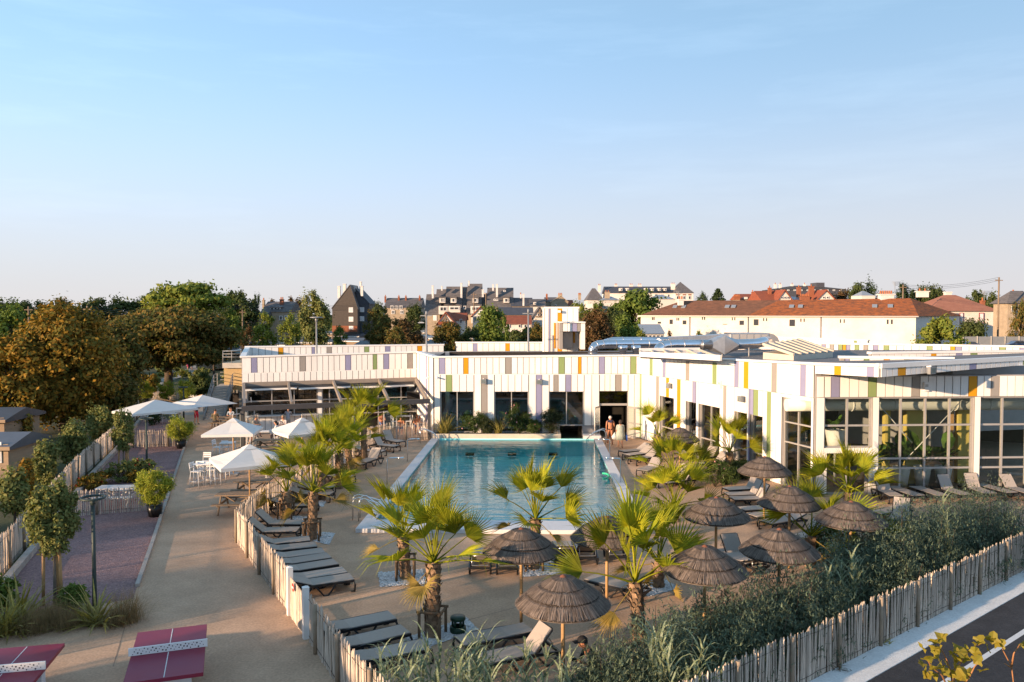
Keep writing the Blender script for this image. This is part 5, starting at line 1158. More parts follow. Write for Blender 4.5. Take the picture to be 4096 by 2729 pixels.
# ================================================================ trees
def leafmat(name, cols_, transl=.25, tcol=(1.1, 1.1, .6)):
    cols_ = [tuple(min(.6, c * 1.8) for c in q) for q in cols_]
    return mat(name, cols_[0], .65, var=.3, scale=.7, irand_col=cols_, transl=transl, tcol=tcol, spec=.08)
LM = dict(
    autumn=leafmat('leaf_autumn', [(.05, .055, .012), (.10, .075, .015), (.20, .09, .015), (.075, .08, .02), (.28, .14, .018), (.075, .075, .018)]),
    darkaut=leafmat('leaf_dark_autumn', [(.04, .05, .014), (.065, .062, .018), (.14, .075, .02), (.055, .062, .018)]),
    dark=leafmat('leaf_dark', [(.030, .044, .016), (.045, .06, .02), (.065, .075, .026)]),
    green=leafmat('leaf_green', [(.045, .075, .016), (.075, .105, .022), (.10, .125, .028)]),
    bright=leafmat('leaf_bright', [(.07, .095, .018), (.11, .135, .025), (.165, .16, .03)]),
    brown=leafmat('leaf_brown', [(.06, .035, .018), (.085, .05, .022), (.055, .05, .02)]),
    pine=leafmat('leaf_pine', [(.018, .034, .016), (.03, .045, .02), (.04, .055, .024)], .1),
    olive=leafmat('leaf_olive', [(.07, .09, .03), (.11, .12, .04), (.16, .14, .05)]),
    bamboo=leafmat('leaf_bamboo', [(.12, .16, .02), (.18, .20, .03), (.25, .22, .035)]))
m_bark = mat('bark', (.10, .075, .055), .9, var=.4, scale=6, bump=.6, bscale=12)
m_barkp = mat('pale_bark', (.22, .18, .14), .9, var=.4, scale=6, bump=.4, bscale=12)
def crown_points(rx, ry, rz, n, nclump, seed, flat=0.0, spread=.36):
    rg = np.random.default_rng(seed); c = []
    while len(c) < nclump:
        p = rg.uniform(-1, 1, 3); r2 = (p ** 2).sum()
        if .22 < r2 < 1.0 and p[2] > -.85 + flat: c.append(p * (.86 + .1 * rg.random()))
    c = np.array(c); cs = rg.uniform(.6, 1.25, nclump) * spread
    k = rg.integers(0, nclump, n); d = rg.normal(size=(n, 3)); d /= np.linalg.norm(d, axis=1, keepdims=True)
    rad = np.abs(rg.normal(.62, .34, n))
    P = c[k] + d * (cs[k] * rad)[:, None] * np.array([1, 1, .8])
    return P * np.array([rx, ry, rz]), d, c * np.array([rx, ry, rz])
TREES = {}
def tree(label, p, H, rx, rz, kind, n=2500, size=.3, nclump=26, trunk=.2, name='broadleaf_tree', cz=None, ry=None, group='trees around the camp and town', flat=.0, seed=None, bark=None, share=None, spread=.36, cat='tree'):
    """p ground point, H total height, crown radii rx, rz"""
    cz = H - rz if cz is None else cz
    t_ = thing(name, label, cat, group, (p[0], p[1], 0))
    key = share
    if key and key in TREES:
        mt, mc, r0, z0, h0 = TREES[key]
        s = rx / r0; sz = rz / z0
        rot = random.uniform(0, 6.28)
        add('crown', mc, t_, (p[0], p[1], cz), (0, 0, rot), (s, s, sz)); add('trunk', mt, t_, (p[0], p[1], 0), (0, 0, rot), (s, s, cz / h0)); return t_
    seed = seed or random.randrange(10 ** 6)
    P, d, c = crown_points(rx, ry or rx, rz, n, nclump, seed, flat, spread)
    Q = leaf_quads(P, size, .6, .3, d, .55)
    mc = quads_mesh('crown', Q, LM[kind]); add('crown', mc, t_, (p[0], p[1], cz))
    mb = MB(); r = trunk
    mb.tube([(0, 0, -.05), (r * .3, 0, cz * .35), (0, r * .3, cz * .75), (0, 0, cz)], [r * 1.25, r, r * .8, r * .6], 8)
    for q in c[:min(len(c), 14)]:
        s0 = Vector((0, 0, cz * random.uniform(.55, .98))); e = Vector(q) * .9 + Vector((0, 0, cz)); m_ = lerp(s0, e, .5) + Vector((0, 0, .1 * rz))
        mb.tube([s0, m_, e], [r * .45, r * .28, r * .08], 5)
    mt = mb.mesh('trunk', bark or m_bark); add('trunk', mt, t_, (p[0], p[1], 0))
    if key: TREES[key] = (mt, mc, rx, rz, cz)
    return t_
def tpx(label, r, cx, ytop, hw, ybot, Y, kind, n=2500, size=None, lowf=1.0, **k):
    a = atd(r, cx, ytop, Y); rx = hw * .435 / FPX * Y; zb = max(.3, atd(r, cx, ybot, Y).z); H = max(a.z, 2)
    zb = zb * lowf; rz = max(.5, (H - zb) / 2)
    return tree(label, (a.x, Y), H, rx, rz, kind, n, size or max(.12, rx * .085), **k)
tpx('big tree with orange and ochre autumn leaves behind the left fence', 'A', 570, 355, 480, 1560, 56, 'autumn', 52000, .15, nclump=120, trunk=.32, spread=.27)
tpx('lower spreading part-orange tree at the left photo edge', 'A', 100, 660, 330, 1500, 53, 'autumn', 24000, .14, nclump=60, trunk=.2, spread=.3)
tpx('wide dark spreading tree with browning top over the footpath', 'A', 1530, 385, 600, 1030, 80, 'darkaut', 40000, .21, nclump=90, trunk=.42, flat=.15, spread=.27)
tpx('dark leafy tree filling the gap between orange tree and dark spreading tree', 'A', 1030, 480, 260, 1250, 68, 'darkaut', 16000, .19, nclump=60, trunk=.25, lowf=.4)
tpx('low olive thicket hanging over the left cabins', 'F', 90, 330, 170, 660, 47, 'autumn', 9000, .11, nclump=40, trunk=.1, lowf=.5)
tpx('low dark thicket at the foot of the orange tree', 'A', 900, 950, 330, 1480, 60, 'darkaut', 14000, .16, nclump=50, trunk=.12, lowf=.3)
tpx('sunlit golden-green hedge bush beside the shaded footpath', 'A', 1330, 1010, 120, 1180, 74, 'autumn', 5000, .14, nclump=24, trunk=.08, lowf=.2)
tpx('dark bush between footpath and staircase', 'A', 1850, 1000, 110, 1250, 76, 'dark', 5000, .15, nclump=24, trunk=.08, lowf=.2)
tpx('bright yellow-green tree rising above the dark spreading tree', 'A', 1720, 195, 330, 520, 118, 'bright', 14000, .32, nclump=45)
sky_l = [(60, 312, 190, 560, 140, 'dark', 'round dark tree at the far left of the skyline'), (330, 345, 190, 560, 142, 'dark', 'dark tree second from the left on the skyline'), (560, 322, 150, 500, 145, 'darkaut', 'dark tree above the orange tree top'), (780, 350, 130, 520, 150, 'dark', 'low dark tree right of the orange tree top'), (930, 322, 170, 480, 150, 'dark', 'broad dark tree on the left skyline'), (1110, 300, 160, 480, 152, 'dark', 'dark tree in the middle of the left skyline'), (1290, 300, 130, 470, 154, 'dark', 'dark tree left of the bright green tree'), (1440, 310, 130, 450, 156, 'darkaut', 'brownish tree just left of the bright green tree'), (2190, 258, 170, 520, 150, 'dark', 'large dark tree right of the bright green tree'), (2010, 290, 120, 480, 158, 'dark', 'dark tree behind the bright green tree on its right'), (90, 400, 220, 720, 100, 'green', 'green tree at the left edge behind the orange tree'), (1960, 430, 160, 640, 100, 'dark', 'dark tree hanging over the roofs at the building corner')]
for i, (cx, yt, hw, yb, Y, kd, lab) in enumerate(sky_l): tpx(lab, 'A', cx, yt, hw, yb, Y, kd, 5000, None, nclump=34, share='%s%d' % (kd, i % 3), lowf=.35)
more = [('B', 120, 256, 130, 450, 152, 'dark', 'dark tree left of the stone house on the skyline'), ('B', 290, 276, 48, 420, 150, 'pine', 'slim dark tree above the stone cottage'), ('B', 60, 430, 110, 640, 118, 'green', 'green tree beside the stone cottage'),
 ('B', 425, 318, 85, 420, 175, 'brown', 'brownish tree behind the stone house roof'), ('B', 650, 300, 110, 500, 165, 'brown', 'dark brown-red tree left of the tall poplar'), ('B', 820, 236, 150, 660, 118, 'olive', 'tall loose olive-green poplar behind the lamp post'),
 ('B', 380, 450, 118, 650, 104, 'bright', 'yellow-green acacia left of the stone house wall'), ('B', 600, 485, 108, 640, 103, 'bright', 'second yellow-green acacia in front of the poplar'), ('B', 1410, 350, 85, 500, 165, 'dark', 'dark tree right of the slate-hung house'),
 ('B', 1740, 366, 110, 500, 165, 'dark', 'dark rounded tree left of the apartment block'), ('B', 1350, 440, 90, 620, 132, 'darkaut', 'brownish tree at foot of the slate-hung house'), ('B', 1500, 500, 160, 650, 124, 'darkaut', 'wide brown-green bush tree in mid camp'), ('B', 1680, 530, 130, 650, 124, 'brown', 'brown bush tree left of the timbered cottage'),
 ('B', 1560, 590, 110, 720, 98, 'darkaut', 'thin half-bare tree in the middle of the camp'), ('B', 1060, 575, 70, 650, 130, 'green', 'small green bush at foot of the slate-hung house'), ('B', 210, 570, 80, 650, 110, 'brown', 'dark red bush below the stone cottage'),
 ('C', 450, 545, 140, 710, 103, 'darkaut', 'brown-green tree in front of the timbered cottage'), ('C', 640, 590, 110, 690, 106, 'dark', 'dark bush right of the timbered cottage'), ('C', 830, 400, 155, 650, 112, 'green', 'fresh green tree in front of the gabled villa'), ('C', 950, 470, 60, 640, 118, 'green', 'slim green tree beside the red tiled cottage'),
 ('C', 1150, 600, 170, 680, 122, 'dark', 'dark hedge-like tree below the red tiled cottage'), ('C', 1265, 548, 85, 680, 112, 'darkaut', 'brownish tree left of the white tower'), ('C', 1790, 385, 150, 740, 84, 'brown', 'brown-leaved tree right of the white tower'), ('C', 1660, 335, 110, 450, 150, 'bright', 'bright tree peeping above the white tower'),
 ('C', 1830, 345, 80, 460, 140, 'green', 'green round tree before the hotel pavilion'), ('D', 330, 272, 220, 500, 128, 'green', 'broad green tree before the mansard hotel'), ('D', 120, 400, 150, 690, 100, 'dark', 'dark tree between tower and long cream building'), ('D', 230, 495, 140, 700, 90, 'green', 'soft green conifer at corner of the long cream building'),
 ('D', 40, 470, 120, 700, 86, 'brown', 'bare brownish tree right of the tower base'), ('D', 365, 615, 78, 705, 84, 'bright', 'clipped yellow-green round bush by the conservatory'), ('D', 640, 604, 62, 710, 84, 'brown', 'dark reddish round bush right of the conservatory'), ('D', 910, 638, 60, 672, 98, 'bright', 'low clipped green hedge at foot of the cream building'),
 ('D', 950, 268, 75, 350, 205, 'pine', 'dark spreading cedar on the skyline'), ('E', 960, 118, 105, 320, 178, 'pine', 'tall dark pine on the right skyline'), ('E', 830, 185, 95, 320, 176, 'dark', 'dark tree left of the tall pine'), ('E', 680, 232, 110, 330, 180, 'brown', 'brownish trees behind the red gable'),
 ('E', 1250, 178, 110, 310, 172, 'pine', 'dark tree right of the tall pine'), ('E', 1420, 200, 110, 310, 172, 'dark', 'dark tree above the tiled roof end'), ('E', 1550, 190, 100, 310, 172, 'dark', 'bushy dark tree left of the pink tiled house'), ('E', 1900, 252, 110, 440, 150, 'dark', 'dark tree behind the pink tiled house'), ('E', 2080, 262, 120, 470, 148, 'dark', 'dark tree left of the tall utility pole'),
 ('E', 1575, 505, 195, 800, 74, 'bright', 'rounded olive-yellow tree in front of the tiled building end'), ('E', 1900, 525, 150, 710, 100, 'dark', 'dark shrubby tree below the pink tiled house'), ('E', 2330, 340, 95, 720, 92, 'darkaut', 'brown-tinged conifer at the right photo edge')]
cnt = {}
for r_, cx, yt, hw, yb, Y, kd, lab in more:
    cnt[kd] = cnt.get(kd, 0) + 1
    big_ = hw > 120 and Y < 130
    tpx(lab, r_, cx, yt, hw, yb, Y, kd, 9000 if big_ else 4000, None, nclump=40 if big_ else 28, share=None if big_ else '%s%d' % (kd, cnt[kd] % 3), lowf=.45)
def conifer(label, r, cx, ytop, hw, ybot, Y):
    a = atd(r, cx, ytop, Y); H = a.z; rx = hw * .435 / FPX * Y; zb = max(1, atd(r, cx, ybot, Y).z)
    t_ = thing('cedar_tree', label, 'tree', 'trees around the camp and town', (a.x, Y, 0)); pts = []
    for k in range(9):
        z = zb + (H - zb) * k / 9; rr = rx * (1 - k / 9.5)
        for j in range(7):
            an = random.uniform(0, 6.28)
            for s in range(40): q = random.random() ** .7; pts.append((math.cos(an) * rr * q + random.gauss(0, .18), math.sin(an) * rr * q + random.gauss(0, .18), z + rr * q * .12 + random.gauss(0, .1)))
    add('crown', quads_mesh('crown', leaf_quads(np.array(pts), .22, .5, .8), LM['pine']), t_, (a.x, Y, 0)); MB().tube([(0, 0, 0), (0, 0, H)], [.25, .04], 7).obj('trunk', m_bark, t_, loc=(a.x, Y, 0))
conifer('slim layered cedar with open branches on the skyline', 'D', 1085, 238, 70, 350, 205)
# a far wood closes the horizon
P = []; 
for k in range(420):
    x = random.uniform(-420, 420); y = random.uniform(270, 420); s = random.uniform(3, 5.5)
    q, _, _ = crown_points(s * 1.2, s, s * .8, 60, 6, k + 5); P.append(q + np.array([x, y, s * .55 + random.uniform(0, 1.2)]))
tag(add('far_wood', quads_mesh('far_wood', leaf_quads(np.concatenate(P), 1.0, .7, .3), LM['dark'])), 'dark wood along the horizon far behind the houses', 'wood', None, 'stuff')
# low scrub between the mobile homes
P = []
for k in range(300):
    Y = random.uniform(84, 190); x = random.uniform(-.62, .30) * Y; s = random.uniform(.4, 1.1)
    q, _, _ = crown_points(s, s, s, 90, 6, k + 900); P.append(q + np.array([x, Y, s * .8]))
tag(add('camp_scrub', quads_mesh('camp_scrub', leaf_quads(np.concatenate(P), .3, .6, .3), LM['olive'])), 'low mixed scrub growing between the mobile homes', 'scrub', None, 'stuff')
# trees and shrubs behind and inside the left fence
for r_, cx, yt, hw, yb, gx, gy, kd, lab in (('F', 680, 430, 140, 820, 680, 880, 'olive', 'young grey-green tree leaning over the left fence'), ('F', 940, 285, 130, 620, 960, 660, 'olive', 'young tree at the left fence near the cantilever parasol'), ('F', 430, 625, 120, 1000, 430, 1060, 'olive', 'slim young tree behind the middle of the left fence'), ('F', 140, 860, 130, 1320, 150, 1420, 'olive', 'bushy young tree behind the near end of the left fence'), ('F', 250, 900, 70, 1150, 250, 1200, 'autumn', 'thin twiggy tree with a few orange leaves behind the left fence'), ('F', 1160, 60, 80, 330, 1150, 420, 'olive', 'young tree at the far end of the left fence')):
    g = at(r_, gx - 70, gy); tpx(lab, r_, cx - 15, yt, hw * .85, yb, g.y, kd, 4500, .085, nclump=60, trunk=.05, spread=.5, name='young_tree', group='young trees along the left fence')
for r_, cx, yt, hw, yb, gx, gy, lab in (('F', 480, 915, 215, 1680, 480, 2130, 'leafy staked street tree with drooping leaves in the near court bed'), ('F', 1125, 300, 95, 720, 1135, 870, 'staked young tree with pale protected trunk in the far court bed')):
    g = at(r_, gx, gy); t_ = tpx(lab, r_, cx, yt, hw, yb, g.y, 'olive', 15000 if gy > 1000 else 6000, .058, nclump=80, trunk=.04, name='staked_tree', group='staked trees of the boules courts', bark=m_barkp, ry=None, spread=.3)
    for dx, dy in ((-.28, .05), (.28, .0), (.02, .3)): MB().tube([(g.x + dx, g.y + dy, 0), (g.x + dx * .8, g.y + dy * .8, 2.0 if gy > 1000 else 1.5)], .045, 8).obj('stake', m_pine, t_)
# trees standing out of view behind the left fence; the low sun comes through them
for i, (x, y, H, rx) in enumerate(((-33, -2, 7.2, 3.4), (-27, -7, 7.0, 3.2), (-21, -9, 6.8, 3.0), (-39, 3, 7.4, 3.4), (-46, 9, 7.6, 3.4), (-17, -14, 7.4, 3.6), (-30, -14, 8, 3.8), (-52, 20, 7.5, 3.2), (-25, 4.5, 5.6, 2.6), (-19, 1.5, 5.2, 2.4), (-13, -3, 5.6, 2.6))):
    tree('grey-green tree of the shading row left of the view, ' + ('before the street corner', 'second up the row', 'third up the row', 'fourth up the row', 'fifth up the row', 'lone one by the street', 'set back from the row', 'last one up the row', 'low one by the near courts', 'low one behind the table tennis', 'low one nearest the camera')[i], (x, y), H, rx, H * .38, 'olive', 4200, .26, 30, .2, share='shade%d' % (i % 3), spread=.33)
# ================================================================ chestnut paling fences
STK = []
for k in range(4):
    rg = random.Random(k); mb = MB(); h = 1.0
    pts = [(rg.gauss(0, .006), rg.gauss(0, .006), z) for z in (0, .35, .7, .96)] + [(0, 0, 1.0)]
    mb.tube(pts, [.022, .021, .019, .017, .006], 6, cap=False); STK.append(mb.mesh('stake', m_stake))
m_post = mat('round_fence_post', (.33, .26, .19), .85, var=.3, scale=5, orand=.15)
def fence(label, pts, height, pitch=.075, post_gap=2.0, group=None, name='paling_fence', cam=(0, 0)):
    t_ = thing(name, label, 'fence', group, pts[0])
    pts = [Vector((p[0], p[1], 0)) for p in pts]
    seg = []; tot = 0
    for a, b in zip(pts[:-1], pts[1:]): seg.append((tot, (b - a).length, a, b)); tot += (b - a).length
    def P(s):
        for s0, l, a, b in seg:
            if s <= s0 + l + 1e-6: return lerp(a, b, (s - s0) / l), (b - a).normalized()
        return seg[-1][3], (seg[-1][3] - seg[-1][2]).normalized()
    st_ = []; s = 0.02
    while s < tot: st_.append(s); s += pitch * random.uniform(.85, 1.15)
    order = sorted(st_, key=lambda q: P(q)[0].length)
    near = set(order[:300]); rest = MB()
    for s in st_:
        p, d = P(s); h = height * random.uniform(.94, 1.04); w = random.uniform(.8, 1.25)
        e = Euler((random.gauss(0, .018), random.gauss(0, .018), random.uniform(0, 6.28)))
        n = Vector((d.y, -d.x, 0)) * random.gauss(0, .008)
        if s in near: add('stake', random.choice(STK), t_, p + n, e, (w, w, h))
        else: q = e.to_matrix(); rest.tube([p + n, p + n + q @ Vector((0, 0, h * .95)), p + n + q @ Vector((0, 0, h))], [.021 * w, .018 * w, .006], 5, cap=False)
    if rest.v: tag(rest.obj('far_stakes', m_stake, t_), kind='stuff')
    for z in (.14, height * .86):
        for o in (-.028, .028):
            q = []
            for k in range(int(tot / .35) + 1):
                p, d = P(min(tot, k * .35)); q.append(p + Vector((d.y, -d.x, 0)) * o + Vector((0, 0, z + random.gauss(0, .01))))
            MB().tube(q, .007, 4, cap=False).obj('wire', m_wire, t_)
    s = post_gap * .4
    while s < tot:
        p, d = P(s); n = Vector((d.y, -d.x, 0)) * .06
        MB().tube([p + n, p + n + Vector((0, 0, height * .98))], .05, 8).obj('post', m_post, t_); s += post_gap
    return t_
lf = [at('G', 0, 690), at('G', 285, 340), at('F', 765, 975), at('F', 1075, 672), at('F', 1305, 378)]
lf = [lf[0] + (lf[0] - lf[1]).normalized() * 7] + lf
lf = [p + Vector((-.28, .1, 0)) for p in lf]
fence('long chestnut paling fence running along the left side of the boules courts', lf, 1.28, .075)
ff = [at('H', 1590, 655), at('H', 1330, 800), at('H', 1100, 962), at('H', 880, 1130), at('H', 700, 1245), at('H', 530, 1345), at('I', 345, 275), at('I', 530, 530), at('I', 660, 705), at('I', 812, 905)]
fence('curving chestnut paling fence round the sunbathing terrace, from restaurant to white gate posts', ff, 1.25, .068)
g0, g1 = at('I', 828, 945), at('I', 975, 1160)
fe = at('I', 1250, 1563); dirn = (fe - g1).normalized()
ff2 = [at('I', 1012, 1190), fe, fe + dirn * 1.6, Vector((-1.2, 13.4, 0))]
fence('sunlit chestnut paling fence from the white gate post to the photo bottom edge', ff2, 1.25, .066)
gt = thing('paling_gate', 'narrow chestnut paling gate with red and white no-entry sign between white posts', 'gate', None, (g0 + g1) / 2)
d_ = (g1 - g0); L_ = d_.length; d_ = d_ / L_
s = .12
while s < L_ - .12:
    add('stake', random.choice(STK), gt, g0 + d_ * s, (0, 0, s * 9), (1, 1, 1.1)); s += .068
for z in (.2, .95): MB().bar(g0 + d_ * .1 + Vector((.04, .04, z)), g1 - d_ * .1 + Vector((.04, .04, z)), .03, .06).obj('rail', m_wood, gt)
m_signr = mat('red_sign', (.55, .04, .03), .5)
c_ = g0 + d_ * (L_ * .38) + Vector((-.06, -.03, .98)); rot_ = Euler((0, R(90), math.atan2(d_.y, d_.x) + R(90)))
sg = MB().tube([Vector((0, 0, -.004)), Vector((0, 0, .004))], .11, 20).obj('sign', m_signr, gt, loc=c_, rot=rot_); MB().box((0, 0, -.006), (.05, .16, .006)).obj('bar', m_trim, sg, loc=c_, rot=rot_)
MB().bar(g1 - d_ * .12, g1 - d_ * .12 + Vector((0, 0, 1.3)), .05).obj('latch_post', m_dkframe, gt)
for p, lab in ((g0, 'white square gate post left of the paling gate'), (g1, 'white square gate post right of the paling gate')):
    t_ = thing('gate_post', lab, 'post', 'white gate posts', p, math.atan2(d_.y, d_.x))
    MB().box((0, 0, .66), (.15, .15, 1.32)).obj('shaft', m_trim, t_, local=True); MB().add([(-.085, -.085, 1.32), (.085, -.085, 1.32), (.085, .085, 1.32), (-.085, .085, 1.32), (0, 0, 1.36)], [(0, 1, 4), (1, 2, 4), (2, 3, 4), (3, 0, 4), (3, 2, 1, 0)]).obj('cap', m_trim, t_, local=True)
fence('paling fence between restaurant terrace and pool deck', [at('H', 1610, 640), at('H', 1720, 605), at('H', 2000, 596), at('H', 2125, 590)], 1.15, .075)
fence('low paling divider between the two boules courts, by the far bamboo tub', [at('F', 1100, 672), at('F', 1640, 655)], 1.05, .075)
fence('low paling divider at the near boules court, by the near bamboo tub', [at('F', 690, 1300), at('F', 1000, 1275), at('F', 1375, 1245)], 1.05, .075)
sf = [street(-7.5, 0), street(-3, 0), fl0, street(3.5, .0), street(8, 0), fl1, street(17, 0), street(24, 0)]
fence('shaded chestnut paling fence along the white street pavement', sf, 1.25, .062, 1.95)
fence('small dark paling fence behind the cantilever parasols', [at('A', 1400, 1260), at('A', 1650, 1260)], .9, .09)
fence('paling screen with bicycles beside the staircase', [at('A', 2065, 1330), at('A', 2190, 1325)], 1.5, .09)
# ================================================================ sun loungers
m_sling = mat('lounger_sling', (.40, .35, .31), .75, var=.12, scale=20, orand=.10)
m_lframe = mat('lounger_frame', (.016, .017, .02), .35, var=.2)
m_dowel = mat('metal_back_bar', (.6, .6, .6), .3, metal=.8)
def mesh_lounger():
    A = dict()
    mb = MB()
    for y in (-.33, .33): mb.bar((0, y, .33), (1.22, y, .33), .05, .07); mb.bar((1.22, y, .33), (1.88, y, .27), .05, .07)
    mb.bar((.02, -.33, .33), (.02, .33, .33), .05, .06); mb.bar((1.86, -.33, .275), (1.86, .33, .275), .05, .06); mb.bar((1.2, -.33, .31), (1.2, .33, .31), .05, .05)
    A['frame'] = mb.mesh('lounger_frame', m_lframe)
    mb = MB(); mb.add([(.0, -.30, .375), (1.22, -.30, .37), (1.22, .30, .37), (.0, .30, .375), (.0, -.30, .355), (1.22, -.30, .35), (1.22, .30, .35), (.0, .30, .355)], [(0, 1, 2, 3), (7, 6, 5, 4), (0, 4, 5, 1), (1, 5, 6, 2), (2, 6, 7, 3), (3, 7, 4, 0)])
    A['seat'] = mb.mesh('lounger_seat', m_sling)
    mb = MB(); mb.tube([(.03, 0, .31), (-.02, 0, .2), (.0, 0, .0)], .03, 6); mb.tube([(.0, 0, .02), (.12, 0, .02)], .025, 6); A['leg'] = mb.mesh('lounger_leg', m_lframe)
    mb = MB(); mb.tube([(.55, 0, .31), (.68, 0, .12), (.78, 0, .0), (.9, 0, .0), (1.0, 0, .14), (1.15, 0, .31)], .028, 6); A['wleg'] = mb.mesh('lounger_arch_leg', m_lframe)
    mb = MB(); mb.tube([(1.25, 0, .28), (1.5, 0, .02), (1.62, 0, .02), (1.85, 0, .27)], .03, 6); A['rleg'] = mb.mesh('lounger_rear_leg', m_lframe)
    mb = MB(); mb.add([(0, -.29, .035), (.68, -.29, .035), (.68, .29, .035), (0, .29, .035), (0, -.29, .015), (.68, -.29, .015), (.68, .29, .015), (0, .29, .015)], [(0, 1, 2, 3), (7, 6, 5, 4), (0, 4, 5, 1), (1, 5, 6, 2), (2, 6, 7, 3), (3, 7, 4, 0)])
    A['back'] = mb.mesh('lounger_back', m_sling)
    mb = MB(); mb.tube([(0, -.31, .0), (.66, -.31, 0), (.69, -.27, 0), (.69, .27, 0), (.66, .31, 0), (0, .31, 0)], .022, 6); A['bframe'] = mb.mesh('lounger_back_frame', m_lframe)
    mb = MB(); mb.tube([(.5, -.26, .0), (.42, -.26, -.28), (.42, .26, -.28), (.5, .26, .0)], .014, 6); mb.tube([(.5, -.29, 0), (.5, .29, 0)], .014, 6); A['bar'] = mb.mesh('lounger_back_bar', m_dowel)
    return A
LG = mesh_lounger()
def lounger_at(p, rz, ang, label):
    t_ = thing('sun_lounger', label, 'sun lounger', 'sun loungers round the pool', (p[0], p[1], 0), rz)
    add('frame', LG['frame'], t_, local=True); add('seat', LG['seat'], t_, local=True)
    for y in (-.33, .33):
        add('leg', LG['leg'], t_, (0, y, 0), local=True); add('leg', LG['wleg'], t_, (0, y, 0), local=True); add('leg', LG['rleg'], t_, (0, y, 0), local=True)
    b = add('backrest', LG['back'], t_, (1.22, 0, .335), (0, -R(ang), 0), local=True)
    add('back_frame', LG['bframe'], b, local=True)
    if ang > 8: add('support_bar', LG['bar'], b, local=True)
def lounger(r, fx, fy, hx, hy, ang, label):
    f, h = at(r, fx, fy, .37), at(r, hx, hy, .37); d = h - f; lounger_at(f, math.atan2(d.y, d.x), ang, label)
I_row = [(898, 90, 665, 88, 42, 'grey lounger with raised back, uppermost of the row along the curved fence'), (845, 155, 580, 160, 40, 'grey lounger with raised back, second of the row along the curved fence'), (960, 242, 690, 265, 25, 'grey lounger with low raised back, third along the curved fence'),
 (985, 300, 720, 325, 15, 'grey lounger, fourth along the curved fence'), (1020, 362, 750, 395, 12, 'grey lounger, fifth along the curved fence'), (1075, 410, 800, 450, 10, 'grey lounger, sixth along the curved fence'), (1140, 468, 840, 515, 8, 'grey lounger, seventh along the curved fence'),
 (1200, 545, 900, 590, 8, 'grey lounger, eighth along the curved fence'), (1270, 605, 950, 650, 20, 'grey lounger nearest the white gate post'), (1650, 965, 1320, 1030, 5, 'flat grey lounger, first below the paling gate'), (1800, 1090, 1440, 1175, 5, 'flat grey lounger, second below the paling gate'), (2090, 1205, 1560, 1310, 5, 'flat grey lounger, third below the paling gate, by the white pebbles')]
def lounger_clear(r, fx, fy, hx, hy, ang, label):  # keep the head end inside the fence
    f, h = at(r, fx, fy, .37), at(r, hx, hy, .37); d = (h - f); d.z = 0; d.normalize(); best = 9
    for pl_ in (ff[4:], [g0, g1], ff2):
        for a, b in zip(pl_[:-1], pl_[1:]):
            e = Vector(b) - Vector(a); den = d.x * e.y - d.y * e.x
            if abs(den) < 1e-6: continue
            w = Vector(a) - f; t = (w.x * e.y - w.y * e.x) / den; s = (w.x * d.y - w.y * d.x) / den
            if t > 0 and -.2 < s < 1.2: best = min(best, t)
    f = f - d * max(0, 2.12 - best); lounger_at(f, math.atan2(d.y, d.x), ang, label)
for a in I_row: lounger_clear('I', *a)
lounger('K', 545, 1180, 1080, 1070, 0, 'flat striped-shade lounger in front of the near palm'); lounger('K', 760, 1345, 1080, 1275, 48, 'lounger with steep raised back between the variegated reeds')
for zx, zy, lab in ((735, 500, 'lounger seen from behind, leftmost under the middle thatched parasol'), (985, 505, 'lounger seen from behind, second under the middle thatched parasol'), (1520, 425, 'lounger seen from behind, right of the middle thatched parasol'), (1725, 410, 'lounger seen from behind, left of the reed parasol with palm before it'), (2000, 395, 'lounger seen from behind, under the parasol hidden by palms')):
    b = at('K', zx, zy + 70, .05); lounger_at(b + Vector((0, 1.75, 0)), R(-90), 32, lab)
lounger('K', 1745, 590, 1960, 640, 10, 'lounger right of the near parasol pole, foot towards the pool')
H_row = [(1810, 652, 1690, 640, 55, 'lounger with steep back by the terrace paling fence'), (1850, 612, 1750, 592, 55, 'lounger with steep back, farthest by the terrace paling fence'), (1480, 800, 1562, 772, 50, 'lounger with lit raised back between palms and pool'), (1690, 697, 1560, 690, 20, 'lounger partly hidden behind the one with lit back'), (1480, 822, 1380, 806, 15, 'lounger half under the palm fronds left of the pool'), (1390, 935, 1300, 925, 10, 'lounger peeping out below the palm cluster'), (1235, 1022, 1120, 1024, 15, 'lounger behind the second palm, far one of two'), (1215, 1085, 1090, 1082, 15, 'lounger behind the second palm, near one of two'), (1080, 1185, 880, 1190, 25, 'lounger between the two staked palms at the fence')]
for a in H_row: lounger('H', *a)
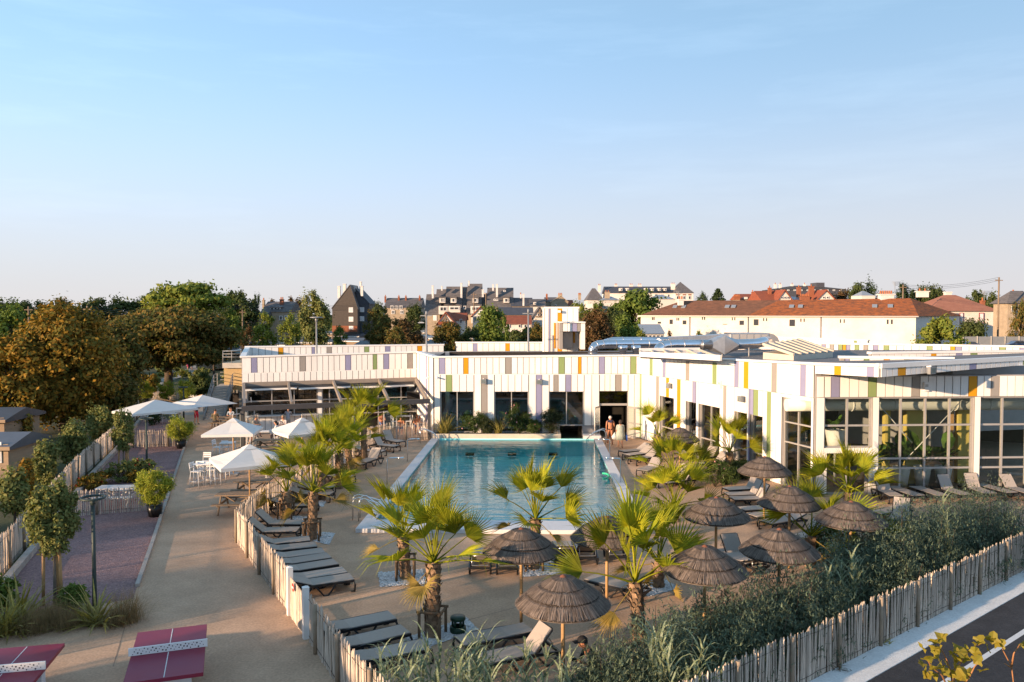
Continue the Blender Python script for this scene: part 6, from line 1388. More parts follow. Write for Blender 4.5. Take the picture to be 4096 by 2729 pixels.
L_row = [(200, 700, 410, 680, 30, 'pale lounger nearest the pool door, first of three'), (243, 732, 450, 705, 30, 'pale lounger near the pool door, second of three'), (298, 768, 480, 742, 30, 'pale lounger near the pool door, third of three'), (390, 875, 560, 812, 35, 'sunlit lounger right of the pool behind the palm fronds'), (590, 985, 720, 960, 40, 'sunlit lounger under the right palm trunk'), (560, 930, 700, 905, 40, 'sunlit lounger beside the right palm trunk'), (940, 815, 1050, 800, 45, 'pale lounger at the sunlit wall left of the oleander bush'), (880, 765, 980, 745, 45, 'pale lounger at the sunlit wall behind the palm'), (720, 720, 820, 700, 60, 'pale lounger with steep back under the far thatched parasol'),
 (560, 640, 660, 625, 15, 'pale lounger at the wall near the pool door'), (1155, 1045, 1330, 1035, 62, 'lounger with steep sunlit back, first of three by the pole parasol'), (1165, 1092, 1370, 1085, 62, 'lounger with steep sunlit back, second of three by the pole parasol'), (1215, 1132, 1440, 1125, 62, 'lounger with steep sunlit back, third of three by the pole parasol'), (1295, 1228, 1480, 1215, 30, 'pale lounger in front of the dark parasol rim'), (1395, 1290, 1640, 1255, 20, 'flat pale lounger right of the shaded parasol, upper one'), (1525, 1352, 1820, 1300, 15, 'flat pale lounger right of the shaded parasol, lower one')]
for a in L_row: lounger('L', *a)
N_row = [(1185, 1112, 1080, 1060, 60, 'lounger with raised back, leftmost in front of the tall glazing'), (1385, 1107, 1180, 1038, 0, 'flat lounger, second in front of the tall glazing'), (1610, 1107, 1390, 1035, 0, 'flat lounger, third in front of the tall glazing'), (1830, 1100, 1700, 1060, 62, 'lounger with steep back in front of the white pier'), (2045, 1087, 1925, 1043, 62, 'lounger with steep back right of the white pier'), (2245, 1080, 1995, 1012, 0, 'flat lounger at the right in front of the glazing'), (2420, 1085, 2310, 1052, 50, 'lounger with raised back cut by the right photo edge'), (985, 1262, 1130, 1235, 10, 'lounger behind the shaded right parasol'), (1190, 1330, 1215, 1280, 55, 'lounger with glowing back seen from behind at the hedge'), (250, 1500, 400, 1455, 45, 'lounger behind the lowest right parasol')]
for a in N_row: lounger('N', *a)
lounger('M', 1080, 345, 1230, 395, 20, 'lounger right of the shaded parasol pole'); lounger('M', 1420, 470, 1290, 395, 50, 'lounger with raised back between the two lower parasols')
b = at('K', 1830, 1640); lounger_at(b + Vector((.75, -.3, 0)), R(200), 5, 'lounger the photographer sits on at the bottom edge')

# ================================================================ thatched parasols
m_thatch = mat('thatch', (.23, .185, .155), .95, col2=(.14, .112, .095), scale=6, irand=.5, spec=.1)
m_thrim = mat('thatch_rim', (.035, .026, .02), .95)
m_thcap = mat('terracotta_cap', (.22, .085, .05), .8, var=.2)
def thatch_tier(r0, z0, r1, z1, n, seed):
    rg = random.Random(seed); mb = MB()
    mb.lathe([(r0 * .8, z0 - .02), ((r0 + r1) / 2, (z0 + z1) / 2 + .01), (r1 * .96, z1 - .03), (r1 * .93, z1 - .07)], n=32, smooth=True)
    for lay in range(3):
        for i in range(n):
            a = 2 * math.pi * (i + rg.random() + lay * .4) / n; ca, sa = math.cos(a), math.sin(a); w = 2 * math.pi * r1 / n * rg.uniform(.4, .85); t = (-sa, ca)
            rr = r1 * rg.uniform(.965, 1.02); dz = rg.uniform(-.008, .014) + lay * .006; zz = z1 + rg.uniform(-.025, .012)
            rm = (r0 + rr) / 2; zm = (z0 + zz) / 2 + .05 * (r1 - r0) / .4
            da = rg.gauss(0, .02); ca2, sa2 = math.cos(a + da), math.sin(a + da)
            q = [(r0 * ca - t[0] * w * .25, r0 * sa - t[1] * w * .25, z0 + dz), (r0 * ca + t[0] * w * .25, r0 * sa + t[1] * w * .25, z0 + dz), (rm * ca + t[0] * w * .4, rm * sa + t[1] * w * .4, zm + dz), (rm * ca - t[0] * w * .4, rm * sa - t[1] * w * .4, zm + dz), (rr * ca2 + t[0] * w * .5, rr * sa2 + t[1] * w * .5, zz + dz * .4), (rr * ca2 - t[0] * w * .5, rr * sa2 - t[1] * w * .5, zz + dz * .4)]
            mb.add(q, [(0, 1, 2, 3), (3, 2, 4, 5)])
    return mb.mesh('thatch_tier', m_thatch)
TT = [thatch_tier(.60, 2.335, 1.02, 2.11, 420, 1), thatch_tier(.33, 2.50, .76, 2.335, 320, 2), thatch_tier(.04, 2.665, .46, 2.51, 210, 3)]
CAPM = MB().lathe([(0, 2.73), (.05, 2.71), (.10, 2.65), (.11, 2.62), (0, 2.62)], n=14).mesh('cap', m_thcap)
RIMM = [MB().lathe([(r, z), (r + .02, z - .02), (r - .02, z - .05)], n=40).mesh('rim', m_thrim) for r, z in ((.99, 2.115), (.75, 2.335), (.45, 2.51))]
POLEM = MB().tube([(0, 0, 0), (0, 0, 2.6)], .042, 10).mesh('pole', m_pine)
def parasol(p, label, tilt=(0, 0), s=1.0):
    t_ = thing('thatched_parasol', label, 'parasol', 'thatched parasols', (p[0], p[1], 0)); t_.rotation_euler = (tilt[0], tilt[1], random.uniform(0, 6.28)); t_.scale = (s, s, 1)
    add('pole', POLEM, t_, local=True); add('cap', CAPM, t_, local=True)
    for q in TT: add('thatch_tier', q, t_, (0, 0, 0), (0, 0, random.uniform(0, 6.28)), local=True)
    for q in RIMM: add('rim', q, t_, local=True)
def par_apex(r, x, y, label, z=2.73, **k): p = at(r, x, y, z); parasol(p, label, **k)
par_apex('K', 1115, 138, 'thatched parasol in the middle, in front of the pool edge palm'); par_apex('K', 1500, 572, 'large sunlit thatched parasol nearest the camera'); par_apex('K', 1905, 30, 'thatched parasol at the near right corner of the pool, behind a palm')
par_apex('L', 1070, 1115, 'shaded thatched parasol with long visible pole right of the pool'); par_apex('L', 1515, 745, 'sunlit thatched parasol near the corner door'); par_apex('M', 965, 298, 'dark thatched parasol above the hedge, left one'); par_apex('M', 1650, 143, 'dark thatched parasol above the hedge, right one'); par_apex('N', 765, 1153, 'dark thatched parasol farthest right behind the hedge'); par_apex('L', 735, 478, 'thatched parasol at the sunlit wall half hidden by palms', s=.95); par_apex('L', 1745, 1012, 'reddish thatched parasol behind the yellow palm frond')

# ================================================================ white square parasols
m_canvas = mat('white_canvas', (.74, .73, .71), .8, var=.06, scale=3, transl=.15)
def umbrella(p, half, rz, label, zr=2.25, za=2.85):
    t_ = thing('white_parasol', label, 'parasol', 'white canvas parasols', (p[0], p[1], 0), rz)
    c = [(-half, -half, zr), (half, -half, zr), (half, half, zr), (-half, half, zr)]; mb = MB()
    for i in range(4):
        a, b = Vector(c[i]), Vector(c[(i + 1) % 4]); ap = Vector((0, 0, za)); n = 6
        for k in range(n):
            rows = []
            for t in (k / n, (k + 1) / n):
                e0, e1 = lerp(a, ap, t), lerp(b, ap, t); m_ = (e0 + e1) / 2 - Vector((0, 0, .09 * math.sin(math.pi * t) * (1 - t))); rows.append((e0, m_, e1))
            mb.add([*rows[0], *rows[1]], [(0, 1, 4, 3), (1, 2, 5, 4)], 0, False)
        d = Vector((0, 0, -.13)); mb.quad(a, a + d, b + d, b)
    cn = mb.obj('canopy', m_canvas, t_, local=True)
    MB().add([(-.28, -.28, za - .1), (.28, -.28, za - .1), (.28, .28, za - .1), (-.28, .28, za - .1), (0, 0, za + .08)], [(0, 1, 4), (1, 2, 4), (2, 3, 4), (3, 0, 4)]).obj('vent_cap', m_canvas, cn, local=True)
    MB().tube([(0, 0, 0), (0, 0, za + .15)], .03, 8).obj('pole', m_pine, t_, local=True)
    for i in range(4): MB().bar((0, 0, za - .12), (c[i][0] * .98, c[i][1] * .98, zr - .01), .025, .03).obj('rib', m_pine, t_, local=True)
    MB().box((0, 0, .04), (.5, .5, .08)).obj('base', m_greysteel, t_, local=True)
umbrella((-14.25, 40.5), 1.25, R(6), 'white square canvas parasol at left, before the restaurant post')
umbrella((-10.75, 32.4), 1.35, R(30), 'big white canvas parasol left of the palms, over the picnic table')
umbrella((-10.75, 40.6), 1.25, R(38), 'white canvas parasol half hidden behind the palm fronds')
cz_ = thing('cantilever_parasol', 'pair of white cantilever canopies on one timber mast at the court end', 'parasol', None, at('F', 1640, 440))
mast = at('A', 1640, 1500); mast = at('F', 1640, 450)
def cant(apex, corners, zr, za):
    ap = at(*apex, za); cs = [at(*q, zr) for q in corners]; mb = MB()
    for i in range(len(cs)):
        a, b = cs[i], cs[(i + 1) % len(cs)]; mb.add([a, b, ap], [(0, 1, 2)]); mb.quad(a, a - Vector((0, 0, .12)), b - Vector((0, 0, .12)), b)
    mb.obj('canopy', m_canvas, cz_); return ap
cp = at('A', 1430, 1262, 2.9)
ap1 = cp
hz_ = 1.75
mb = MB(); cs = [cp + Vector((math.cos(a) * 2.45, math.sin(a) * 2.45, -.62)) for a in (R(200), R(262), R(20), R(95))]
for i in range(4): mb.add([cs[i], cs[(i + 1) % 4], cp], [(0, 1, 2)]); mb.quad(cs[i], cs[i] - Vector((0, 0, .12)), cs[(i + 1) % 4] - Vector((0, 0, .12)), cs[(i + 1) % 4])
mb.obj('canopy', m_canvas, cz_)
cp2 = at('A', 1540, 1280, 2.8) + Vector((.6, 4, 0)); mb = MB(); cs = [cp2 + Vector((math.cos(a) * 2.3, math.sin(a) * 2.3, -.6)) for a in (R(185), R(275), R(5), R(95))]
for i in range(4): mb.add([cs[i], cs[(i + 1) % 4], cp2], [(0, 1, 2)])
mb.obj('canopy', m_canvas, cz_)
m0 = at('A', 1640, 1440); mt_ = atd('A', 1640, 1292, m0.y)
MB().bar(m0, mt_, .10).obj('mast', m_pine, cz_); MB().bar(mt_, cp + Vector((0, 0, .1)), .08).obj('arm', m_pine, cz_); MB().bar(mt_ - Vector((0, 0, .05)), cp2, .08).obj('arm', m_pine, cz_)

# ================================================================ tables and chairs
def picnic(p, rz, label, m=m_wood, L=1.7):
    t_ = thing('picnic_table', label, 'picnic table', 'picnic tables', (p[0], p[1], 0), rz)
    for k in range(5): ubox('top_plank', (0, -.30 + k * .15, .74), (L, .138, .04), m, t_, local=True)
    for y in (-.72, .72):
        for k in (-.07, .075): ubox('bench_plank', (0, y + k, .44), (L, .135, .04), m, t_, local=True)
    for x in (-L * .36, L * .36):
        for s in (-1, 1): MB().bar((x, s * .28, .72), (x, s * .72, 0), .09, .05, up=(1, 0, 0)).obj('leg', m, t_, local=True)
        MB().bar((x, -.8, .40), (x, .8, .40), .05, .09).obj('cross_beam', m, t_, local=True); MB().bar((x, -.34, .70), (x, .34, .70), .05, .07).obj('cross_beam', m, t_, local=True)
        MB().bar((x, 0, .70), (x * .2, 0, .40), .07, .05).obj('brace', m, t_, local=True)
m_wwood = mat('white_washed_wood', (.56, .54, .52), .8, var=.15, orand=.1)
picnic(at('H', 350, 1092, .74), R(2), 'weathered picnic table under the big white parasol at the fence'); picnic(at('H', 490, 968, .74), R(3), 'grey picnic table behind the big white parasol pole', m_wood, 1.6)
picnic(at('A', 2050, 1425, .74), R(0), 'picnic table with two seated people by the staircase', m_wood, 1.6); picnic(at('F', 1090, 1032, .74), R(4), 'white washed picnic table behind the near court divider', m_wwood); picnic(at('H', 640, 598, .74), R(5), 'low picnic bench table beside the people at the high table', m_wood, 1.8)
m_wmetal = mat('white_metal', (.76, .75, .74), .4, var=.05)
def table4(p, rz, L, Wd, H, label, name='bar_table'):
    t_ = thing(name, label, 'table', 'white metal tables', (p[0], p[1], 0), rz)
    n = 5
    for k in range(n): ubox('top_slat', (0, -Wd / 2 + Wd * (k + .5) / n, H), (L, Wd / n - .012, .03), m_wmetal, t_, local=True)
    for x in (-L / 2 + .05, L / 2 - .05):
        for y in (-Wd / 2 + .05, Wd / 2 - .05): MB().tube([(x, y, H - .015), (x * 1.06, y * 1.06, 0)], .022, 6).obj('leg', m_wmetal, t_, local=True)
        MB().tube([(x, -Wd / 2 + .05, .2 * H), (x, Wd / 2 - .05, .2 * H)], .016, 6).obj('stretcher', m_wmetal, t_, local=True)
def chair(p, rz, H, label, name='white_chair'):
    t_ = thing(name, label, 'chair' if H < .6 else 'bar stool', 'white metal seats', (p[0], p[1], 0), rz)
    for k in range(4): ubox('seat_slat', (0, -.17 + k * .112, H), (.40, .10, .022), m_wmetal, t_, local=True)
    for x in (-.19, .19):
        MB().tube([(x, -.19, H), (x * 1.15, -.23, 0)], .015, 6).obj('leg', m_wmetal, t_, local=True)
        MB().tube([(x, .19, H), (x * 1.15, .25, 0)], .015, 6).obj('leg', m_wmetal, t_, local=True)
        MB().tube([(x, .2, H), (x, .27, H + .40)], .015, 6).obj('back_post', m_wmetal, t_, local=True)
    if H > .6: MB().tube([(-.2, -.22, .28), (.2, -.22, .28), (.2, .24, .28), (-.2, .24, .28), (-.2, -.22, .28)], .012, 5).obj('foot_rail', m_wmetal, t_, local=True)
    for z in (.20, .30, .39): MB().box((0, .22 + z * .12, H + z), (.40, .016, .07)).obj('back_slat', m_wmetal, t_, local=True)
a = at('F', 1875, 815, 1.05); table4(a, R(3), .85, .7, 1.05, 'white high bar table on the path, near one'); a2 = at('F', 1900, 792, 1.05) + Vector((.3, .9, 0)); table4(a2, R(3), .85, .7, 1.05, 'white high bar table on the path, far one')
for k, (gx, gy, rz, lab) in enumerate(((1810, 1030, R(80), 'white bar stool leftmost at the near bar table'), (1865, 1005, R(175), 'white bar stool in front of the near bar table, left'), (1950, 1010, R(185), 'white bar stool in front of the near bar table, right'), (2005, 1000, R(-95), 'white bar stool at right end of the near bar table'), (1890, 930, R(0), 'white bar stool between the two bar tables'))):
    q = at('F', gx, gy); chair(q, rz, .75, lab, 'bar_stool')
a = at('H', 255, 622, .74); table4(a, R(4), .8, .7, .74, 'white low table beside the first white parasol', 'cafe_table')
for gx, gy, rz, lab in ((165, 735, R(80), 'white chair left of the low white table'), (245, 735, R(180), 'white chair in front of the low white table'), (605, 915, R(70), 'white chair behind the big parasol, left one'), (670, 945, R(175), 'white chair behind the big parasol, right one')):
    chair(at('H', gx, gy), rz, .46, lab)
a = at('H', 690, 830, .74); table4(a, R(4), .8, .7, .74, 'white low table behind the palm beside the big parasol', 'cafe_table')
a = at('H', 585, 518, 1.05); table4(a, R(3), 1.5, .75, 1.05, 'white high table where a group sits before the bar')
for gx, gy, rz, lab in ((480, 655, R(80), 'white bar stool under the person in blue at the high table'), (690, 620, R(-90), 'white bar stool under the person in white at the high table')): chair(at('H', gx, gy), rz, .75, lab, 'bar_stool')
a = at('H', 1855, 378, .9); table4(a, R(4), 1.3, .7, .9, 'white table with chairs under the pergola near the screen', 'cafe_table')
for gx, gy, rz, lab in ((1790, 480, R(80), 'white chair left of the pergola table'), (1920, 478, R(-80), 'white chair right of the pergola table')): chair(at('H', gx, gy + 25), rz, .6, lab)
a = at('A', 1540, 1388, .74); table4(a, R(2), 1.5, .8, .74, 'white table under the cantilever parasol', 'cafe_table')
for gx, gy, rz, lab in ((1360, 1470, R(60), 'white chair left under the cantilever parasol'), (1490, 1480, R(170), 'white chair in front of the table under the cantilever parasol'), (1590, 1470, R(190), 'white chair right under the cantilever parasol')): chair(at('A', gx, gy), rz, .46, lab)
# table tennis tables
m_tt = mat('table_tennis_red', (.25, .02, .04), .45, col2=(.21, .022, .055), scale=.8, spec=.3)
m_hole = mat('net_hole', (.05, .04, .045), .8)
def ping(p0, p1, p2, label):                       # back left, back right, front right corners of the top (z .76)
    x = (p1 - p0).normalized(); c = (p0 + p2) / 2; c.z = 0
    t_ = thing('table_tennis_table', label, 'table tennis table', 'outdoor table tennis tables', c, math.atan2(x.y, x.x))
    mb = MB(); mb.box((0, 0, .72), (1.525, 2.74, .08)); mb.obj('top', m_tt, t_, local=True)
    ubox('centre_line', (0, .69, .762), (.018, 1.3, .004), m_line, t_, local=True); ubox('centre_line', (0, -.69, .762), (.018, 1.3, .004), m_line, t_, local=True)
    nt_ = MB().box((0, 0, .85), (1.62, .035, .17)).obj('net', m_trim, t_, local=True)
    mb = MB(); rg = random.Random(4)
    for k in range(44):
        xx = -.74 + 1.48 * (k + .5) / 44; zz = .80 + .1 * ((k * 7) % 5) / 4 + rg.uniform(-.008, .008); r_ = rg.choice((.010, .014, .018))
        mb.tube([(xx, -.020, zz), (xx, -.0165, zz)], r_, 8)
        mb.tube([(xx, .0165, zz), (xx, .020, zz)], r_, 8)
    mb.obj('net_holes', m_hole, nt_, local=True)
    for y in (-.8, .8): MB().prism([(-.5, y - .12), (.5, y - .12), (.5, y + .12), (-.5, y + .12)], 0, .68).obj('pedestal', m_coping, t_, local=True)
ping(at('G', 1265, 1110, .76), at('G', 1865, 1037, .76), at('G', 1870, 1470, .76), 'red outdoor table tennis table with white perforated net, right one')
q0 = at('G', 595, 1205, .76); dx = (at('G', 1865, 1037, .76) - at('G', 1265, 1110, .76)).normalized(); dy = Vector((-dx.y, dx.x, 0)); ax = R(-7)
dx = Matrix.Rotation(ax, 3, 'Z') @ dx; dy = Vector((-dx.y, dx.x, 0))
ping(q0 - dx * 1.525, q0, q0 - dy * 2.74, 'red outdoor table tennis table cut by the left photo edge')
# pool ladders, showers, noodle
def ladder(p, rz, label, L=1.0):
    t_ = thing('pool_handrail', label, 'handrail', 'polished pool handrails', p, rz)
    for y in (-.28, .28): MB().tube([(0, y, 0), (0, y, .72), (.08, y, .86), (.25, y, .90), (L * .75, y, .62), (L, y, .25), (L, y, .0)], .024, 8).obj('rail', m_steel, t_, local=True)
ladder(at('H', 1405, 1320), R(10), 'polished steel handrail at the near left pool corner', 1.5); ladder(at('H', 2020, 625), R(15), 'polished steel handrail at the far left pool corner', 1.2); ladder(at('J', 1895, 630), R(165), 'polished steel handrail at the far right pool corner', 1.2); ladder(at('H', 1465, 1330), R(5), 'low steel handrail loop on the near pool step', .8)
def shower(b, top_h, arm, label):
    t_ = thing('pool_shower', label, 'shower', 'bent pipe showers', b)
    MB().tube([b, b + Vector((0, 0, top_h - .08)), b + Vector((arm * .12, 0, top_h)), b + Vector((arm * .8, 0, top_h + .02))], .026, 8).obj('pipe', m_steel, t_); MB().tube([b + Vector((arm * .75, 0, top_h + .0)), b + Vector((arm * 1.25, 0, top_h + .02))], .035, 8).obj('head', m_steel, t_)
    ubox('drain_plate', (b.x + arm * .9, b.y - .1, .008), (.3, .3, .012), m_trim, t_)
shower(at('J', 68, 795), 1.25, .55, 'bent steel shower pipe at the left pool side, far one'); shower(at('H', 1720, 1010), 1.3, .65, 'bent steel shower pipe at the left pool side, near one behind a palm'); shower(at('J', 1930, 800), 1.25, -.55, 'bent steel shower pipe at the right pool side, far one'); shower(at('J', 2028, 1015), 1.3, -.6, 'bent steel shower pipe at the right pool side, near one')
m_nood = mat('green_foam', (.05, .55, .30), .6, var=.08)
p = [at('J', x, y, .2) for x, y in ((1862, 905), (1905, 910), (1925, 930), (1910, 945), (1880, 958))]; MB().tube(p, .05, 8).obj('tmp', m_nood).name = 'pool_noodle'
tag(bpy.data.objects['pool_noodle'], 'bent green foam noodle on the right pool edge', 'pool noodle')
# ring-headed lamp posts and tubs on the left
for b, zh, rr, lab in ((at('G', 872, 860), None, .31, 'tall dark green lamp post with ring head in the near court'), (at('F', 1352, 885), None, .33, 'dark green lamp post with ring head in the far court'), (at('F', 1690, 400), None, .33, 'dark ring-headed lamp post behind the cantilever parasol')):
    zt_ = {0: atd('F', 835, 1150, at('G', 872, 860).y).z, 1: atd('F', 1345, 412, at('F', 1352, 885).y).z, 2: atd('F', 1690, 120, at('F', 1690, 400).y).z}[0 if 'near' in lab else 1 if 'far' in lab else 2]
    t_ = thing('ring_lamp_post', lab, 'lamp post', 'ring-headed lamp posts', b)
    m_lp = mat('green_lamp_paint', (.045, .065, .06), .5, var=.25, scale=6)
    MB().tube([b, b + Vector((0, 0, .9)), b + Vector((0, 0, zt_))], [.065, .055, .05], 10).obj('pole', m_lp, t_)
    MB().tube([b + Vector((0, 0, zt_ - .12)), b + Vector((0, 0, zt_))], .07, 10).obj('collar', m_lp, t_)
    c = b + Vector((0, 0, zt_ + .06)); mb = MB(); mb.tube([c + Vector((math.cos(k * R(15)) * rr, math.sin(k * R(15)) * rr, 0)) for k in range(25)], .035, 8, cap=False); mb.obj('ring_head', m_lp, t_)
    for k in range(3): an = R(30 + 120 * k); MB().tube([b + Vector((0, 0, zt_ - .02)), c + Vector((math.cos(an) * rr, math.sin(an) * rr, 0))], .016, 6).obj('spoke', m_lp, t_)
tt = thing('green_drum_table', 'small dark green pierced drum table on the white pebbles', 'side table', None, at('K', 533, 1105))
b = at('K', 533, 1105); m_dg = mat('dark_green_plastic', (.015, .05, .03), .4, var=.2)
MB().lathe([(0, .42), (.19, .42), (.2, .40), (.2, .34), (.15, .33)], b, 18).obj('top', m_dg, tt); MB().lathe([(.2, 0), (.21, .02), (.21, .16), (.15, .17)], b, 18).obj('foot', m_dg, tt)
for k in range(6): an = R(60 * k); MB().tube([b + Vector((math.cos(an) * .14, math.sin(an) * .14, .15)), b + Vector((math.cos(an) * .14, math.sin(an) * .14, .34))], .03, 6).obj('leg', m_dg, tt)
# white boat-like object and items under the trees
q = at('A', 1810, 1235); t_ = thing('upturned_boat', 'upturned white dinghy lying on the grass beside the staircase', 'boat', None, q)
MB().add([q + Vector(v) for v in ((-.9, 0, 0), (.5, -.5, 0), (.9, .1, 0), (.4, .6, 0), (-.2, 0, .95), (.6, .0, .85))], [(0, 1, 5, 4), (1, 2, 5), (2, 3, 5), (3, 0, 4, 5)]).obj('hull', m_canvas, t_); MB().bar(q + Vector((-.9, 0, .03)), q + Vector((-.2, 0, .98)), .06).obj('keel', m_trim, t_)
# ================================================================ palms
m_frond = mat('palm_frond', (.34, .325, .02), .6, col2=(.13, .18, .016), scale=2, orand=.42, irand=.25, transl=.38, tcol=(1.3, 1.1, .3), spec=.12)  # tone spread from frond to frond paints in sunlit and shaded fans
m_frondo = mat('old_palm_frond', (.36, .25, .06), .7, col2=(.16, .14, .035), scale=2, orand=.2, irand=.2, transl=.3, tcol=(1.2, 1.0, .5))
m_trunk = mat('palm_trunk', (.33, .22, .135), .9, col2=(.17, .11, .07), scale=7, irand=.35, bump=.5)
def frond_mesh(seed, m):
    rg = random.Random(seed); mb = MB(); L = 1.08; n = 26; Rb = .92
    pet = [Vector((t * L, 0, .10 * math.sin(t * 2.2))) for t in (0, .25, .5, .75, 1.0)]
    mb.tube(pet, [.028, .022, .017, .014, .012], 5, cap=False)
    hub = pet[-1]; span = R(rg.uniform(66, 92)); cup = rg.uniform(.25, .6)
    for i in range(n):
        a0 = -span + 2 * span * i / n; a1 = -span + 2 * span * (i + 1) / n; a = (a0 + a1) / 2 + rg.gauss(0, .012)
        RR = Rb * (1 - .28 * (abs(a) / span) ** 2) * rg.uniform(.92, 1.04); split = .46 * RR
        def pt(ang, r, dz=0): 
            x, y = math.cos(ang) * r, math.sin(ang) * r
            return hub + Vector((x, y, cup * abs(math.sin(ang)) * r * .9 - .10 * r * r + dz))
        eL, eR, rd = pt(a0, split), pt(a1, split), pt(a, split * .98, .018)
        dr = rg.uniform(.0, .16) if rg.random() < .8 else rg.uniform(.2, .4)
        q = pt(a, RR * .8, -dr * .25); w = (eR - eL) * .17
        tip = pt(a + rg.gauss(0, .03), RR * 1.05, -dr)
        mb.add([hub, eL, rd, eR, q - w, q + w, tip], [(0, 1, 2), (0, 2, 3), (1, 4, 2), (2, 5, 3), (2, 4, 5), (4, 6, 5)])
    return mb.mesh('frond', m)
FR = [frond_mesh(k, m_frond) for k in range(5)]; FRO = [frond_mesh(20 + k, m_frondo) for k in range(2)]
def trunk_mesh(h, r, seed):
    rg = random.Random(seed); mb = MB(); pr = [(r * 1.25, -.02), (r * 1.08, h * .25), (r, h * .6), (r * 1.05, h * .92), (r * .6, h + .06)]
    mb.lathe(pr, n=12)
    rows = max(4, int(h / .11))
    for k in range(rows):
        z = h * (k + .3) / rows; nn = 7; grow = 1 + .5 * (k / rows)
        for j in range(nn):
            a = 2 * math.pi * (j + .5 * (k % 2)) / nn + rg.gauss(0, .12); rr = r * (1.16 - .14 * min(1, z / h * 1.5)); s = .075 * grow * rg.uniform(.75, 1.2)
            o = Vector((math.cos(a), math.sin(a), 0)); t = Vector((-math.sin(a), math.cos(a), 0)); b = o * rr * .93 + Vector((0, 0, z - .03))
            tip = b + o * s * .75 + Vector((0, 0, s * 1.5))
            mb.add([b - t * s * .8, b + t * s * .8, b + t * s * .55 + o * .03 + Vector((0, 0, s)), b - t * s * .55 + o * .03 + Vector((0, 0, s)), tip - t * s * .25, tip + t * s * .25], [(0, 1, 2, 3), (3, 2, 5, 4)])
    return mb.mesh('trunk', m_trunk)
def palm(base, h, label, nf=22, size=1.0, tr=.15, seed=None, old=3, up=86):
    rg = random.Random(seed or label); t_ = thing('fan_palm', label, 'palm', 'fan palms round the pool', (base[0], base[1], 0), rg.uniform(0, 6.28)); 
    t_.rotation_euler = (rg.gauss(0, .05), rg.gauss(0, .05), t_.rotation_euler[2]); nf = int(nf * .72); old = min(old, 2) if old < 5 else old
    add('trunk', trunk_mesh(h, tr, rg.random()), t_, local=True)
    for i in range(nf):
        f = (i + .5) / nf; el = up - (up + 4) * f ** 1.0 + rg.gauss(0, 8); az = i * 137.5 + rg.gauss(0, 12)
        isold = i >= nf - old
        me = rg.choice(FRO if isold else FR); s = size * 1.13 * (rg.uniform(.88, 1.1) if f > .15 else .82)
        if isold: el -= 25 + rg.uniform(0, 25); s *= .72
        add('frond', me, t_, (0, 0, h - .02 + .08 * (1 - f)), (rg.gauss(0, .7), -R(el), R(az)), (s, s, s), local=True)
    return t_
def palm_px(r, bx, by, r2, tx, ty, label, **k):
    b = at(r, bx, by); h = atd(r2, tx, ty, b.y).z; return palm(b, max(.35, h), label, **k)
m_supp = mat('support_timber', (.19, .125, .075), .85, var=.3, scale=6, orand=.15)
def support(b, rz, label):
    t_ = thing('palm_support', label, 'tree support', 'timber palm supports', (b[0], b[1], 0), rz)
    for x in (-.27, .27):
        for y in (-.27, .27): MB().tube([(x, y, 0), (x, y, .68)], .04, 8).obj('post', m_supp, t_, local=True)
        MB().tube([(x, -.34, .66), (x, .34, .66)], .035, 8).obj('rail', m_supp, t_, local=True)
    for y in (-.27, .27): MB().tube([(-.34, y, .70), (.34, y, .70)], .035, 8).obj('rail', m_supp, t_, local=True)
m_peb = mat('white_pebble', (.66, .66, .67), .7, var=.1, scale=10, irand=.22)
PB_V = [(0, 0, 1), (.95, 0, .25), (.3, .9, .25), (-.77, .55, .25), (-.77, -.55, .25), (.3, -.9, .25)]
def pebbles(label, corners, n=700):
    c = [Vector((p.x, p.y, 0)) for p in corners]; mb = MB()
    for k in range(n):
        u, v = random.random(), random.random(); p = lerp(lerp(c[0], c[1], u), lerp(c[3], c[2], u), v); s = random.uniform(.03, .055); a = random.uniform(0, 6.28); ca, sa = math.cos(a), math.sin(a); sy = random.uniform(.65, 1)
        mb.add([(p.x + s * (x * ca - y * sy * sa), p.y + s * (x * sa + y * sy * ca), .008 + s * z * .75) for x, y, z in PB_V], [(0, 1, 2), (0, 2, 3), (0, 3, 4), (0, 4, 5), (0, 5, 1)], 0, True)
    tag(mb.obj('pebble_bed', m_peb), label, 'pebbles', None, 'stuff')
    return c
def bed(label, r, pts, n=700):
    c = [at(r, x, y) for x, y in pts]; sh = sheet('pebble_base', [p.xy for p in c], [], .005, mat('pebble_base', (.5, .5, .5), .9, var=.3, scale=20)); pebbles(label, c, n)
b = at('H', 790, 1320); palm_px('H', 790, 1320, 'H', 795, 1090, 'fan palm with skirt of dry leaves inside the curved fence', nf=20, old=7, tr=.19); support(b, R(5), 'low timber frame round the palm inside the curved fence'); bed('white pebbles round the palm inside the curved fence', 'H', [(660, 1330), (870, 1390), (985, 1310), (790, 1290)], 400)
b = at('H', 1030, 1515); palm_px('H', 1030, 1515, 'H', 1030, 1085, 'tall fan palm with pale trunk in front of the fence palms', nf=25, tr=.15); support(b, R(8), 'timber frame round the tall palm at the lounger row'); bed('white pebbles at the foot of the tall left palm', 'H', [(880, 1500), (1190, 1563), (1240, 1460), (1010, 1440)], 500)
palm_px('H', 1285, 1045, 'H', 1230, 720, 'fan palm in the middle of the left palm cluster', nf=24); palm_px('H', 1395, 930, 'H', 1330, 640, 'fan palm behind the middle of the left cluster', nf=24); palm_px('H', 1510, 800, 'H', 1480, 430, 'tallest fan palm of the left cluster below the pergola screen', nf=26, size=1.1); palm_px('H', 1120, 1150, 'H', 1010, 800, 'fan palm reaching over the big white parasol', nf=24)
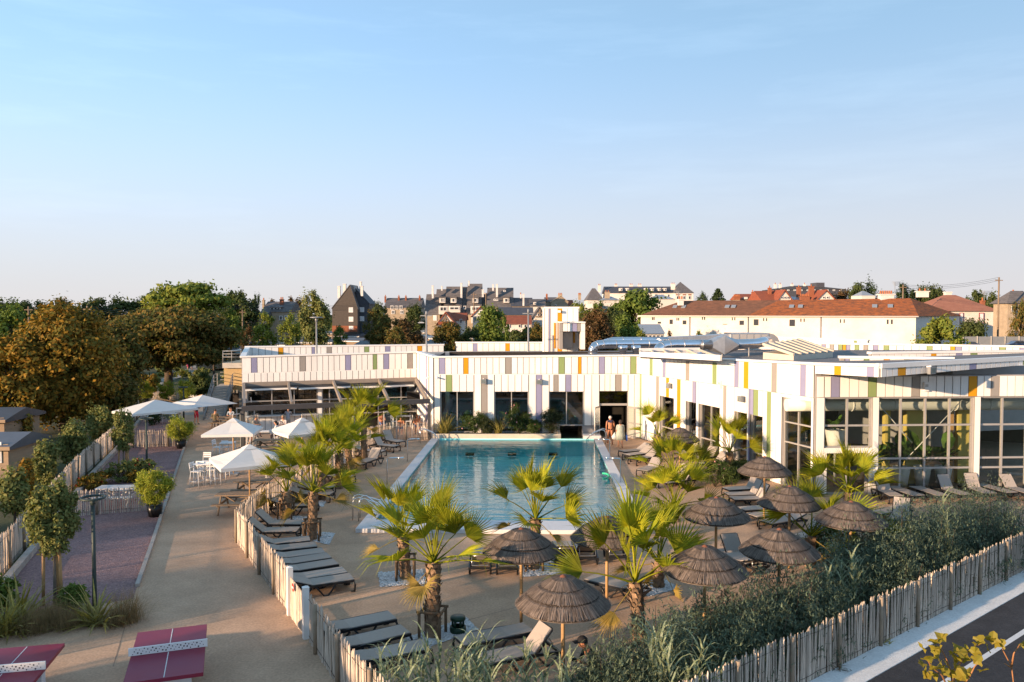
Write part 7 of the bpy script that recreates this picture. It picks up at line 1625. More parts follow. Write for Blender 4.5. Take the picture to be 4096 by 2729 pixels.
bed('white pebbles below the left palm cluster, far', 'H', [(1320, 930), (1400, 945), (1445, 900), (1380, 890)], 150); bed('white pebbles below the left palm cluster, near', 'H', [(1060, 1200), (1130, 1215), (1160, 1165), (1090, 1150)], 150)
b = at('I', 1890, 612); palm_px('I', 1890, 612, 'I', 1890, 235, 'fan palm at the near left pool corner on white pebbles', nf=22, tr=.15); support(b, R(5), 'timber frame round the palm at the near left pool corner'); bed('square of white pebbles at the near left pool corner', 'I', [(1660, 690), (2095, 660), (2045, 530), (1638, 555)], 900)
b = at('K', 300, 1140); palm_px('K', 300, 1140, 'K', 290, 470, 'nearest fan palm with thick scaly trunk on white pebbles', nf=24, tr=.165); support(b, R(-12), 'timber frame round the nearest palm trunk'); bed('white pebbles round the nearest palm', 'K', [(-20, 1190), (270, 1240), (720, 1080), (600, 970)], 1000)
b = at('K', 1230, 525); palm_px('K', 1230, 525, 'K', 1230, 60, 'fan palm in the middle, standing before the pool water', nf=24, tr=.15); support(b, R(3), 'timber frame round the middle palm'); bed('white pebbles at the foot of the middle palm', 'K', [(1110, 600), (1500, 570), (1410, 440), (1080, 470)], 700)
b = at('M', 540, 690); palm_px('M', 540, 690, 'M', 510, 470, 'fan palm with sunlit trunk behind the hedge on white pebbles', nf=22); bed('white pebbles behind the hedge below the sunlit palm trunk', 'M', [(450, 780), (740, 700), (590, 625), (190, 660)], 700)
palm((at('M', 370, 700, 1.35).x, at('M', 370, 700, 1.35).y), 1.45, 'large fan palm rising from the hedge in front of the right pool corner', nf=20, size=1.12)
palm_px('L', 690, 1345, 'L', 700, 1215, 'fan palm right of the pool with dense low crown', nf=24); palm_px('L', 670, 1015, 'L', 680, 900, 'fan palm right of the pool among the sunlit loungers', nf=24, size=1.05)
palm_px('L', 1195, 940, 'L', 1195, 715, 'fan palm with open crown in the oleander bed at the sunlit wall', nf=17, size=1.0, tr=.17); palm_px('L', 528, 785, 'L', 525, 560, 'slim fan palm near the pool door', nf=14, size=.95, tr=.14)
palm_px('N', 740, 1215, 'N', 735, 1085, 'big yellow-green fan palm in front of the corner door', nf=24, size=1.12); palm((at('N', 390, 1515, .9).x, at('N', 390, 1515, .9).y), .95, 'fan palm with one big yellow fan behind the lowest right parasol', nf=15, size=1.1, up=70); palm_px('O', 745, 590, 'O', 745, 385, 'small fan palm with orange trunk at the hedge gap', nf=12, size=.95, up=60)
bed('white pebbles behind the far right parasol', 'N', [(600, 1440), (700, 1440), (700, 1385), (620, 1385)], 100)

# ================================================================ shrubs, grasses, reeds
m_phor = mat('striped_flax_leaf', (.20, .19, .045), .5, col2=(.42, .34, .10), scale=14, irand=.35, transl=.25, tcol=(1.2, 1.1, .5))
m_grass = mat('tan_grass', (.34, .23, .11), .8, col2=(.22, .16, .07), scale=6, irand=.3, transl=.3)
m_reed = mat('variegated_reed', (.12, .18, .07), .5, col2=(.34, .38, .27), scale=26, irand=.25, transl=.25, detail=2)
m_hedge = mat('hedge_needle', (.13, .17, .105), .6, col2=(.07, .10, .06), scale=1.5, irand=.45, transl=.2)
m_olean = mat('oleander_leaf', (.075, .11, .025), .5, col2=(.05, .085, .02), scale=3, irand=.4, transl=.3)
m_pink = mat('pink_flower', (.62, .28, .30), .6, var=.2)
def rdirs(n, elmin, elmax):
    az = RNG.uniform(0, 2 * np.pi, n); el = np.radians(RNG.uniform(elmin, elmax, n)); return np.stack([np.cos(az) * np.cos(el), np.sin(az) * np.cos(el), np.sin(el)], 1)
def tuft(name, p, n, L, w, m, label, cat, group, el=(35, 85), droop=.5, spread=.12, seg=4):
    base = np.array([p[0], p[1], p[2] if len(p) > 2 else 0.0]) + np.c_[RNG.normal(0, spread, (n, 2)), np.zeros(n)]
    t_ = thing(name, label, cat, group, (p[0], p[1], p[2] if len(p) > 2 else 0))
    add('leaves', blades_mesh(base, rdirs(n, *el), RNG.uniform(.6, 1.1, n) * L, w, m, droop, seg), t_); return t_
for zx, zy, L, lab in ((195, 985, 1.45, 'striped flax clump beside the near staked tree'), (875, 1030, 1.25, 'striped flax clump at foot of the ring lamp post'), (30, 1130, 1.2, 'striped flax clump at the left photo edge'), (120, 1090, 1.0, 'small flax clump second from the left photo edge')):
    tuft('flax_clump', at('G', zx, zy), 70, L, .085, m_phor, lab, 'plant', 'flax clumps of the corner bed', (8, 74), .30)
for zx, zy, L, lab in ((330, 1100, .85, 'soft tan grass tuft between the flax clumps'), (470, 1040, .9, 'tan grass tuft right of the staked tree'), (1170, 1010, 1.1, 'tall golden grass tuft at the corner of the bed'), (610, 1060, .8, 'tan grass tuft left of the ring lamp flax'), (1090, 1020, .5, 'low tan grass tuft near the bed corner')):
    tuft('grass_tuft', at('G', zx, zy), 700, L, .008, m_grass, lab, 'grass', 'tan grass tufts of the corner bed', (30, 88), .75, .16)
def shrub(p, rx, rz, n, size, m, label, name='shrub', group=None, aspect=.25, flowers=0, zb=0.0, upw=.6, nclump=22, out=.35, ry=None, fm=None):
    t_ = thing(name, label, 'shrub', group, (p[0], p[1], zb)); ry = ry or rx
    P_, d, c = crown_points(rx, ry, rz, n, nclump, random.randrange(10 ** 6), 0, .42); P_[:, 2] += rz + zb * 0
    P_[:, 2] = np.maximum(P_[:, 2], .02)
    Q = leaf_quads(P_, size, aspect, upw, d, out); add('foliage', quads_mesh('foliage', Q, m), t_, (p[0], p[1], zb))
    mb = MB()
    for q in c[:10]: mb.tube([(0, 0, 0), (q[0] * .4, q[1] * .4, rz * .6), (q[0] * .85, q[1] * .85, rz + q[2] * .8)], [.025, .018, .008], 5)
    mb.obj('stems', m_bark, t_, loc=(p[0], p[1], zb))
    if flowers:
        k = RNG.integers(0, n, flowers); add('flowers', quads_mesh('flowers', leaf_quads(P_[k] * np.array([1.05, 1.05, 1.04]), .06, .9, .4), fm or m_pink), t_, (p[0], p[1], zb))
    return t_
for r_, gx, gy, rx, rz, lab in (('G', 690, 900, .42, .4, 'green leafy bush between the tree and the ring lamp'), ('G', 0, 880, .5, .45, 'green bush at the left photo edge by the kerb')): shrub(at(r_, gx, gy), rx, rz, 1800, .06, LM['green'], lab, aspect=.6, group='bushes of the court beds')
for gx, gy, rx, rz, m, fl, lab in ((1310, 930, .75, .5, LM['olive'], 25, 'rose bush with red blooms in the far court bed'), (1110, 985, .7, .55, LM['olive'], 0, 'grey-green bush at the far court bed'), (920, 1010, .5, .35, LM['autumn'], 0, 'low reddish bush by the kerb'), (1230, 985, .4, .3, LM['autumn'], 0, 'low brownish bush at the near divider'), (820, 1050, .6, .35, LM['autumn'], 20, 'red-leaved bush at the left end of the near divider'), (1420, 460, .5, .6, LM['pine'], 0, 'dark conifer bush before the cantilever parasol')):
    shrub(at('F', gx, gy), rx, rz, 1600, .075, m, lab, aspect=.6, flowers=fl, group='bushes of the court beds', fm=mat('red_flower', (.45, .02, .03), .6))
# bamboo in black tubs
def tub(p, rx, rz, label, s=1.0):
    t_ = shrub(p, rx, rz, int(5200 * s), .10, LM['bamboo'], label, 'potted_bamboo', 'bamboo in black tubs', .16, zb=.42, upw=-.5, nclump=34)
    MB().lathe([(0, 0), (.22 * s, 0), (.29 * s, .5), (.26 * s, .5), (.25 * s, .45), (0, .45)], (p[0], p[1], 0), 16).obj('tub', m_black, t_)
tub(at('F', 1425, 1300), .72, .78, 'bushy bamboo in a black tub at the near court divider', 1.1); tub(at('F', 1665, 675), .78, .85, 'bushy bamboo in a black tub at the far court divider', 1.1)
for gx, gy, lab in ((1340, 1300, 'small bamboo tub behind the cantilever parasol, left'), (1530, 1300, 'small bamboo tub behind the cantilever parasol, middle'), (1710, 1330, 'taller bamboo tub behind the cantilever parasol, right')): tub(at('A', gx, gy), .75, .8 if 'small' in lab else 1.0, lab)
# planter at the far end of the pool
zp = .36
def pp(zx, off=.35): a = atd('J', zx, 545, 51.9); return (a.x, 51.93, zp)
tuft('flax_clump', pp(405), 120, 1.5, .07, m_phor, 'striped flax clump at left end of the pool planter', 'plant', 'plants of the pool planter', (20, 80), .35); tuft('flax_clump', pp(905), 70, 1.25, .06, m_phor, 'flax clump in the middle of the pool planter', 'plant', 'plants of the pool planter', (30, 80), .35)
for zx, rx, rz, fl, lab in ((690, .95, .75, 8, 'dark oleander left in the pool planter'), (790, .6, .55, 0, 'low dark bush in the pool planter left of the middle'), (1090, .8, .95, 40, 'oleander with pink blooms in the pool planter'), (1225, .55, .5, 10, 'low bush beside the pink oleander'), (1400, .85, .85, 0, 'rounded dark bush at right end of the pool planter')):
    shrub(pp(zx), rx, rz, 3800, .085, m_olean if fl else mat('dark_oleander_leaf', (.05, .065, .022), .5, irand=.4, transl=.2), lab, 'oleander', 'plants of the pool planter', .2, fl, zb=zp, ry=.42)
# beds right of the pool
for r_, gx, gy, rx, rz, lab in (('L', 1060, 1030, .95, .72, 'round oleander bush with pink buds below the wall palm'), ('L', 1310, 960, .7, .5, 'oleander bush right of the wall palm trunk'), ('O', 600, 440, .9, .75, 'yellow-green oleander behind the hedge gap'), ('L', 1180, 1000, .5, .4, 'low bush at the wall palm foot')): shrub(at(r_, gx, gy), rx, rz, 3600, .085, m_olean, lab, 'oleander', 'oleanders right of the pool', .2, 14 if 'pink' in lab else 0)
# hedge along the street fence: each shrub its own
hs = [(-5.0, 1.0, 2.0), (-3.4, 1.15, 2.35), (-1.9, 1.2, 2.3), (-.5, 1.2, 2.35), (.9, 1.25, 2.65), (2.2, 1.0, 2.0), (4.6, 1.2, 2.7), (5.9, 1.25, 3.0), (7.3, 1.3, 3.1), (8.8, 1.25, 3.0), (10.3, 1.3, 2.9), (12.0, 1.4, 2.95), (13.8, 1.4, 2.8)]
hw_ = ['hidden lowest', 'lowest leftmost', 'second', 'third', 'fourth and peaked', 'fifth, at the reed gap', 'sixth, right of the reed gap', 'seventh', 'eighth and tallest', 'ninth', 'tenth', 'eleventh', 'last at the right edge']
def hedge_bush(p, rx, H, label):
    """upright feathery plumes"""
    t_ = thing('hedge_shrub', label, 'shrub', 'hedge shrubs along the street fence', (p.x, p.y, 0)); Bs = []; Ds = []; n0 = 120; st_ = MB()
    for k in range(n0):
        a = random.uniform(0, 6.28); rr = rx * 1.12 * math.sqrt(random.random()); lean = Vector((math.cos(a), math.sin(a), 0)) * (rr * .35); b = Vector((math.cos(a) * rr * .75, math.sin(a) * rr * .75, 0))
        h = H * random.uniform(.5, 1.05) * (1 - .62 * (rr / rx) ** 2); m_ = 120
        t = RNG.uniform(.12, 1.0, m_); q = np.array(b) + np.outer(t, np.array(lean) + np.array([0, 0, h])); w = .24 * (1 - t * .6)
        q[:, :2] += RNG.normal(size=(m_, 2)) * w[:, None]; q[:, 2] += RNG.normal(0, .05, m_)
        d = RNG.normal(size=(m_, 3)) * .8 + np.array([0, 0, .55]); d /= np.linalg.norm(d, axis=1, keepdims=True); Bs.append(q); Ds.append(d)
        if k % 6 == 0: st_.tube([b, b + lean * .5 + Vector((0, 0, h * .5)), b + lean + Vector((0, 0, h * .9))], [.02, .015, .006], 4)
    B = np.concatenate(Bs); D = np.concatenate(Ds)
    add('foliage', blades_mesh(B, D, RNG.uniform(.06, .13, len(B)), .034, m_hedge, .25, 1), t_, (p.x, p.y, 0)); st_.obj('stems', m_bark, t_, loc=(p.x, p.y, 0))
for (s, rx, H), w_ in zip(hs, hw_):
    q = street(s, -1.25 - random.uniform(0, .25)); hedge_bush(q, rx, H, 'dark feathery shrub of the street hedge, ' + w_)
for s, o, rx, H, lab in ((7.0, -2.3, 1.1, 2.2, 'dark feathery shrub behind the tallest hedge shrub'), (10.5, -2.5, 1.2, 2.3, 'dark feathery shrub in second row at the right'), (-1.0, -2.1, .8, 1.5, 'small feathery shrub in second row on the left')): hedge_bush(street(s, o), rx, H, lab)
# variegated reeds
def reeds(p, nst, H, spread, label):
    t_ = thing('variegated_reed', label, 'reed', 'variegated reeds', (p[0], p[1], 0)); B = []; D = []; mb = MB()
    for k in range(nst):
        b = np.array([random.gauss(0, spread), random.gauss(0, spread), 0]); lean = np.array([random.gauss(0, .14), random.gauss(0, .14), 1.0]); h = H * random.uniform(.65, 1.05)
        mb.tube([b, b + lean * h * .5, b + lean * h], [.012, .010, .005], 5)
        nl = int(h / .11)
        for j in range(nl):
            t = .25 + .75 * (j + random.random()) / nl; a = (j % 2) * math.pi + k + random.gauss(0, .5); el = .55 + .55 * t
            B.append(b + lean * h * t); D.append((math.cos(a) * math.cos(el), math.sin(a) * math.cos(el), math.sin(el)))
    add('leaves', blades_mesh(np.array(B), np.array(D), RNG.uniform(.38, .68, len(B)), .05, m_reed, .75, 4), t_, (p[0], p[1], 0)); mb.obj('stems', mat('reed_stem', (.20, .22, .10), .6), t_, loc=(p[0], p[1], 0))
for p, n, H, sp, lab in (((-2.1, 15.7), 22, 1.5, .32, 'variegated reed clump at the bottom edge, leftmost'), ((-.8, 15.6), 24, 1.6, .34, 'variegated reed clump at the bottom edge, below the pebbles'), ((.35, 15.5), 12, 1.4, .3, 'variegated reed clump below the raised lounger'), ((3.0, 15.9), 15, 1.9, .30, 'variegated reed clump right of the near parasol pole'), ((3.7, 15.6), 7, 1.6, .2, 'variegated reed clump at the hedge left end'), ((1.15, 15.3), 4, 1.5, .08, 'single variegated reed stalk left of the parasol pole')): reeds(p, n, H, sp, lab)
q = street(3.5, -1.0); reeds((q.x, q.y), 9, 2.0, .2, 'variegated reed clump in the gap of the hedge'); q = street(2.7, -1.4); reeds((q.x, q.y), 5, 2.3, .15, 'variegated reed behind the gap of the hedge'); q = street(8.9, -.75); reeds((q.x, q.y), 4, 2.7, .15, 'variegated reed leaning out of the right hedge')
# creeper bits at the foot of the street fence
for s, lab in ((1.0, 'red-brown leaf tuft poking through the street fence'), (3.3, 'green weed tuft at the foot of the street fence')): q = street(s, .1); tuft('weed_tuft', q, 14, .3, .03, m_phor if 'green' in lab else LM['brown'], lab, 'weed', None, (5, 50), .6, .1)

# ================================================================ autumn vine branch close to the camera
m_vine = mat('vine_leaf', (.42, .22, .025), .55, col2=(.20, .23, .03), scale=16, irand_col=[(.16, .20, .02), (.44, .25, .02), (.50, .24, .02), (.22, .22, .03), (.46, .13, .03), (.48, .30, .03)], transl=.4, tcol=(1.3, 1.0, .4))
m_twig = mat('vine_twig', (.36, .17, .07), .7, var=.3, scale=20)
vb = Vector((4.3, 7.3, 0)); vt = thing('autumn_sapling', 'sapling top with orange and green autumn leaves in the bottom right corner', 'tree', None, vb)
def vpt(x, y, Y): return atd('O', x, y, Y)
mb = MB(); root = vpt(1690, 1700, 7.3)
mb.tube([vb, vb + Vector((.05, .02, 2.5)), root], [.05, .04, .02], 8)
tw = [[root, vpt(1600, 1500, 7.2), vpt(1500, 1420, 7.15), vpt(1450, 1330, 7.1)], [root, vpt(1690, 1500, 7.3), vpt(1640, 1350, 7.3), vpt(1580, 1230, 7.25)], [root, vpt(1720, 1460, 7.35), vpt(1800, 1340, 7.4), vpt(1880, 1240, 7.4), vpt(2010, 1200, 7.45)], [root, vpt(1850, 1520, 7.2), vpt(1900, 1420, 7.2), vpt(1940, 1380, 7.2)],
      [root, vpt(1900, 1720, 7.5), vpt(2260, 1600, 7.7), vpt(2240, 1420, 7.7), vpt(2160, 1270, 7.7), vpt(2140, 1160, 7.7)], [vpt(2240, 1420, 7.7), vpt(2260, 1300, 7.7), vpt(2320, 1210, 7.7)], [vpt(2240, 1430, 7.7), vpt(2170, 1390, 7.7)]]
for q in tw: mb.tube(q, [.010 - .006 * i / (len(q) - 1) for i in range(len(q))], 6)
mb.obj('branches', m_twig, vt)
def vine_leaf():
    mb = MB(); out = [(0, 0), (.30, .28), (.62, .30), (.55, .52), (.36, .62), (.30, .88), (0, 1.15), (-.30, .86), (-.38, .60), (-.58, .50), (-.60, .26), (-.30, .26)]
    rg = random.Random(len(bpy.data.meshes)); v = [(x * rg.uniform(.85, 1.15), y * rg.uniform(.9, 1.1), .25 * abs(x) + rg.gauss(0, .06) - .12 * y * y) for x, y in out]
    c = (0, .45, -.03); mb.add([c] + v, [(0, i + 1, (i + 1) % 12 + 1) for i in range(12)]); return mb.mesh('leaf', m_vine)
VL = [vine_leaf() for _ in range(6)]
spots = [(1580, 1210, 7.25), (1640, 1195, 7.25), (1450, 1300, 7.1), (1500, 1280, 7.1), (1590, 1290, 7.2), (1660, 1310, 7.3), (1700, 1290, 7.3), (1430, 1430, 7.1), (1480, 1450, 7.1), (1540, 1350, 7.2), (1560, 1400, 7.2), (1650, 1420, 7.3), (1740, 1390, 7.35), (1800, 1400, 7.4), (1820, 1370, 7.4), (1790, 1280, 7.4), (1890, 1400, 7.2), (1900, 1330, 7.3), (1890, 1230, 7.4), (1930, 1220, 7.4), (2000, 1190, 7.45), (2020, 1270, 7.45), (2090, 1260, 7.45), (2110, 1240, 7.45), (2060, 1220, 7.45), (1540, 1480, 7.2), (1600, 1500, 7.2), (1450, 1530, 7.1), (1680, 1530, 7.3), (1720, 1450, 7.3), (1790, 1510, 7.3), (1940, 1470, 7.2), (1860, 1530, 7.2), (2330, 1230, 7.7), (2350, 1260, 7.7), (1500, 1540, 7.1), (1830, 1560, 7.2), (1560, 1560, 7.2), (1640, 1570, 7.2), (1500, 1380, 7.1), (1620, 1450, 7.2), (1760, 1330, 7.35)]
for x, y, Y in spots:
    s = random.uniform(.075, .125); add('leaf', random.choice(VL), vt, vpt(x, y, Y), (random.uniform(.2, 1.7), random.uniform(-.8, .8), random.uniform(0, 6.28)), (s, s, s))
# ================================================================ people
m_skin = mat('skin', (.50, .26, .17), .55, var=.08, spec=.3); m_skin2 = mat('tanned_skin', (.46, .20, .11), .55, var=.08, spec=.3)
CL = {}
def cloth(c):
    if c not in CL: CL[c] = mat('cloth_%d' % len(CL), c, .85, var=.12, scale=8)
    return CL[c]
m_stripe = mat('striped_cloth', (.62, .62, .64), .85)
nt_ = m_stripe.node_tree; wv = nt_.nodes.new('ShaderNodeTexWave'); wv.bands_direction = 'Z'; wv.inputs['Scale'].default_value = 9
g_ = nt_.nodes.new('ShaderNodeNewGeometry'); rp_ = nt_.nodes.new('ShaderNodeValToRGB'); rp_.color_ramp.interpolation = 'CONSTANT'; rp_.color_ramp.elements[0].color = (.02, .025, .06, 1); rp_.color_ramp.elements[1].color = (.6, .6, .62, 1); rp_.color_ramp.elements[1].position = .5
nt_.links.new(g_.outputs['Position'], wv.inputs['Vector']); nt_.links.new(wv.outputs['Fac'], rp_.inputs[0]); nt_.links.new(rp_.outputs[0], nt_.nodes['Principled BSDF'].inputs['Base Color'])
def arm(sh, el, wr, grp): return sh, el, wr
def build_body(J, mats, seed=0, dress=False):
    """J: joint dictionary; grows one continuous skin and colours it by body region"""
    V_, E_, Rr, Gp = [], [], [], []
    def v(p, r, g): V_.append(Vector(p)); Rr.append(r); Gp.append(g); return len(V_) - 1
    def chain(i, items):
        for p, r, g in items: j = v(p, r, g); E_.append((i, j)); i = j
        return i
    pel = v(J['pelvis'], (.155, .12), 'hips'); wai = chain(pel, [(J['waist'], (.14, .105), 'torso')]); che = chain(wai, [(J['chest'], (.165, .115), 'torso')])
    nb = chain(che, [(J['neck'], (.062, .062), 'neck')]); hd = Vector(J['head']); up_ = (hd - Vector(J['neck'])).normalized()
    chain(nb, [(hd - up_ * .045, (.07, .078), 'head'), (hd + up_ * .02, (.082, .098), 'head'), (hd + up_ * .085, (.07, .085), 'head')])
    for s in ('L', 'R'):
        sh = chain(che, [(J['sh' + s], (.062, .062), 'upper')]); w_ = chain(sh, [((Vector(J['sh' + s]) + Vector(J['el' + s])) / 2, (.050, .050), 'upper'), (J['el' + s], (.042, .042), 'fore'), (J['wr' + s], (.029, .026), 'hand')])
        wr = Vector(J['wr' + s]); d = (wr - Vector(J['el' + s])).normalized(); sd_ = d.cross(Vector((0, 0, 1))); sd_ = (sd_ if sd_.length > .1 else Vector((1, 0, 0))).normalized(); nd = d.cross(sd_)
        pm = chain(w_, [(wr + d * .06, (.036, .02), 'hand')])
        for k, l in ((-1.5, .055), (-.5, .068), (.5, .065), (1.5, .05)): b = wr + d * .095 + sd_ * (k * .018); chain(pm, [(b, (.009, .009), 'hand'), (b + d * l * .6 + nd * .012, (.008, .008), 'hand'), (b + d * l + nd * .03, (.007, .007), 'hand')])
        chain(w_, [(wr + d * .03 + sd_ * .038, (.010, .010), 'hand'), (wr + d * .07 + sd_ * .055, (.008, .008), 'hand')])
        hp, kn, an = Vector(J['hip' + s]), Vector(J['kn' + s]), Vector(J['an' + s])
        t = chain(pel, [(hp, (.088, .092), 'thigh'), (lerp(hp, kn, .5), (.074, .078), 'thigh'), (kn, (.054, .056), 'shin'), (lerp(kn, an, .35), (.054, .054), 'shin'), (an, (.036, .038), 'foot')])
        chain(t, [(J['to' + s], (.036, .026), 'foot')])
    me = bpy.data.meshes.new('tmp'); me.from_pydata([tuple(p) for p in V_], E_, []); o = bpy.data.objects.new('tmp', me); COL.objects.link(o)
    o.modifiers.new('s', 'SKIN'); o.modifiers.new('d', 'SUBSURF').levels = 1
    for i, sv in enumerate(me.skin_vertices[0].data): sv.radius = Rr[i]; sv.use_root = (i == pel)
    dg = bpy.context.evaluated_depsgraph_get(); dg.update(); nm = bpy.data.meshes.new_from_object(o.evaluated_get(dg)); bpy.data.objects.remove(o); bpy.data.meshes.remove(me)
    nm.materials.clear(); keys = []; 
    for g in ('hips', 'torso', 'neck', 'head', 'upper', 'fore', 'hand', 'thigh', 'shin', 'foot'): nm.materials.append(mats[g]); keys.append(g)
    A = np.array([tuple(p) for p in V_]); ea = np.array([A[a] for a, b in E_]); eb = np.array([A[b] for a, b in E_]); eg = [Gp[b] if Gp[b] not in ('neck',) else 'neck' for a, b in E_]
    for i, (a, b) in enumerate(E_):
        if Gp[a] == 'torso' and Gp[b] == 'upper': eg[i] = 'torso'
        if Gp[a] == 'hips' and Gp[b] == 'thigh': eg[i] = 'hips'
        if Gp[a] == 'upper' and Gp[b] == 'fore': eg[i] = 'upper'
        if Gp[a] == 'fore' and Gp[b] == 'hand': eg[i] = 'fore'
        if Gp[a] == 'thigh' and Gp[b] == 'shin': eg[i] = 'thigh'
        if Gp[a] == 'shin' and Gp[b] == 'foot': eg[i] = 'shin'
    d = eb - ea; L2 = (d ** 2).sum(1) + 1e-9; idx = []
    for p in nm.polygons:
        c = np.array(p.center); t = np.clip(((c - ea) * d).sum(1) / L2, 0, 1); q = ((c - (ea + d * t[:, None])) ** 2).sum(1); idx.append(keys.index(eg[int(q.argmin())]))
    nm.polygons.foreach_set('material_index', idx); nm.polygons.foreach_set('use_smooth', [True] * len(nm.polygons)); nm.update(); return nm
def pose(kind, seed=0):
    """joints in metres, facing -y"""
    rg = random.Random(seed); J = {}
    if kind in ('stand', 'walk', 'lean'):
        lean = -.22 if kind == 'lean' else -.02
        J.update(pelvis=(0, 0, .95), waist=(0, lean * .3, 1.10), chest=(0, lean * .8, 1.33), neck=(0, lean, 1.49), head=(0, lean * 1.1 - .03, 1.60), shL=(.19, lean * .85, 1.42), shR=(-.19, lean * .85, 1.42))
        st = .22 if kind == 'walk' else .05
        J.update(hipL=(.09, 0, .90), knL=(.10, -st * .6 - .03, .50), anL=(.10, -st, .09), toL=(.12, -st - .15, .03), hipR=(-.09, 0, .90), knR=(-.10, st * .3 - .02, .50), anR=(-.11, st, .09), toR=(-.13, st - .15, .03))
        J.update(elL=(.25, .05 + st * .3, 1.15), wrL=(.24, -.05 + st * .4, .90), elR=(-.25, .05 - st * .3, 1.15), wrR=(-.24, -.08 - st * .4, .90))
        if kind == 'lean': J.update(elL=(.24, -.4, 1.18), wrL=(.12, -.6, 1.14), elR=(-.24, -.4, 1.18), wrR=(-.12, -.6, 1.14))
    else:
        z = dict(sit=.48, stool=.80, perch=.44)[kind]; ln = -.14 if kind != 'perch' else -.30
        J.update(pelvis=(0, 0, z + .10), waist=(0, ln * .2, z + .26), chest=(0, ln * .75, z + .50), neck=(0, ln * 1.05, z + .66), head=(0, ln * 1.3 - .02, z + .77), shL=(.19, ln * .8, z + .58), shR=(-.19, ln * .8, z + .58))
        J.update(hipL=(.09, -.02, z + .07), knL=(.13, -.44, z + .05), anL=(.12, -.40, max(.09, z - .38)), toL=(.13, -.55, max(.03, z - .44)), hipR=(-.09, -.02, z + .07), knR=(-.13, -.44, z + .05), anR=(-.12, -.36, max(.09, z - .38)), toR=(-.13, -.51, max(.03, z - .44)))
        if kind == 'perch': J.update(elL=(.22, -.36, z + .36), wrL=(.06, -.52, z + .44), elR=(-.22, -.36, z + .34), wrR=(-.06, -.52, z + .42))
        else: J.update(elL=(.24, -.2, z + .33), wrL=(.12, -.42, z + .34), elR=(-.24, -.2, z + .33), wrR=(-.10, -.40, z + .36))
    return J
HAIRD = {}
def person(p, rz, kind, label, shirt, pants, hair=(.05, .03, .02), shoes=(.05, .05, .05), sleeves=True, longp=False, skin=None, scale=1.0, extra=None, shirtmat=None, J=None, hairl=0.0, group='people on the terraces'):
    sk = skin or m_skin; sm = shirtmat or (cloth(shirt) if shirt else sk); pm = cloth(pants) if pants else sk
    mats = dict(hips=pm, torso=sm, neck=sk, head=sk, upper=sm if sleeves and shirt else sk, fore=sk, hand=sk, thigh=pm if not extra == 'trunks' else sk, shin=pm if longp else sk, foot=cloth(shoes) if shoes else sk)
    J = J or pose(kind, label); t_ = thing('person', label, 'person', group, (p[0], p[1], p[2] if len(p) > 2 else 0), rz); t_.scale = (scale,) * 3
    add('body', build_body(J, mats), t_, local=True)
    h = Vector(J['head'])
    if hair is not None:
        mb = MB(); pr = []
        n = 14
        for i in range(7):
            th = R(105) * i / 6
            for j in range(n):
                a = 2 * math.pi * j / n; back = math.sin(a) > -.35; k = 1.0 if back or i < 4 else .82
                zz = math.cos(th) * .118 * (1 if th < R(90) else 1 + hairl * 6); pr.append((h.x + math.sin(th) * math.cos(a) * .098 * k, h.y + .012 + math.sin(th) * math.sin(a) * .112 * k, h.z + .035 + (zz if back or i < 4 else max(zz, .03))))
        mb.add(pr, [(i * n + j, i * n + (j + 1) % n, (i + 1) * n + (j + 1) % n, (i + 1) * n + j) for i in range(6) for j in range(n)], 0, True)
        if hairl: mb.tube([(h.x, h.y + .09, h.z + .03), (h.x, h.y + .12, h.z - .08), (h.x, h.y + .11, h.z - .08 - hairl)], [.08, .09, .05], 8)
        mb.obj('hair', mat('hair_%.2f' % hair[0], hair, .6, var=.3, scale=20), t_, local=True)
    mb = MB(); mb.add([(h.x - .012, h.y - .092, h.z - .025), (h.x + .012, h.y - .092, h.z - .025), (h.x, h.y - .118, h.z - .022), (h.x, h.y - .088, h.z + .02)], [(0, 1, 2), (0, 2, 3), (1, 3, 2)], 0); mb.obj('nose', sk, t_, local=True)
    for s in (-1, 1): MB().lathe([(0, -.011), (.011, 0), (0, .011)], (h.x + s * .032, h.y - .083, h.z + .022), 8).obj('eye', cloth((.03, .02, .02)), t_, local=True); MB().lathe([(0, -.03), (.014, 0), (0, .03)], (h.x + s * .085, h.y + .0, h.z + .01), 8).obj('ear', sk, t_, local=True)
    MB().box((h.x, h.y - .086, h.z - .048), (.04, .012, .008)).obj('mouth', cloth((.30, .08, .07)), t_, local=True)
    return t_
J = pose('stand', 1); J.update(wrL=(.10, -.26, 1.22), elL=(.26, -.02, 1.14))
person(at('A', 1805, 1492), R(70), 'stand', 'man in dark T-shirt and red shorts walking by the staircase', (.02, .025, .035), (.42, .02, .05), J=J, scale=1.04)
pt_ = at('A', 2050, 1425, .74); pt_.z = 0
person(pt_ + Vector((-.35, -.70, 0)), R(183), 'sit', 'person in olive shirt seated with back to us at the picnic table', (.12, .10, .06), (.05, .05, .06), longp=True)
person(pt_ + Vector((.35, .74, 0)), R(0), 'sit', 'person in pale blue shirt facing us at the picnic table', (.30, .36, .45), (.05, .05, .06), longp=True)
person(at('J', 1932, 640), R(182), 'walk', 'bare-backed grey-haired man in black trunks at the pool door', None, (.012, .012, .015), hair=(.62, .60, .57), shoes=None, extra='trunks', skin=m_skin2, scale=1.03)
t_ = bpy.data.objects; tw1 = None
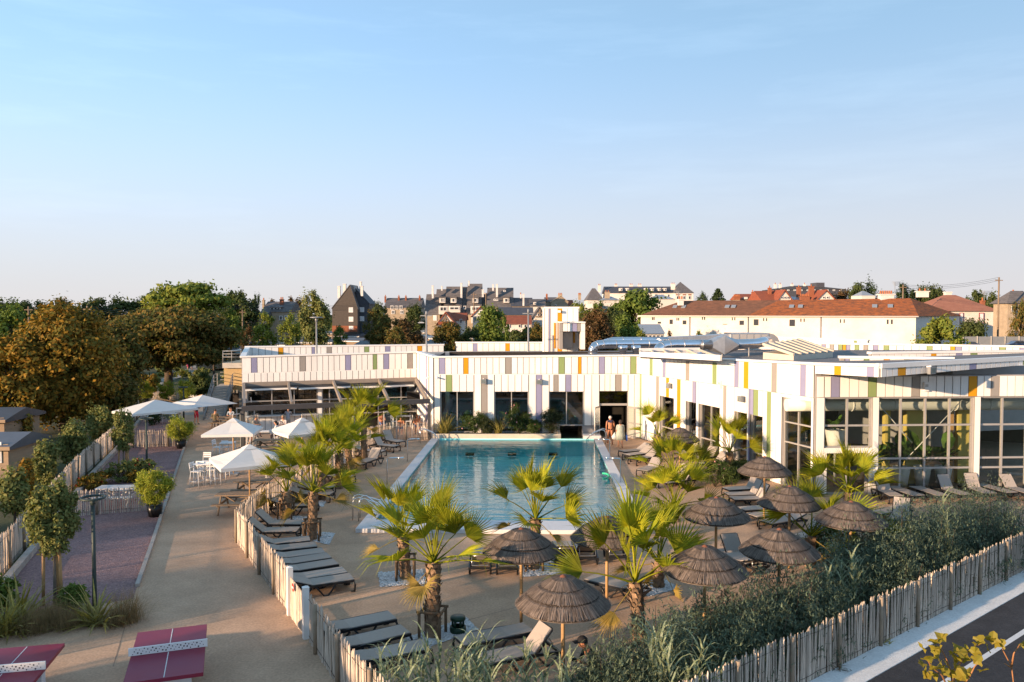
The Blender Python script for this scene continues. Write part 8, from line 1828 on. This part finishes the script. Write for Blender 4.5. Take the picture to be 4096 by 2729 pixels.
pt = at('J', 1932, 640); q = thing('towel', 'dark blue towel round the neck of the man at the pool door', 'towel', None, (pt.x, pt.y, 1.5)); MB().tube([(pt.x - .17, pt.y - .1, 1.42), (pt.x - .12, pt.y - .10, 1.55), (pt.x, pt.y - .12, 1.50), (pt.x + .12, pt.y - .10, 1.55), (pt.x + .17, pt.y - .06, 1.42)], .038, 8).obj('roll', cloth((.03, .04, .10)), q); MB().box((pt.x, pt.y - .15, 1.45), (.14, .025, .10)).obj('fold', cloth((.03, .04, .10)), q)
pw = at('J', 2025, 670); w_ = person(pw, R(175), 'walk', 'woman in loose patterned grey-green dress walking to the pool door', (.42, .44, .38), (.42, .44, .38), hair=(.06, .04, .03), shoes=(.25, .15, .1), scale=.98, hairl=.02)
m_dress = mat('patterned_dress', (.46, .48, .42), .85, col2=(.20, .26, .22), scale=22)
MB().lathe([(.14, 1.42), (.22, 1.30), (.25, 1.05), (.30, .80), (.34, .52), (.33, .52), (.1, .9)], n=18).obj('dress', m_dress, w_, local=True)
bg_ = thing('blue_bag', 'blue bag carried by the woman in the patterned dress', 'bag', None, (pw.x + .34, pw.y - .05, .5)); MB().box((pw.x + .38, pw.y - .02, .62), (.10, .22, .34)).obj('pouch', cloth((.03, .09, .35)), bg_); MB().tube([(pw.x + .38, pw.y - .08, .78), (pw.x + .36, pw.y, .95), (pw.x + .38, pw.y + .06, .78)], .012, 6).obj('handle', cloth((.03, .09, .35)), bg_)
bg_ = thing('white_bag', 'white plastic bag in the left hand of the woman in the dress', 'bag', None, (pw.x - .36, pw.y, .5)); MB().lathe([(0, 0), (.15, .05), (.17, .2), (.06, .36), (.03, .42)], (pw.x - .36, pw.y - .02, .5), 10).obj('sack', m_canvas, bg_); MB().tube([(pw.x - .36, pw.y - .02, .9), (pw.x - .30, pw.y, .98)], .015, 6).obj('handle', m_canvas, bg_)
tb = at('H', 585, 518, 1.05); gx_, gy_ = tb.x, tb.y
person((gx_ - 1.15, gy_ - .1, 0), R(95), 'stool', 'person in teal shirt perched on a stool at the left of the high table', (.16, .27, .33), (.04, .05, .09), hair=(.30, .24, .18)); person((gx_ + .95, gy_ - .1, 0), R(-95), 'stool', 'dark-haired person in white T-shirt at the right of the high table', (.70, .69, .68), (.02, .02, .03), longp=True, hair=(.015, .01, .01), hairl=.05)
person((gx_ - 1.35, gy_ + 2.4, 0), R(60), 'stool', 'grey T-shirt man seated behind the high table on the left', (.36, .33, .30), (.05, .05, .06), hair=(.30, .25, .20)); person((gx_ + .55, gy_ + 2.6, 0), R(-20), 'stool', 'person in pink-white top seated behind the high table', (.62, .56, .54), (.1, .1, .12), hair=(.45, .33, .2))
q = W_L.pt(W_L.hit('H', 810, 400)[0], .75); person((q.x, q.y, 0), R(190), 'lean', 'person in navy striped shirt leaning at the bar sill', (.5, .5, .5), (.35, .33, .3), shirtmat=m_stripe, hair=(.03, .02, .02), longp=True)
q = at('H', 1050, 470); c_ = person((q.x, q.y + 3, 0), R(10), 'sit', 'person in dark red cap and white shirt behind the parasol', (.62, .6, .6), (.1, .1, .12), hair=(.08, .02, .03))
for gx, gy, rz, sh, hr, lab in ((1978, 555, 15, None, (.20, .10, .04), 'bare-shouldered child behind the terrace paling fence'), (2015, 550, -10, (.75, .74, .72), (.72, .70, .68), 'child in white sun hat behind the terrace paling fence'), (1835, 575, 0, None, (.10, .05, .02), 'child with brown hair low behind the terrace fence'), (1650, 530, 30, None, (.09, .05, .03), 'tanned person behind the tallest palm crown')):
    q = at('H', gx, gy); person((q.x, q.y + .8, 0), R(rz), 'sit', lab, sh, (.1, .15, .3), hair=hr, skin=m_skin2, scale=.95)
q = at('H', 2015, 550); ht = thing('sun_hat', 'floppy white sun hat worn behind the terrace paling fence', 'hat', None, (q.x, q.y + .8, 1.2)); c = (q.x, q.y + .62, 1.27); MB().lathe([(.26, -.03), (.14, .01), (.12, .1), (.06, .15), (0, .15)], c, 16).obj('crown', m_canvas, ht); MB().lathe([(.27, -.035), (.2, -.02), (.13, .0)], c, 16).obj('brim', m_canvas, ht)
person(at('A', 1572, 1100), R(200), 'walk', 'walker in pale top and black trousers on the footpath', (.55, .53, .45), (.02, .02, .03), longp=True); person(at('A', 1725, 990), R(170), 'walk', 'child in pink walking on the far footpath', (.55, .06, .15), (.5, .08, .16), scale=.8); person(at('A', 1765, 990), R(190), 'walk', 'person in light blue walking on the far footpath', (.30, .42, .55), (.35, .45, .55), scale=.98)
pq = at('K', 1770, 1690); J = pose('perch', 3); ph = person((pq.x + .15, pq.y, 0), R(-70), 'perch', 'dark-clad seated person with cap looking down at a camera', (.02, .02, .025), (.02, .03, .055), hair=(.015, .015, .018), longp=True, skin=m_skin2, J=J)
h_ = Vector(J['head']); MB().lathe([(.115, .0), (.11, .06), (.06, .11), (0, .12)], (h_.x, h_.y, h_.z + .05), 14).obj('cap', cloth((.015, .015, .018)), ph, local=True); MB().box((h_.x, h_.y - .15, h_.z + .055), (.15, .12, .014)).obj('cap_peak', cloth((.015, .015, .018)), ph, local=True)
cm = thing('hand_camera', 'small black camera held by the seated person at the bottom edge', 'camera', None, (0, 0, 0)); mm = Matrix.Translation((pq.x + .15, pq.y, 0)) @ Matrix.Rotation(R(-70), 4, 'Z')
cp_ = mm @ Vector((0, -.60, .90)); cm.location = cp_; MB().box(cp_, (.13, .06, .09), rz=R(-70)).obj('body', m_black, cm); d = mm.to_3x3() @ Vector((0, -1, 0)); MB().tube([cp_, cp_ + d * .09], .035, 12).obj('lens', m_black, cm)
# a few bicycles' worth of small things by the staircase, and objects on the bar
q = at('A', 2105, 1345); bk = thing('bicycle', 'bicycle leaning at the paling screen by the staircase', 'bicycle', None, q)
for x in (-.5, .5): mb = MB(); mb.tube([q + Vector((x + .33 * math.cos(k * R(20)), 0, .34 + .33 * math.sin(k * R(20)))) for k in range(19)], .02, 5, cap=False); mb.obj('wheel', m_black, bk)
mb = MB()
for a, b in (((-.5, .34), (-.15, .34)), ((-.15, .34), (-.25, .8)), ((-.25, .78), (.38, .82)), ((-.15, .34), (.4, .75)), ((.5, .34), (.36, .95)), ((-.5, .34), (-.25, .75))): mb.tube([q + Vector((a[0], 0, a[1])), q + Vector((b[0], 0, b[1]))], .018, 6)
mb.obj('frame', m_trim, bk); MB().box(q + Vector((-.26, 0, .86)), (.22, .12, .05)).obj('saddle', m_black, bk); MB().bar(q + Vector((.36, -.25, .98)), q + Vector((.36, .25, .98)), .03).obj('handlebar', m_black, bk)
